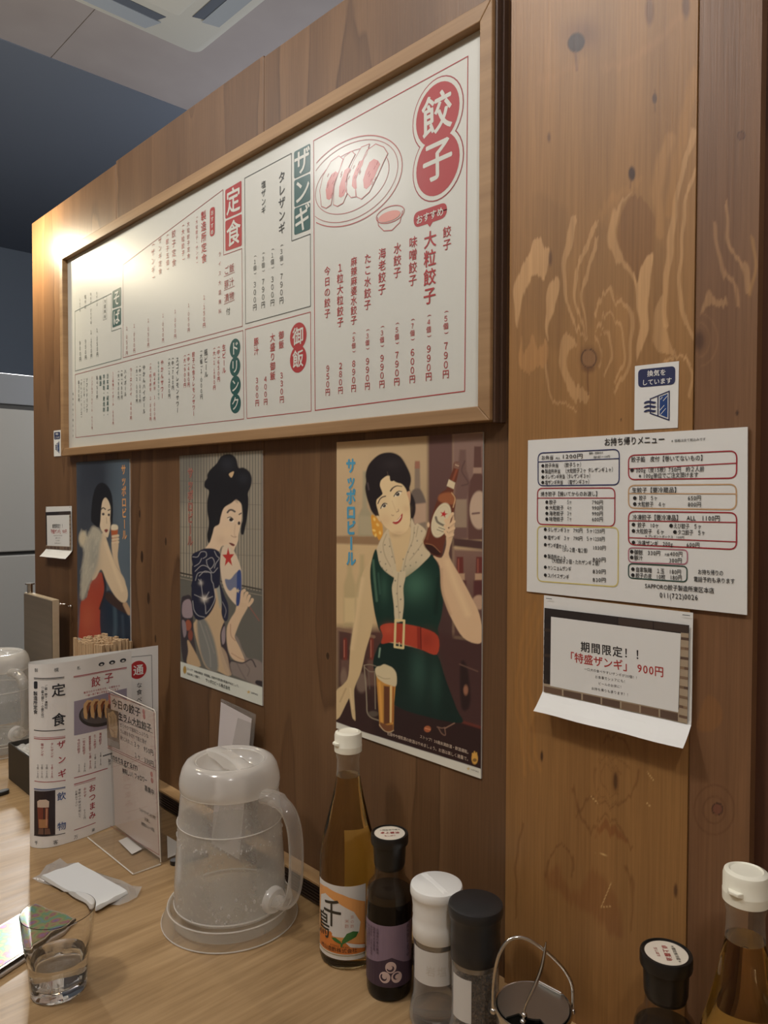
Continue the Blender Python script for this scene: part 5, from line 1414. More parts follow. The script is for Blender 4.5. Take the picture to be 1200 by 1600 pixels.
def paint_fur(P):
    P.fill((84, 92, 100))
    P.zoom(4.57, 60, 660)
    P.poly([(260, 240), (480, 240), (540, 800), (380, 1200), (260, 1300)], (62, 66, 74), 16)
    P.blob((440, 360), 110, (50, 54, 62), .6); P.poly([(530, 260), (680, 260), (680, 1600), (560, 1600)], (90, 104, 114), 14, alpha=.7)
    P.poly([(440, 1290), (500, 1200), (560, 1250), (640, 1350), (655, 1610), (420, 1610)], (34, 46, 62), 1.2); P.stroke([(545, 1300), (550, 1450), (540, 1600)], 26, (72, 92, 104), 2, .7); P.stroke([(600, 1380), (610, 1600)], 14, (66, 82, 96), 2, .6)
    P.poly([(490, 1210), (560, 1250), (650, 1330), (640, 1370), (560, 1330), (480, 1260)], (62, 46, 42), 1); P.stroke([(620, 1300), (650, 1360)], 34, (180, 148, 116), 1)
    # dress
    P.poly([(345, 1250), (372, 1140), (440, 1070), (472, 1120), (466, 1230), (444, 1310), (440, 1440), (455, 1560), (480, 1620), (300, 1620), (296, 1400), (305, 1280)], (160, 66, 48), .9)
    P.blob((350, 1400), 60, (184, 100, 72), .5, 130); P.stroke([(460, 1060), (478, 1200), (440, 1330)], 16, (44, 42, 48), 1)
    # back and arm
    P.poly([(415, 880), (440, 810), (472, 790), (500, 880), (545, 1000), (600, 1100), (636, 1200), (632, 1270), (596, 1285), (540, 1230), (485, 1130), (448, 1050), (410, 1110), (380, 1120), (400, 1000)], (208, 186, 154), .9)
    P.stroke([(480, 860), (540, 1040), (600, 1200)], 24, (226, 204, 170), 2, .5)
    P.poly([(522, 860), (545, 830), (572, 860), (566, 960), (585, 1060), (620, 1150), (610, 1110), (560, 1030), (535, 980)], (204, 180, 148), .8)
    # fur
    fur = [(296, 850), (305, 790), (335, 780), (352, 810), (385, 745), (430, 760), (455, 800), (440, 880), (425, 980), (400, 1080), (360, 1170), (325, 1260), (302, 1240), (310, 1050), (325, 920)]
    P.poly(fur, (176, 170, 152), 2.5); P.blob((400, 960), 40, (138, 138, 130), .6, 130); P.ell((316, 830), 26, 50, (196, 184, 156), 2)
    for k in range(150):
        x, y = random.uniform(300, 450), random.uniform(760, 1230)
        if x > 300 and x < 470-(y-760)*.25: P.stroke([(x, y), (x-6, y+26)], 5, random.choice([(196, 190, 170), (150, 148, 138), (180, 174, 156)]), 1, .35)
    # face and hair
    P.poly([(445, 640), (455, 560), (482, 535), (514, 585), (524, 660), (514, 740), (502, 800), (490, 822), (462, 790), (440, 740)], (214, 194, 164), .8)
    P.poly([(376, 690), (384, 560), (410, 462), (450, 430), (492, 452), (522, 510), (532, 600), (530, 700), (520, 745), (512, 690), (514, 600), (484, 538), (458, 562), (446, 640), (442, 712), (425, 748), (392, 722)], (34, 34, 38), .8)
    P.stroke([(446, 622), (462, 610), (478, 620)], 8, (60, 54, 54), .6); P.stroke([(498, 628), (512, 622)], 7, (60, 54, 54), .6)
    P.ell((463, 655), 9, 9, (56, 50, 52), .6); P.ell((503, 660), 8, 9, (56, 50, 52), .6); P.stroke([(486, 680), (488, 720)], 5, (170, 144, 118), .7, .7); P.poly([(470, 770), (485, 762), (498, 770), (484, 786)], (130, 60, 54), .7)
    # beer
    P.poly([(520, 745), (566, 745), (558, 850), (545, 866), (528, 850)], (170, 92, 56), .8); P.poly([(522, 735), (545, 728), (566, 738), (565, 765), (522, 768)], (216, 204, 176), .8)
    for y in (815, 838, 860): P.stroke([(532, y), (568, y-6)], 18, (210, 188, 156), .8)
    P.poly([(260, 1530), (330, 1550), (470, 1590), (700, 1640), (700, 1800), (260, 1800)], (196, 194, 184), .8, False)
def letters_fur(p):
    p.zoom(4.57, 60, 660)
    p.vtext('サッポロビール', (608, 300), (617, 842), ink(222, 162, 104), 1, .06, 1.0)

poster('beer_poster', 'tall poster of a smiling woman in a green dress holding a brown bottle', -.763, -.520, .2365, .6117, 300, 464, paint_bar, letters_bar, GAIN)
poster('beer_poster', 'narrow poster of a woman in a navy kimono holding a fan with a red star', -1.1755, -.9325, .2310, .6075, 190, 420, paint_fan, letters_fan, GAIN)
poster('beer_poster', 'farthest poster, of a woman in a red dress and pale fur raising a beer', -1.615, -1.366, .232, .608, 150, 300, paint_fur, letters_fur, GAIN)
# ================================================================ THINGS ON THE TABLE
def T3(px, py, z=0.0):
    q = tabpt(px, py, z); return np.array(q)
def camdir(c):
    d = CAM[:2]-np.array(c[:2]); d = d/np.linalg.norm(d); return np.array([d[0], d[1]])
RX = np.array([_r[0], _r[1]]); RX = RX/np.linalg.norm(RX)

# ---------------------------------------------------------------- water pitchers
pit_body = clearish('pitcher_body', (.97, .97, .96), .19, (.95, .93, .89), .08, speck=.07, edge=.55, bumpy=.25)
pit_lid = clearish('pitcher_lid', (.96, .96, .95), .55, (.97, .95, .91), .14, edge=.4, bumpy=.1)
pit_tray = clearish('pitcher_tray', (.97, .97, .96), .14, (.85, .82, .76), .08, edge=.55)
pit_hand = clearish('pitcher_handle', (.97, .97, .96), .13, (.86, .84, .80), .10, edge=.5)
waterm = clearish('water', (.96, .97, .97), .05, (.85, .86, .86), .02, ior=1.33, edge=.12, bumpy=.15)
dropm = clearish('condensation', (.98, .98, .98), .35, (.95, .94, .92), .05, edge=.3, bumpy=.6)
pc = T3(360, 1429)
d40 = camdir(pc)
def make_pitcher(c, hd, bd):
    P = thing('water_pitcher', '', 'pitcher', (0, 0, 0))
    b = MB(); b.lathe([(.062, .0155), (.0690, .0165), (.0705, .022), (.0700, .05), (.0675, .09), (.0652, .1235), (.0664, .1245), (.0650, .1275), (.0640, .14), (.0615, .1675)], 64, cap1=False)
    b.build('body', pit_body, P, smooth=True)
    b = MB(); b.lathe([(.060, .017), (.0668, .0185), (.0668, .05), (.0650, .09), (.0640, .104), (.0640, .106)], 56); b.build('water', waterm, P, smooth=True)
    b = MB()
    for k in range(60):   # melt water clinging low on the wall
        a = random.uniform(0, 2*math.pi); z = .022+.03*abs(random.gauss(0, .5)); r_ = random.uniform(.0008, .0030)
        b.ball((.0703*math.cos(a), .0703*math.sin(a), z), r_, 8, 6, (.6, .6, .9))
    o = b.build('water_drops', dropm, P, smooth=True); o['kind'] = 'stuff'
    b = MB(); prof = [(.0615, .1640), (.0632, .1660), (.0638, .1725), (.0630, .180), (.0600, .1905), (.0555, .1975), (.0490, .2005), (.0455, .2000), (.0425, .1965), (.0395, .1890), (.0300, .1835), (.012, .1815), (.0004, .1812)]
    b.lathe(prof, 64, cap0=False, cap1=False)
    lid = b.build('lid', pit_lid, P, smooth=True)
    rimm = clearish('highlight_rim', (.98, .98, .97), .62, (.96, .94, .90), .06, edge=.3)  # pale rings added to draw bright highlight lines along the edges
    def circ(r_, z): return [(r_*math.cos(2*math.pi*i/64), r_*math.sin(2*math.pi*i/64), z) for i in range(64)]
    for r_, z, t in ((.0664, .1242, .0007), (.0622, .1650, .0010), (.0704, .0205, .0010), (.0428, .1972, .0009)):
        b = MB(); b.tube(circ(r_, z), t, 8, closed=True); b.build('highlight_rim', rimm, P, smooth=True)
    b = MB()
    for k in range(110):   # droplets along the water line
        a = random.uniform(0, 2*math.pi); r_ = random.uniform(.0006, .0018); z = .1065+random.gauss(0, .0022)
        b.ball((.0664*math.cos(a), .0664*math.sin(a), z), r_, 8, 6, (.7, .7, 1))
    o = b.build('water_line', dropm, P, smooth=True); o['kind'] = 'stuff'
    b = MB(); N = 15; ux, uy = bd; vx, vy = -uy, ux
    vs = []
    for i in range(N):
        t = -1+2*i/(N-1); L = .0475*t; z = .2040-.0040*abs(t)**2; wd = .0085+.0045*abs(t)**3
        for (s_, dz) in ((-1, -.016+.010*abs(t)), (-1, -.001), (-.72, .0012), (.72, .0012), (1, -.001), (1, -.016+.010*abs(t))):
            vs.append((ux*L+vx*wd*s_, uy*L+vy*wd*s_, z+dz))
    b.add(vs, [(i*6+j, i*6+j+1, (i+1)*6+j+1, (i+1)*6+j) for i in range(N-1) for j in range(5)])
    b.build('grip_bar', rimm, lid, smooth=True)
    b = MB(); hx, hy = hd
    path = [(.0585, .1655), (.070, .1668), (.084, .1640), (.096, .1550), (.103, .140), (.106, .120), (.1065, .095), (.1045, .070), (.099, .052), (.090, .043), (.080, .0405), (.071, .0405)]
    pts = smooth_open([(r_, z) for r_, z in path], 4)
    rad = [.0125 if i < 8 else .0105 for i in range(len(pts))]
    b.tube([(hx*r_, hy*r_, z) for r_, z in pts], rad, 14, flat=.72)
    b.build('handle', pit_hand, P, smooth=True)
    b = MB(); prof = []
    for i in range(2):
        pass
    # round boss where the handle meets the wall
    ax = np.array([hx, hy, 0.]); sd = np.array([-hy, hx, 0.]); up = np.array([0, 0, 1.])
    vs = []; n = 24
    for (rr_, o_) in ((.0005, .0765), (.0135, .0765), (.0155, .0745), (.0158, .0690)):
        for k in range(n):
            a = 2*math.pi*k/n; vs.append(ax*o_+sd*rr_*math.cos(a)+up*(.0405+rr_*math.sin(a)))
    b.add(vs, [(j*n+k, j*n+(k+1) % n, (j+1)*n+(k+1) % n, (j+1)*n+k) for j in range(3) for k in range(n)])
    b.build('handle_boss', pit_lid, P, smooth=True)
    P.location = (c[0], c[1], .0045)
    return P
hd = RX*math.cos(math.radians(42))+d40*math.sin(math.radians(42)); bd = RX*.50+d40*.87; bd = bd/np.linalg.norm(bd)
P1 = make_pitcher(pc, hd, bd); P1['label'] = 'clear plastic water pitcher with domed lid and loop handle, in front of the kimono poster'; P1['group'] = 'water pitchers'
def make_tray(c):
    b = MB(); b.lathe([(.0850, .0002), (.0862, .0012), (.0820, .0120), (.0795, .0185), (.0780, .0205), (.0762, .0205), (.0752, .0190), (.0745, .0130), (.0730, .0040), (.0700, .0030), (.001, .0030)], 64, cap0=False, cap1=False)
    o = b.build('drip_tray', pit_tray, smooth=True, origin=(0, 0, 0))
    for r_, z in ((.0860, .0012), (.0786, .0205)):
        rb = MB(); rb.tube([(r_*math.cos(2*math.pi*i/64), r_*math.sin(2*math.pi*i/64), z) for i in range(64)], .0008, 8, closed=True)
        rb.build('rim', bpy.data.materials['highlight_rim'], o, smooth=True)  # pale ring standing in for the highlight on the tray edge
    return o
TR1 = make_tray(pc); TR1.location = (pc[0], pc[1], .0005); tag(TR1, 'clear round drip tray under the nearer water pitcher', 'tray', 'pitcher drip trays')
p2 = T3(-3, 1168)
P2 = dup(P1, (p2[0], p2[1], .0045), 'distant clear water pitcher at the left edge, cut off by the frame')
TR2 = dup(TR1, (p2[0], p2[1], .0005), 'clear drip tray under the distant pitcher by the dark box')

# ---------------------------------------------------------------- tumbler
glassm = mat('tumbler glass', (1, 1, 1), .0, trans=1, ior=1.45)
waterg = mat('tumbler water', (.98, 1, 1), .0, trans=1, ior=1.33)
gc = T3(92, 1546)
G_ = thing('drinking_glass', 'clear water tumbler one third full beside the phone', 'glass', (0, 0, 0))
b = MB()
out_ = [(.0255, .0003), (.0288, .0018), (.0296, .006), (.0308, .022), (.0322, .036), (.0345, .046), (.0365, .066), (.0384, .0872), (.0387, .0885)]
inn_ = [(.0380, .0888), (.0376, .0872), (.0352, .066), (.0330, .047), (.0300, .037), (.0286, .022), (.0262, .0135), (.0002, .0125)]
n = 64; vs = []
for j, (r_, z) in enumerate(out_+inn_):
    for i in range(n):
        a = 2*math.pi*i/n
        f_ = 1.0
        if j < len(out_) and .004 < z < .048: f_ = 1-.028*(1-abs(math.cos(a*4.5)))  # soft facets round the lower half
        vs.append((r_*f_*math.cos(a), r_*f_*math.sin(a), z))
m_ = len(out_+inn_)
b.add(vs, [(j*n+i, j*n+(i+1) % n, (j+1)*n+(i+1) % n, (j+1)*n+i) for j in range(m_-1) for i in range(n)]+[tuple(range(n-1, -1, -1)), tuple((m_-1)*n+i for i in range(n))])
b.build('glass_wall', glassm, G_, smooth=True)
b = MB(); b.lathe([(.0262, .0130), (.0289, .0220), (.0303, .0366), (.0306, .0382)], 48); b.build('water', waterg, G_, smooth=True)
G_.location = (gc[0], gc[1], .0002)

# ---------------------------------------------------------------- vinegar bottles
amber = mat('amber vinegar', (.93, .76, .40), .0, trans=1, ior=1.30)
neckm = clearish('bottle_neck', (.97, .97, .95), .03, (.8, .78, .7), .04, edge=.3)
capw = mat('ivory cap', (.90, .88, .74), .4)
labw = mat('label paper', (.66, .64, .60), .5)
def cylmap(c, phi, r):
    def f(uv, off):
        a = phi+uv[0]/r; return ((r+off)*math.cos(a), (r+off)*math.sin(a), uv[1])
    return f
def cylpatch(b, phi, r, u0, u1, v0, v1, n=24):
    vs = []; 
    for i in range(n+1):
        a = phi+(u0+(u1-u0)*i/n)/r
        vs += [(r*math.cos(a), r*math.sin(a), v0), (r*math.cos(a), r*math.sin(a), v1)]
    b.add(vs, [(2*i, 2*i+2, 2*i+3, 2*i+1) for i in range(n)])
def make_vinegar(phi):
    B = thing('vinegar_bottle', '', 'bottle', (0, 0, 0))
    b = MB(); b.lathe([(.0280, .0004), (.0318, .0020), (.0334, .0070), (.0336, .040), (.0336, .105), (.0328, .125), (.0300, .142), (.0266, .155), (.0238, .166), (.0212, .177), (.0186, .189), (.0167, .199), (.0148, .208), (.0140, .2145)], 56)
    b.build('vinegar', amber, B, smooth=True)
    b = MB(); b.lathe([(.01415, .2147), (.0136, .222), (.0134, .234), (.0146, .238), (.0146, .244)], 40, cap0=False, cap1=False); b.build('neck', neckm, B, smooth=True)
    b = MB(); b.lathe([(.0150, .2425), (.0162, .2432), (.0164, .2500), (.0164, .2505), (.0161, .2510), (.0161, .2620), (.0152, .2650), (.0120, .2665), (.0110, .2655), (.0004, .2655)], 48)
    cap = b.build('cap', capw, B, smooth=True)
    tp = phi-1.05   # flip tab towards the left of the viewer
    b = MB(); tx, ty = math.cos(tp), math.sin(tp); sx_, sy_ = -ty, tx
    b.hexa([(tx*.0155+sx_*s_*.006, ty*.0155+sy_*s_*.006, .2512) if k == 0 else (tx*.0192+sx_*s_*.0035, ty*.0192+sy_*s_*.0035, .2525) for k, s_ in ((0, -1), (1, -1), (1, 1), (0, 1))]
           + [(tx*.0155+sx_*s_*.006, ty*.0155+sy_*s_*.006, .2555) if k == 0 else (tx*.0192+sx_*s_*.0035, ty*.0192+sy_*s_*.0035, .2550) for k, s_ in ((0, -1), (1, -1), (1, 1), (0, 1))])
    b.build('flip_tab', capw, cap, bevel=.0006)
    # front label
    ph = phi-.33; r = .03385
    b = MB(); cylpatch(b, ph, r, -.034, .033, .0135, .0985)
    p = Print(cylmap(None, ph, r), None, base=1.2e-4, strip=.004)
    org = ink(206, 120, 52); lorg = ink(222, 158, 92); brush = ink(46, 42, 34); leaf = ink(58, 112, 52); lettr = ink(84, 48, 26)
    p.poly([(-.033, .0915), (-.015, .0935), (.005, .089), (.0322, .078), (.0322, .020), (-.033, .020)], lorg, 0)
    p.poly([(-.002, .0945), (.018, .0925), (.0322, .088), (.0322, .082), (.012, .086)], labw, 1)
    p.poly([(-.028, .0800), (-.018, .0855), (.000, .0790), (.018, .0690), (.026, .0560), (.024, .0440), (.010, .0400), (-.006, .0390), (-.020, .0440), (-.030, .0600)], labw, 1)
    p.poly([(-.032, .038), (-.010, .044), (.000, .036), (.0322, .030), (.0322, .0205), (-.032, .0205)], org, 1)
    p.poly([(.008, .0345), (.0320, .0285), (.0320, .0245), (.014, .0285)], labw, 2)
    v_, f_, _ = glyph('千', .02)
    p.raw(lay((-.0085, .0655), np.array([.026, 0]), np.array([0, .034]), v_), f_, brush, 3)
    v_, f_, _ = glyph('鳥', .02)
    p.raw(lay((-.0215, .0490), np.array([.022, 0]), np.array([0, .032]), v_), f_, brush, 3)
    p.poly([(.0045, .0315), (.0045, .036), (.010, .0445), (.017, .0470), (.0235, .0455), (.0205, .0400), (.013, .0365)], leaf, 4)
    p.poly([(.004, .0315), (.003, .0350), (-.003, .0385), (-.0085, .0375), (-.005, .0345)], leaf, 4)
    p.raw([np.array(q) for q in ((.0025, .0290), (.0052, .0290), (.0055, .0335), (.0038, .0335))], [(0, 1, 2, 3)], leaf, 4)
    p.htext('村山造酢株式会社', (-.026, .0245), (.022, .0245), lettr, 3, .02, 1.0, .0056)
    p.htext('KYOTO JAPAN', (-.010, .0292), (.012, .0284), lettr, 3, .01, 1.0, .0030)
    p.vtext('京の酢', (.016, .066), (.016, .050), ink(186, 130, 110), 3, 0, .8); p.vtext('米酢', (.010, .062), (.010, .050), ink(186, 130, 110), 3, 0, .8)
    p.strokeuv([(-.033, .0185), (.0322, .0185)], .0008, ink(150, 130, 60), 2)
    mats = p.onto(b, [labw]); b.build('label', mats, B)
    b = MB(); cylpatch(b, phi+2.55, .03375, -.022, .022, .030, .1350); b.build('back_label', mat('back label', (.58, .44, .24), .6), B)
    return B
vc = T3(543.5, 1491)
cd = camdir(vc); V1 = make_vinegar(math.atan2(cd[1], cd[0])); V1.location = (vc[0], vc[1], .0003)
V1['label'] = 'tall amber vinegar bottle with ivory flip cap and orange label, left end of the condiments'; V1['group'] = 'vinegar bottles'
v2 = T3(1166, 1361, .2655)
V2 = dup(V1, (v2[0], v2[1], .0003), 'amber vinegar bottle cut off by the right edge, only cap and neck showing', rotz=.10)

# ---------------------------------------------------------------- soy sauce bottles
soym = mat('soy sauce', (.004, .003, .0025), .10, spec=.35)
blackcap = mat('black cap', (.012, .011, .010), .28)
creamst = mat('cap sticker', (.72, .66, .55), .5)
purple = mat('purple label', rgb(132, 112, 128), .42); dpurple = mat('dark purple label', rgb(66, 50, 64), .42); sym = mat('label crest', rgb(205, 180, 172), .45)
def make_soy(phi):
    B = thing('soy_sauce_bottle', '', 'bottle', (0, 0, 0))
    b = MB(); b.lathe([(.0205, .0003), (.0236, .0015), (.0249, .006), (.0251, .02), (.0251, .098), (.0247, .106), (.0236, .112)], 48); b.build('soy_sauce', soym, B, smooth=True)
    b = MB(); b.lathe([(.0251, .104), (.0246, .112), (.0228, .1185), (.0195, .1225), (.0172, .1265), (.0163, .132), (.0160, .140)], 48, cap0=False, cap1=False)
    b.build('shoulder', clearish('soy_glass', (.80, .72, .60), .05, (.3, .2, .12), .04, edge=.25), B, smooth=True)
    b = MB(); b.lathe([(.0152, .1365), (.0158, .1370), (.0172, .1420), (.0180, .1630), (.0202, .1632), (.0206, .1650), (.0206, .1725), (.0200, .1740), (.0190, .1742), (.0186, .1732), (.0004, .1732)], 48)
    cap = b.build('cap', blackcap, B, smooth=True)
    # round sticker with lettering on the cap
    b = MB(); b.disc((0, 0, .17335), .0168, 40)
    c = np.array([math.cos(phi), math.sin(phi)]); rt = np.array([-c[1], c[0]])
    p = Print(lambda uv, off: (rt[0]*uv[0]-c[0]*uv[1], rt[1]*uv[0]-c[1]*uv[1], .17335+off), None, base=1e-4)
    r_ = ink(160, 60, 56); k_ = ink(70, 66, 58)
    p.htext('＊開栓後冷蔵＊', (-.0115, .0062), (.0120, .0085), k_, 1, .01, 1.0); p.htext('卓上醤油', (-.0105, -.0005), (.0110, .0010), r_, 1, .03, .95); p.htext('生しぼり', (-.0060, -.0078), (.0070, -.0066), r_, 1, .02, .95)
    mats = p.onto(b, [creamst]); b.build('sticker', mats, cap)
    ph = phi-.05; r = .0253
    b = MB(); cylpatch(b, ph, r, -.040, .034, .0175, .0840)
    p = Print(cylmap(None, ph, r), None, base=1.2e-4, strip=.004)
    p.raw([np.array(q) for q in ((-.040, .0176), (.034, .0176), (.034, .038), (.018, .043), (.004, .0500), (-.012, .044), (-.030, .0405), (-.040, .0400))], [tuple(range(8))], dpurple, 0)
    for k, (u, v_) in enumerate(((.003, .0395), (-.0035, .0285), (.0095, .0285))):
        p.raw([np.array([u+.0060*math.cos(2*math.pi*i/28), v_+.0062*math.sin(2*math.pi*i/28)]) for i in range(28)], [tuple(range(28))], sym, 1)
        sw = []
        for i in range(13):
            t = i/12; a = math.radians(200+240*t-k*70); rr_ = .0044*(1-t*.62)
            sw.append(np.array([u+rr_*math.cos(a), v_+rr_*math.sin(a)]))
        p.strokeuv(sw, [.0003+.0020*math.sin(math.pi*min(1, i/12+.12)) for i in range(13)], dpurple, 2)
    tx = ink(78, 62, 76)
    for k, (t, v0, v1) in enumerate((('北海道の恵み醤油', .080, .052), ('国産丸大豆使用', .080, .054), ('原材料名　大豆小麦食塩', .080, .048), ('内容量百五十', .080, .056), ('保存方法直射日光', .080, .050))):
        p.vtext(t, (-.012-.0042*k, v0), (-.012-.0042*k, v1), tx, 2, .01, 1.0)
    p.vtext('丸大豆しょうゆ', (.024, .082), (.024, .046), tx, 2, .02, 1.0)
    mats = p.onto(b, [purple]); b.build('label', mats, B)
    return B
sc_ = T3(608, 1545); cd = camdir(sc_)
S1 = make_soy(math.atan2(cd[1], cd[0])); S1.location = (sc_[0], sc_[1], .0003)
S1['label'] = 'small dark soy sauce bottle with purple crest label beside the tall amber bottle'; S1['group'] = 'soy sauce bottles'
s2 = T3(1041, 1489, .1735)
S2 = dup(S1, (s2[0], s2[1], .0003), 'nearest soy sauce bottle, only its round cap sticker and shoulder above the lower edge', rotz=-1.75)

# ---------------------------------------------------------------- salt and pepper mills
millglass = clearish('mill_glass', (.97, .97, .96), .06, (.92, .90, .86), .03, edge=.55, shine=1.0)
wplast = mat('white mill plastic', (.84, .84, .80), .35); bplast = mat('black mill plastic', (.022, .022, .023), .33)
def make_mill(name, plast, phi):
    M = thing(name, '', 'mill', (0, 0, 0))
    b = MB(); b.lathe([(.0238, .0890), (.0246, .0900), (.0248, .1050), (.0240, .1110), (.0246, .1135), (.0243, .1200), (.0252, .1260), (.0258, .1310), (.0266, .1325), (.0272, .1345), (.0272, .1395), (.0264, .1420), (.0240, .1432), (.0004, .1436)], 56)
    hd_ = b.build('head', plast, M, smooth=True)
    b = MB(); b.lathe([(.0234, .0840), (.0237, .0845), (.0237, .0892), (.0230, .0896)], 48); b.build('collar', mat('mill collar', (.30, .29, .27), .25, .8), M, smooth=True)
    b = MB(); b.lathe([(.0233, .0845), (.0233, .040), (.0238, .028), (.0262, .018), (.0276, .010), (.0276, .003), (.0262, .0003)], 56, cap0=False); b.build('jar', millglass, M, smooth=True)
    b = MB(); b.lathe([(.0250, .0010), (.0262, .0022), (.0250, .0120), (.0205, .0150), (.0004, .0150)], 48); b.build('base', glassm, M, smooth=True)
    return M
m1 = T3(681, 1592); cd = camdir(m1); ph = math.atan2(cd[1], cd[0])
MS = make_mill('salt_mill', wplast, ph)
b = MB(); cylpatch(b, ph-.1, .0236, -.026, .026, .049, .0835)
p = Print(cylmap(None, ph-.1, .0236), None, base=1.2e-4, strip=.004); p.htext('岩塩', (-.009, .064), (.014, .064), ink(196, 190, 178), 1, 0, .9, .011)
mats = p.onto(b, [mat('mill label', (.62, .60, .56), .5)]); b.build('label', mats, MS)
b = MB(); dvx, dvy = RX*.5+cd*.85; L_ = math.hypot(dvx, dvy); dvx /= L_; dvy /= L_
b.hexa([(-dvx*.024-dvy*.0006, -dvy*.024+dvx*.0006, .1432), (dvx*.024-dvy*.0006, dvy*.024+dvx*.0006, .1432), (dvx*.024+dvy*.006, dvy*.024-dvx*.006, .1432), (-dvx*.024+dvy*.006, -dvy*.024-dvx*.006, .1432),
        (-dvx*.020, -dvy*.020, .1448), (dvx*.020, dvy*.020, .1448), (dvx*.020+dvy*.004, dvy*.020-dvx*.004, .1440), (-dvx*.020+dvy*.004, -dvy*.020-dvx*.004, .1440)])
b.build('top_ridge', wplast, MS, bevel=.0006)
MS.location = (m1[0], m1[1], .0003); MS['label'] = 'white topped salt mill between the soy sauce bottle and the black mill'; MS['group'] = 'seasoning mills'
m2 = T3(742, 1632); cd = camdir(m2); ph = math.atan2(cd[1], cd[0])
MP = make_mill('pepper_mill', bplast, ph)
b = MB(); cylpatch(b, ph-.62, .0236, -.012, .011, .036, .0780); b.build('label', mat('mill label', (.62, .60, .56), .5), MP)
MP.location = (m2[0], m2[1], .0003); MP['label'] = 'black topped pepper mill beside the chrome condiment pot'; MP['group'] = 'seasoning mills'
b = MB()
for k in range(900):
    a = random.uniform(0, 2*math.pi); r_ = .0215*math.sqrt(random.uniform(.25, 1)); z = random.uniform(.018, .074)
    b.ball((m2[0]+r_*math.cos(a)*.94, m2[1]+r_*math.sin(a)*.94, z), random.uniform(.0016, .0024), 6, 4)
pep = nodes('peppercorn'); g = NT(pep[1])
g.l(g.ramp(g.noise(g.n('ShaderNodeTexCoord').outputs['Object'], 400, 2), [(.35, (.02, .012, .008)), (.7, (.20, .12, .06))]), pep[2].inputs['Base Color'])
tag(b.build('peppercorns', pep[0]), 'dark peppercorns filling the black topped mill', 'peppercorns', kind='stuff')

# ---------------------------------------------------------------- chrome condiment pot
qc = T3(833, 1571, .0815); qx, qy = qc[0], qc[1]
chrome = mat('chrome', (.62, .60, .57), .16, 1.0)
brushed = mat('brushed lid', (.42, .41, .38), .38, 1.0)
PT = thing('condiment_pot', 'round chrome condiment pot with a tall wire bail handle', 'condiment pot', (0, 0, 0))
b = MB(); b.lathe([(.0300, .0002), (.0318, .0015), (.0325, .005), (.0330, .060), (.0338, .074), (.0350, .0775), (.0352, .0800), (.0344, .0815), (.0330, .0805), (.0325, .0780), (.0320, .010), (.0004, .008)], 56); b.build('pot', chrome, PT, smooth=True)
cd = camdir(qc); ux = RX; 
b = MB()   # flat lid with a spoon notch facing the viewer-left
n = 60; vs = []
for k in range(n):
    a = 2*math.pi*k/n; rr_ = .0322
    e = np.array([math.cos(a), math.sin(a)])
    s_ = e@(-ux*.25+cd*.97)
    if s_ > .88: rr_ *= .60
    vs.append((e[0]*rr_, e[1]*rr_, .0806)); 
top = [(v[0], v[1], .0822) for v in vs]
b.add(vs+top, [tuple(range(n-1, -1, -1)), tuple(n+i for i in range(n))]+[(i, (i+1) % n, n+(i+1) % n, n+i) for i in range(n)])
lid = b.build('lid', brushed, PT)
hp = ux*.24-cd*.265*.0; hc = (ux*.6-cd*.8); hc = hc/np.linalg.norm(hc); ht = np.array([-hc[1], hc[0]])
b = MB(); b.tube([(hc[0]*.0290+ht[0]*s_*.012, hc[1]*.0290+ht[1]*s_*.012, .0838) for s_ in (-1, 1)], .0016, 10); b.build('hinge', chrome, lid, smooth=True)
# bail: from lug to lug over the pot, across the view
b = MB(); pts = []
for t, h in ((-1, .076), (-1.0, .095), (-.96, .112), (-.86, .128), (-.66, .140), (-.40, .1440), (-.1, .1415), (.25, .133), (.55, .1235), (.80, .113), (.97, .1005), (1.0, .088), (1.0, .076)):
    o_ = ux*(.0362*t); pts.append((o_[0], o_[1], h))
sp = smooth_open(pts, 4); b.tube([tuple(v) for v in sp], .0016, 10)
for t in (-1, 1): b.ball((ux[0]*.0362*t, ux[1]*.0362*t, .076), .0030)
for t, h in ((.90, .107), (.945, .1035), (.975, .0995), (.99, .095)): b.ball((ux[0]*.0362*t, ux[1]*.0362*t, h), .0018)
b.build('bail_handle', chrome, PT, smooth=True)
PT.location = (qx, qy, .0003)
# spoon standing in the notch, its wavy handle against the bail
b = MB()
nt_ = -ux*.008+cd*.020
path = [(nt_*1.02, .020), (nt_*1.0, .060), (nt_*.98, .0835), (nt_*.9+ux*.001, .094), (nt_*.70+ux*.007, .108), (nt_*.40+ux*.0105, .120), (nt_*.15+ux*.0115, .1330), (nt_*.06+ux*.0118, .1405)]
pts = smooth_open([(q[0][0], q[0][1], q[1]) for q in path], 5)
N = len(pts); b.tube([tuple(v) for v in pts], [.0012+.0014*math.sin(math.pi*min(1, max(0, (i/N-.35)/.6))) for i in range(N)], 10, flat=.6)
b.ball((nt_[0]*.98, nt_[1]*.98, .0855), .0030); b.ball((nt_[0]*1.12, nt_[1]*1.12, .0815), .0030)
b.ball((nt_[0]*1.05, nt_[1]*1.05, .0160), .0095, 14, 10, (1, 1, .5))
sp_ = b.build('condiment_spoon', chrome, smooth=True, origin=(0, 0, 0)); sp_.location = (qx, qy, .0003); tag(sp_, 'small steel spoon with wavy handle standing in the chrome pot', 'spoon')

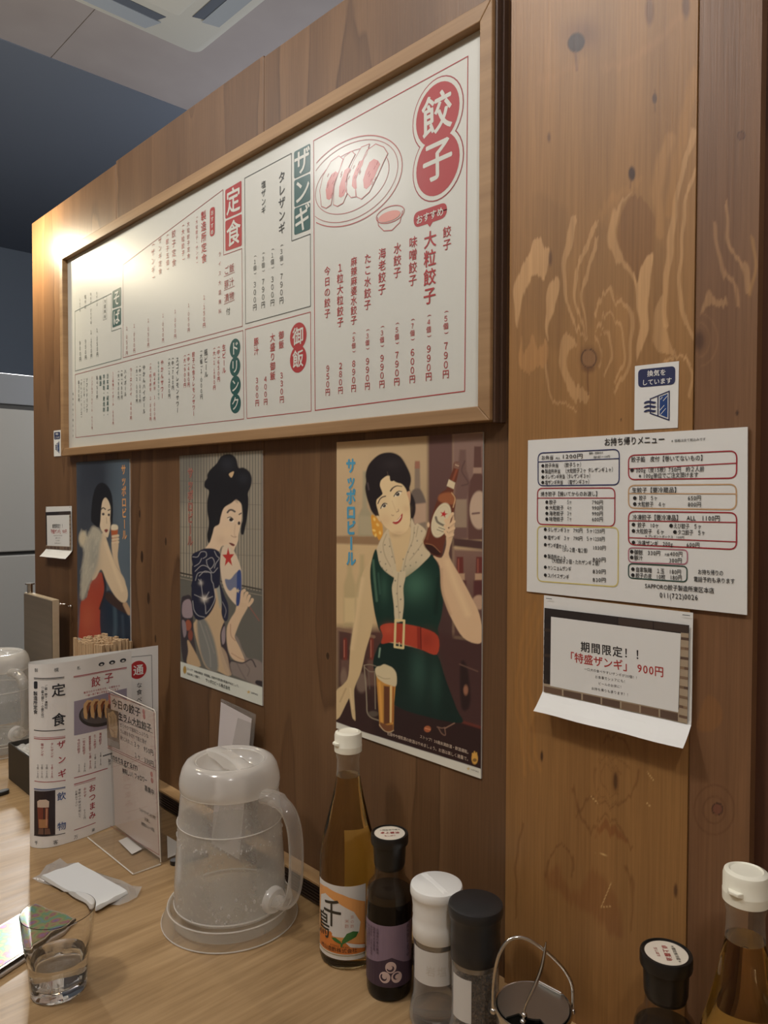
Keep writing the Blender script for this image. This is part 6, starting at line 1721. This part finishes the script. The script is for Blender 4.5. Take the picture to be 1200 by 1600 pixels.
# ---------------------------------------------------------------- folded menu booklet
bw = mat('booklet paper', rgb(232, 231, 228), .45)
HB_ = .2835
pathB = [(-1.1985, -.0790), (-1.1950, -.1202), (-1.1868, -.1634), (-1.1862, -.2012), (-1.1925, -.2228), (-1.2075, -.2352), (-1.2200, -.2350), (-1.2250, -.2250), (-1.2210, -.1800), (-1.2120, -.1100), (-1.2070, -.0270)]
sm = smooth_open(pathB, 8)
seglen = np.concatenate([[0], np.cumsum(np.linalg.norm(np.diff(sm, axis=0), axis=1))])
nrm = []
for i in range(len(sm)):
    a_ = sm[max(0, i-1)]; c_ = sm[min(len(sm)-1, i+1)]; t_ = (c_-a_)/np.linalg.norm(c_-a_); nrm.append(np.array([-t_[1], t_[0]]))
nrm = np.array(nrm)
def bmap(sgn):
    def f(uv, off):
        s_ = uv[0]; i = int(np.clip(np.searchsorted(seglen, s_)-1, 0, len(sm)-2)); t = (s_-seglen[i])/(seglen[i+1]-seglen[i])
        q = sm[i]*(1-t)+sm[i+1]*t; nn = nrm[i]*(1-t)+nrm[i+1]*t; nn = nn/np.linalg.norm(nn)
        return (q[0]+nn[0]*off*sgn, q[1]+nn[1]*off*sgn, uv[1])
    return f
def bhit(px, py, lo, hi):
    v = ray(px, py); best = None
    for i in range(lo, hi):
        a_, c_ = sm[i], sm[i+1]; d = c_-a_
        A_ = np.array([[v[0], -d[0]], [v[1], -d[1]]]); rhs = a_-CAM[:2]
        det = np.linalg.det(A_)
        if abs(det) < 1e-9: continue
        t, u = np.linalg.solve(A_, rhs)
        ext = (-.3 if i == lo else -.001, 1.3 if i == hi-1 else 1.001)
        if t > 0 and ext[0] <= u <= ext[1] and (best is None or t < best[0]): best = (t, seglen[i]+u*(seglen[i+1]-seglen[i]), CAM[2]+t*v[2])
    if best is None: raise ValueError('off the booklet %s %s' % (px, py))
    return np.array([best[1], best[2]])
nfold = 44
ctest = np.array([sm[8][0], sm[8][1]])+nrm[8]*.01
sgnF = 1 if np.dot(nrm[8], CAM[:2]-sm[8]) > 0 else -1
i_b = len(sm)-6
sgnB = 1 if np.dot(nrm[i_b], CAM[:2]-sm[i_b]) > 0 else -1
b = MB(); K_ = len(sm)
b.add([(q[0], q[1], .0006) for q in sm]+[(q[0], q[1], HB_) for q in sm], [(i, i+1, K_+i+1, K_+i) for i in range(K_-1)])
fp = Print(bmap(sgnF), lambda x, y: bhit(x, y, 0, 42), base=2.2e-4, strip=.006)
fp.zoom(5, 40, 1020)
nk = ink(44, 48, 56); rd = ink(164, 48, 62); bl = ink(52, 82, 138); gy = ink(96, 92, 96)
def curve_line(a, c, w_, m_, n=8):
    P_ = [np.array(a)*(1-t)+np.array(c)*t for t in np.linspace(0, 1, n)]
    A_ = fp.uv(a); C_ = fp.uv(c)
    fp.strokeuv([np.array([A_[0]+(C_[0]-A_[0])*t, A_[1]+(C_[1]-A_[1])*t]) for t in np.linspace(0, 1, n)], w_, m_, 1)
for y in (203, 213): curve_line((66, y-7), (302, y-14), .0012 if y < 210 else .0006, nk)
curve_line((66, 603), (308, 598), .0012, nk)
for y, w_ in ((658, .0007), (670, .0012)): curve_line((66, y-2), (310, y-8), w_, rd)
curve_line((70, 1000), (312, 995), .0010, rd)
for y, w_ in ((1062, .0012), (1070, .0006)): curve_line((66, y-2), (310, y-14), w_, bl)
curve_line((66, 1424), (310, 1408), .0010, nk)
for y, w_ in ((186, .0012), (194, .0006)): curve_line((374, y), (790, y-72), w_, rd)
curve_line((378, 978), (640, 902), .0012, rd)
for y, w_ in ((1028, .0012), (1040, .0006)): curve_line((378, y), (546, y-52), w_, rd)
curve_line((378, 1386), (546, 1326), .0010, rd)
for y in (902, 908): curve_line((602, y-98), (690, y-124), .0008, nk)
fp.put('札', fp.uv((414, 118)), np.array([-1., 0]), np.array([0, 1.]), .006, nk)
def fput(ch, c, s_, m_, bold=0):
    u = fp.uv(c); fp.put(ch, u, np.array([-1., 0]), np.array([0, 1.]), s_, m_, 2, bold)
fput('幌', (240, 134), .0068, nk); fput('製', (84, 136), .006, nk)
fput('定', (258, 292), .021, nk, .03); fput('食', (260, 522), .021, nk, .03)
fput('ザ', (278, 716), .013, rd, .03); fput('ン', (282, 834), .013, rd, .03); fput('ギ', (284, 944), .013, rd, .03)
fput('飲', (280, 1120), .0135, bl, .02); fput('物', (282, 1354), .0135, bl, .02)
fput('餃', (548, 226), .0172, rd, .02); fput('子', (648, 196), .0172, rd, .02)
for ch, y in zip('おつまみ', (1056, 1128, 1196, 1268)): fput(ch, (520, y), .0125, rd, .03)
fput('客', (234, 1480), .0075, nk); fput('万', (392, 1438), .0065, nk); fput('来', (528, 1384), .0062, nk); fput('千', (84, 1484), .0065, nk)
def fv(t, a, c, m_, k=.9, bold=.01):
    a = fp.uv(a); c = fp.uv(c); d = c-a; L = np.linalg.norm(d); d = d/L; pitch = L/len(t)
    for i, ch in enumerate(t):
        if ch == '　': continue
        q = a+d*(i+.5)*pitch
        if ch in _TURN: fp.put(ch, q, d, np.array([-1., 0]), pitch*k, m_, 2, bold)
        else: fp.put(ch, q, np.array([-1., 0]), np.array([0, 1.]), pitch*k, m_, 2, bold)
fv('ご飯・豚汁・漬物付', (160, 250), (160, 440), nk, 1.0, .02); fv('（ご飯大盛り・小盛り可）', (134, 250), (132, 520), nk, 1.0, .02); fv('製造所定食', (78, 300), (78, 480), nk, 1.0, .03)
fp.panel([(66, 222), (94, 222), (94, 280), (66, 280)], .002, nk, 1)
fv('タレザンギ', (206, 700), (206, 822), rd); fv('塩ザンギ', (130, 704), (130, 810), rd)
for x in (206, 165, 128, 96): fv('（３個）７９０円', (x, 862), (x, 980), rd if x == 206 else gy, 1.1, .01)
fv('今日の餃子', (414, 672), (414, 788), rd, 1.0); fv('一粒大粒餃子', (455, 660), (455, 796), rd, 1.0); fv('麻辣麻婆水餃子（５個）８９０円', (500, 648), (504, 908), rd, 1.1); fv('たこ水餃子', (540, 636), (540, 750), rd, 1.0); fv('（３個）９９０円', (542, 782), (542, 905), gy, 1.1); fv('海老餃子', (582, 622), (582, 720), rd, 1.0); fv('（３個）９９０円', (584, 770), (584, 880), gy, 1.1)
fv('９５０円', (416, 870), (416, 935), gy, 1.0); fv('２８０円', (460, 860), (460, 932), gy, 1.0)
fv('おかず', (462, 1050), (462, 1130), rd, .9); fv('季節の小鉢は別紙にて', (420, 1060), (422, 1290), gy, .9); fv('お尋ね下さい', (394, 1074), (396, 1200), gy, .9); fv('６３０円', (460, 1220), (460, 1300), gy, 1.0)
fv('豚汁', (655, 832), (655, 880), nk, 1.0)
fp.k = (4.2105, 0, 980)
for t, a, c in (('毎日ひたすら肉をひき、小麦粉から', (548, 432), (790, 384)), ('一個一個丁寧に手包みしています', (560, 452), (780, 406))):
    A_ = fp.uv(a); C_ = fp.uv(c); d = C_-A_; L = np.linalg.norm(d); d = d/L; pitch = L/len(t)
    for i, ch in enumerate(t): fp.put(ch, A_+d*(i+.5)*pitch, d, np.array([0, 1.]), pitch*.9, rd, 2, .02)
for cx, cy in ((667, 243), (737, 231), (809, 218)):   # little fan marks
    u = fp.uv((cx, cy)); fp.raw([u+np.array([.0055*math.cos(t), .0032*math.sin(t)]) for t in np.linspace(0, 2*math.pi, 17)[:-1]], [tuple(range(16))], nk, 1)
    fp.raw([u+np.array([.0024*math.cos(t), .0012*math.sin(t)-.0008]) for t in np.linspace(0, 2*math.pi, 13)[:-1]], [tuple(range(12))], bw, 2)
# dumpling photograph
fp.zoom(5, 40, 1020)
q4 = [fp.uv(q) for q in ((378, 380), (790, 276), (790, 560), (378, 646))]
def strip(q, m_, lay, n=8):
    top = [q[0]*(1-t)+q[1]*t for t in np.linspace(0, 1, n+1)]; bot = [q[3]*(1-t)+q[2]*t for t in np.linspace(0, 1, n+1)]
    fp.raw(top+bot, [(i, i+1, n+2+i, n+1+i) for i in range(n)], m_, lay)
strip(q4, ink(150, 142, 158), 0)
def fell(cx, cy, rx, ry, m_, lay, rot=0, n=30):
    fp.poly(ellpx(cx, cy, rx, ry, rot, n=n)[:-1], m_, lay)
fell(565, 480, 150, 98, ink(58, 54, 56), 1, -8); fell(566, 470, 136, 82, ink(92, 86, 88), 2, -8)
for k, (x, y) in enumerate(((475, 440), (530, 432), (585, 430), (640, 436))):
    fp.poly([(x-26, y+20), (x-22, y-40), (x+5, y-72), (x+38, y-70), (x+46, y-50), (x+20, y-20), (x+8, y+30), (x+4, y+80), (x-18, y+70)], ink(206, 168, 118), 3)
    fp.poly([(x-2, y-20), (x+14, y-52), (x+36, y-58), (x+22, y-20), (x+12, y+20), (x+4, y+40)], ink(132, 78, 50), 4)
    fp.poly([(x+12, y+20), (x+26, y-10), (x+30, y+50), (x+16, y+90)], ink(60, 38, 32), 4)
# beer photograph
q4 = [fp.uv(q) for q in ((68, 1076), (232, 1072), (232, 1420), (68, 1424))]; strip(q4, ink(40, 30, 36), 0)
fp.poly([(92, 1190), (180, 1190), (176, 1370), (100, 1370)], ink(120, 58, 46), 1); fp.poly([(92, 1160), (110, 1148), (160, 1146), (184, 1160), (182, 1206), (94, 1206)], ink(206, 186, 168), 2)
fp.poly([(104, 1300), (174, 1300), (172, 1366), (106, 1366)], ink(170, 124, 84), 2); fp.poly([(104, 1372), (186, 1372), (196, 1416), (98, 1416)], ink(110, 80, 66), 1)
fp.poly([(160, 1215), (172, 1215), (168, 1350), (158, 1350)], ink(190, 140, 110), 3)
mats = fp.onto(b, [bw])
BP_ = Print(bmap(sgnB), lambda x, y: bhit(x, y, 64, len(sm)-1), base=2.2e-4, strip=.006)
BP_.zoom(7.059, 90, 980)
def bput(ch, c, s_, m_, bold=0, lay=2): BP_.put(ch, BP_.uv(c), np.array([1., 0]), np.array([0, 1.]), s_, m_, lay, bold)
BP_.disc((885, 470), .0152, ink(176, 44, 48), 0); bput('通', (890, 472), .0185, bw, .03)
for ch, y in zip('な食べ方', (640, 716, 800, 880)): bput(ch, (900, y), .0100, nk, .01)
BP_.stroke([(700, 338), (1036, 308), (1062, 1700)], .0007, nk)
mats = BP_.onto(b, mats)
tag(b.build('menu_booklet', mats, smooth=True, origin=(-1.205, -.15, 0)), 'folded white menu booklet standing upright behind the acrylic sign', 'menu')

# ---------------------------------------------------------------- acrylic table sign
acry = clearish('acrylic', (.985, .985, .98), .0, (.85, .84, .82), .03, edge=.05, shine=.35)
acedge = mat('acrylic edge', (.74, .70, .62), .25)
y0 = -.1175
SP = Plane((-1.030, y0, .003), (1, 0, 0), (0, -.030, 1))
tl, tr_ = SP.at(162.5, 1077), SP.at(245.5, 1106); u0 = -1.1810-SP.p0[0]; u1 = SP.at(252.5, 1340)[0]; v1 = (tl[1]+tr_[1])/2
ST = thing('acrylic_sign_stand', 'clear acrylic table stand holding a pink edged daily gyoza card', 'sign stand', (SP.p0[0]-.08, y0, 0))
def slab(b, P_, ua, ub, va, vb, oa, ob):
    b.hexa([P_.map((ua, va), oa), P_.map((ub, va), oa), P_.map((ub, va), ob), P_.map((ua, va), ob), P_.map((ua, vb), oa), P_.map((ub, vb), oa), P_.map((ub, vb), ob), P_.map((ua, vb), ob)])
b = MB(); slab(b, SP, u0, u1, 0, v1, .0012, .0024); b.build('front_sheet', acry, ST)
b = MB(); slab(b, SP, u0, u1, 0, v1, -.0024, -.0012); b.build('back_sheet', acry, ST)
X0, X1 = SP.p0[0]+u0, SP.p0[0]+u1
b = MB(); b.box(X0, X1, y0-.0440, y0-.0012, .0006, .0028); b.build('front_foot', acry, ST)
b = MB(); b.box(X0, X1, y0+.0012, y0+.0480, .0006, .0028); b.build('rear_foot', acry, ST)
b = MB()
b.tube([SP.map((u1, .002), .0018), SP.map((u1, v1-.004), .0018), SP.map((u1-.004, v1), .0018), SP.map((u0, v1), .0018)], .0008, 6)
b.tube([(X1, y0-.002, .0018), (X1, y0-.0440, .0018), (X0, y0-.0440, .0018)], .0010, 6)
b.build('polished_edge', acedge, ST, smooth=True)
# card
b = MB(); slab(b, SP, u0+.003, u1-.004, .006, v1-.005, -.0008, .0006)
cp = Print(SP.map, SP.at, base=.0007)
cp.zoom(5.158, 150, 1060)
cardm = mat('card paper', rgb(214, 200, 192), .5); pk = ink(164, 88, 86); ck = ink(40, 36, 36); cg = ink(84, 76, 74)
cp.stroke([(70, 108), (470, 250), (484, 722), (92, 540)], .0010, pk, 1, True)
cp.stroke([(94, 556), (486, 738), (512, 1420), (118, 1186)], .0010, pk, 1, True)
for c in ((112, 150), (114, 188), (388, 268), (392, 306), (452, 772), (456, 822)): cp.disc(c, .0042, ink(186, 112, 106), 1, 20, 1.0)
cp.htext('今日の餃子', (132, 190), (364, 278), ck, 2, .035, 1.0, .0150); cp.htext('生ラム大粒餃子', (184, 300), (452, 404), ck, 2, .05, 1.0, .0130)
cp.stroke([(186, 330), (462, 440)], .0007, ck)
for t, a, c in (('まろやかで旨味たっぷりな', (196, 372), (428, 466)), ('ラム肉を手切りで餡と混ぜ', (198, 420), (412, 516)), ('練りこみました', (200, 474), (302, 524))): cp.htext(t, a, c, cg, 2, .01, 1.0, .0075)
cp.htext('３ヶ　950円', (306, 524), (468, 602), ck, 2, .02, 1.0, .0098); cp.htext('１ヶ　330円', (312, 612), (470, 692), ck, 2, .02, 1.0, .0098)
cp.poly([(76, 232), (184, 266), (196, 572), (84, 532)], ink(126, 106, 86), 1)
cp.poly([(100, 280), (140, 262), (170, 300), (180, 400), (172, 480), (130, 470), (110, 400)], ink(196, 166, 126), 2); cp.poly([(86, 470), (190, 520), (194, 566), (84, 528)], ink(150, 140, 132), 2)
for q in ([(110, 300), (130, 320), (128, 360)], [(140, 280), (155, 330), (150, 380)], [(120, 400), (150, 430), (160, 470)]): cp.stroke(q, .0008, ink(110, 84, 64), 3)
cp.htext('Instagram', (122, 620), (340, 714), ck, 2, .03, 1.0, .0150); cp.stroke([(100, 648), (330, 745)], .0007, cg)
cp.htext('美味しい！フォロワー', (216, 742), (418, 824), ck, 2, .04, 1.0, .0098); cp.htext('募集中', (396, 880), (474, 922), ck, 2, .04, 1.0, .0098)
for t, a, c in (('フォローでクーポンをその場で', (352, 1052), (488, 1126)), ('お渡し', (396, 1130), (440, 1154)), ('期間限定メニューも配信', (370, 1166), (474, 1222))): cp.htext(t, a, c, ck, 2, .02, 1.0, .0060)
mats = cp.onto(b, [cardm]); b.build('card', mats, ST)
b = MB(); c4 = [T3(261, 1309), T3(283.8, 1323.4), T3(283, 1335.7), T3(262, 1344)]  # thin bright white slab on the rear foot
b.hexa([(q[0], q[1], .0030) for q in (c4[3], c4[2], c4[1], c4[0])]+[(q[0], q[1], .0036) for q in (c4[3], c4[2], c4[1], c4[0])])
tag(b.build('flat_patch', mat('white patch', (.82, .80, .74), .5)), 'bright white paper slip on the rear foot of the acrylic stand', 'paper slip', 'flat patches')
b = MB(); c4 = [T3(185, 1317), T3(199, 1311), T3(222, 1330), T3(206, 1338)]  # thin greyish white slab on the front foot
b.hexa([(q[0], q[1], -.0000+.0030) for q in (c4[3], c4[2], c4[1], c4[0])]+[(q[0], q[1], .0034) for q in (c4[3], c4[2], c4[1], c4[0])])
tag(b.build('flat_patch', mat('dull white patch', (.58, .55, .50), .5)), 'greyish white paper slip on the front foot of the acrylic stand', 'paper slip', 'flat patches')

# ---------------------------------------------------------------- leaning blank card behind the pitcher
A1 = wallpt(345, 1092, -.012); A2 = T3(398.5, 1116.5, A1[2]); D1 = T3(358, 1312); D2 = T3(408, 1337)
A2[1] = min(A2[1], -.004); D1[1] = min(D1[1], -.034); D2[1] = min(D2[1], -.030)
b = MB()
nx_ = np.cross(A2-A1, D1-A1); nx_ = nx_/np.linalg.norm(nx_); nx_ = nx_ if nx_[1] < 0 else -nx_
def inset(f_, up): 
    return A1*(1-f_)*(1-up)+A2*f_*(1-up)+D1*(1-f_)*up+D2*f_*up
b.hexa([D1, D2, D2-nx_*.002, D1-nx_*.002, A1, A2, A2-nx_*.002, A1-nx_*.002])
CS = thing('card_stand', 'blank pale card in a clear sleeve leaning on the wall behind the pitcher', 'card stand', ((D1[0]+D2[0])/2, D1[1], .0004))
b.build('sleeve', clearish('sleeve', (.93, .93, .92), .12, (.8, .78, .74), .05, edge=.2), CS)
b = MB(); q4 = [inset(.02, .98), inset(.93, .98), inset(.93, .035), inset(.02, .02)]
b.hexa([q4[0]+nx_*.0002, q4[1]+nx_*.0002, q4[1]+nx_*.0006, q4[0]+nx_*.0006, q4[3]+nx_*.0002, q4[2]+nx_*.0002, q4[2]+nx_*.0006, q4[3]+nx_*.0006])
b.build('card', mat('pale card', rgb(206, 198, 196), .4), CS)

# ---------------------------------------------------------------- wet towel packet
wrapm = clearish('packet_film', (.94, .95, .95), .42, (.84, .85, .84), .14, edge=.3, bumpy=.3)
towm = mat('towel paper', (.74, .75, .73), .75)
TW = thing('wet_towel_packet', 'opened clear packet with a folded white wet towel on the table', 'towel packet', (*T3(140, 1385)[:2], .0005))
def crumple(outline, z0, amp, seed, n=7):
    C_ = np.mean(outline, axis=0); r_ = random.Random(seed); vs = []; N = len(outline)
    for j in range(n+1):
        t = j/n
        for q in outline:
            v = C_*(1-t)+np.array(q)*t
            vs.append((v[0], v[1], max(.0006, z0*(1-t**3)+.0006+r_.uniform(0, amp)*(1 if t > .5 else .4))))
    return vs, [(j*N+i, j*N+(i+1) % N, (j+1)*N+(i+1) % N, (j+1)*N+i) for j in range(n) for i in range(N)]
zz = .002
ol = [T3(*q, zz)[:2] for q in ((50, 1374), (62, 1366), (72, 1352), (82, 1348), (94, 1341), (104, 1350), (118, 1350), (140, 1358), (165, 1366), (190, 1378), (206, 1386), (222, 1388), (214, 1402), (200, 1412), (186, 1417), (172, 1413), (158, 1408), (140, 1410), (118, 1398), (98, 1388), (75, 1382), (60, 1378))]
b = MB(); v_, f_ = crumple(ol, .003, .004, 3, 8); b.add(v_, f_); b.build('wrapper', wrapm, TW, smooth=False)
b = MB()
tq = [T3(*q, .010)[:2] for q in ((64, 1366), (122, 1346), (200, 1391), (150, 1417))]
n_ = 14; vs = []
for k_, (za, gr_) in enumerate(((.0045, 1.0), (.0062, 1.0), (.0078, .985), (.0094, .975))):
    C_ = np.mean(tq, axis=0)
    ring = []
    for e in range(4):
        a_, c_ = np.array(tq[e]), np.array(tq[(e+1) % 4])
        for i in range(n_): ring.append(C_+((a_*(1-i/n_)+c_*i/n_)-C_)*gr_)
    for i, q in enumerate(ring): vs.append((q[0], q[1], za+.0005*math.sin(i*.9+k_)))
R_ = 4*n_
b.add(vs, [(j*R_+i, j*R_+(i+1) % R_, (j+1)*R_+(i+1) % R_, (j+1)*R_+i) for j in range(3) for i in range(R_)]+[tuple(3*R_+i for i in range(R_)), tuple(range(R_-1, -1, -1))])
b.build('towel', towm, TW, smooth=True)

# ---------------------------------------------------------------- phone
ph_m, nt, pb, out = nodes('iridescent_screen'); g = NT(nt)
tc = g.n('ShaderNodeTexCoord').outputs['Object']
vo = g.n('ShaderNodeTexVoronoi'); vo.inputs['Scale'].default_value = 95; g.l(tc, vo.inputs['Vector'])
hue = g.math('FRACT', g.math('ADD', g.math('MULTIPLY', vo.outputs['Distance'], 1.1), g.noise(tc, 40, 2)))
hs = g.n('ShaderNodeCombineColor', mode='HSV'); g.l(hue, hs.inputs[0]); hs.inputs[1].default_value = .62; hs.inputs[2].default_value = .24
g.l(hs.outputs[0], pb.inputs['Base Color']); pb.inputs['Roughness'].default_value = .3; pb.inputs['Metallic'].default_value = .3
pb.inputs['Coat Weight'].default_value = .5; pb.inputs['Coat Roughness'].default_value = .10
zt_ = .0105
fa, fb_ = T3(0, 1446, zt_), T3(34, 1426, zt_); na, nb_ = T3(0, 1513, zt_), T3(36, 1489, zt_)
dl_ = (fb_-fa)[:2]; dl_ = dl_/np.linalg.norm(dl_); wv = np.array([-dl_[1], dl_[0]]); 
if wv@(na-fa)[:2] < 0: wv = -wv
wid = float(wv@(na-fa)[:2]); end = fb_[:2]+dl_*.022
PHN = thing('smartphone', 'smartphone lying face up with rainbow sheen, behind the tumbler', 'phone', (end[0], end[1], .0004))
def pbox(name, l0, l1, w0, w1, z0, z1, m_, bev=0):
    b = MB(); cs = [end-dl_*l0+wv*w0, end-dl_*l1+wv*w0, end-dl_*l1+wv*w1, end-dl_*l0+wv*w1]
    b.hexa([(q[0], q[1], z0) for q in cs]+[(q[0], q[1], z1) for q in cs]); return b.build(name, m_, PHN, bevel=bev)
pbox('case', 0, .155, -.003, wid+.003, .0006, .0048, mat('phone case', (.50, .44, .38), .4), .0012)
pbox('body', .001, .154, -.001, wid+.001, .0050, .0094, mat('phone band', (.05, .045, .045), .25, .6), .0010)
pbox('bezel', .0015, .1535, -.0005, wid+.0005, .0095, .0101, mat('phone bezel', (.55, .50, .40), .22, .8))
pbox('screen', .004, .151, .0025, wid-.0025, .0102, .0106, ph_m)

# ---------------------------------------------------------------- dark box of wrapped towels, black bars
boxm = mat('dark box', (.030, .026, .021), .5)
BX = thing('storage_box', 'open dark box behind the menu booklet, left side of the table', 'box', (-1.47, -.11, 0))
bx0, bx1, by0, by1, bh = -1.531, -1.405, -.1690, -.055, .0695
for nm, q in (('side', (bx0, bx1, by0, by0+.003, .0005, bh)), ('side', (bx0, bx1, by1-.003, by1, .0005, bh)), ('side', (bx0, bx0+.003, by0+.003, by1-.003, .0005, bh)), ('side', (bx1-.003, bx1, by0+.003, by1-.003, .0005, bh)), ('bottom', (bx0+.003, bx1-.003, by0+.003, by1-.003, .0005, .0035))):
    b = MB(); b.box(*q); b.build(nm, boxm, BX, bevel=.0005)
filmm = mat('crinkled film', (.52, .51, .47), .2, spec=.8)
b = MB(); NX_, NY_ = 26, 24; vs = []
for j in range(NY_+1):
    for i in range(NX_+1):
        vs.append((bx0+.004+(bx1-bx0-.008)*i/NX_, by0+.004+(by1-by0-.008)*j/NY_, .060+random.uniform(-.003, .003)+.003*math.sin(i*.9)*math.cos(j*.7)))
b.add(vs, [(j*(NX_+1)+i, j*(NX_+1)+i+1, (j+1)*(NX_+1)+i+1, (j+1)*(NX_+1)+i) for j in range(NY_) for i in range(NX_)])
tag(b.build('wrapping_film', filmm), 'crinkled silvery clear film filling the dark box', 'plastic film', kind='stuff')
def bar(a, c, w_, lab):
    a, c = T3(*a)[:2], T3(*c)[:2]; d = (c-a); L = np.linalg.norm(d); d = d/L; s_ = np.array([-d[1], d[0]])
    def shape(w__, z):
        o = []
        for k in range(9):
            t = math.pi/2+math.pi*k/8; o.append((a[0]+d[0]*(w__+w__*math.cos(t))+s_[0]*w__*math.sin(t), a[1]+d[1]*(w__+w__*math.cos(t))+s_[1]*w__*math.sin(t), z))
        return o+[(c[0]-s_[0]*w__, c[1]-s_[1]*w__, z), (c[0]+s_[0]*w__, c[1]+s_[1]*w__, z)]
    B_ = thing('chopstick_rest', lab, 'chopstick rest', (a[0], a[1], .0005), 'black table bars')
    b = MB(); loft(b, [shape(w_, .0008), shape(w_, .0050), shape(w_*.9, .0062)]); b.build('rim', blackcap, B_)
    b = MB(); loft(b, [shape(w_*.68, .0063), shape(w_*.66, .0068)]); b.build('inlay', mat('grey inlay', (.16, .165, .17), .4), B_)
bar((266, 1352), (322, 1336), .0085, 'black bar with grey inlay lying between acrylic stand and pitcher')
bar((14, 1238), (-70, 1262), .0085, 'black bar lying in front of the dark box, cut off by the left edge')

# ---------------------------------------------------------------- bundle of wooden chopsticks
hc_ = wallpt(160, 1003, -.046)
ang = math.radians(8); cxv = np.array([math.cos(ang), math.sin(ang)]); cyv = np.array([-math.sin(ang), math.cos(ang)])
hw, hd2 = .046, .034
CH = thing('chopstick_holder', 'dark open holder carrying the chopstick bundle, hidden behind the booklet', 'holder', (hc_[0], hc_[1], 0))
def hbox(b, x0, x1, y0, y1, z0, z1):
    cs = [hc_[:2]+cxv*x+cyv*y for x, y in ((x0, y0), (x1, y0), (x1, y1), (x0, y1))]
    b.hexa([(q[0], q[1], z0) for q in cs]+[(q[0], q[1], z1) for q in cs]); return b
for q in ((-hw-.003, -hw, -hd2-.003, hd2+.003), (hw, hw+.003, -hd2-.003, hd2+.003), (-hw, hw, -hd2-.003, -hd2), (-hw, hw, hd2, hd2+.003)):
    hbox(MB(), *q, .0005, .200).build('side', boxm, CH)
hbox(MB(), -hw, hw, -hd2, hd2, .0005, .0520).build('bottom', boxm, CH)
cw = plankwood('chopstick_wood', (.40, .26, .14), (.60, .43, .26), 'x', 1.0, .6)
b = MB()
for s_ in (-1, 1): b.box(s_*.0026-.0021, s_*.0026+.0021, -.0026, .0026, 0, .214)
b.box(-.0006, .0006, -.0018, .0018, 0, .17)
cs0 = b.build('chopsticks', cw, origin=(0, 0, 0), bevel=.0003)
tag(cs0, 'unsplit pale wooden chopstick pair in the bundle behind the booklet', 'chopsticks', 'bundled wooden chopsticks')
first = True
for j in range(9):
    for i in range(9):
        o = cs0 if first else cs0.copy()
        if not first: COL.objects.link(o)
        first = False
        x = -hw+.0052+i*(2*hw-.0104)/8+random.uniform(-.0006, .0006); y = -hd2+.0038+j*(2*hd2-.0076)/8+random.uniform(-.0006, .0006)
        q = hc_[:2]+cxv*x+cyv*y
        o.location = (q[0], q[1], .0525+random.uniform(0, .007)); o.rotation_euler = (random.uniform(-.012, .012), random.uniform(-.012, .012), ang+random.choice((0, .15, -.2, .3, .5, -.45)))
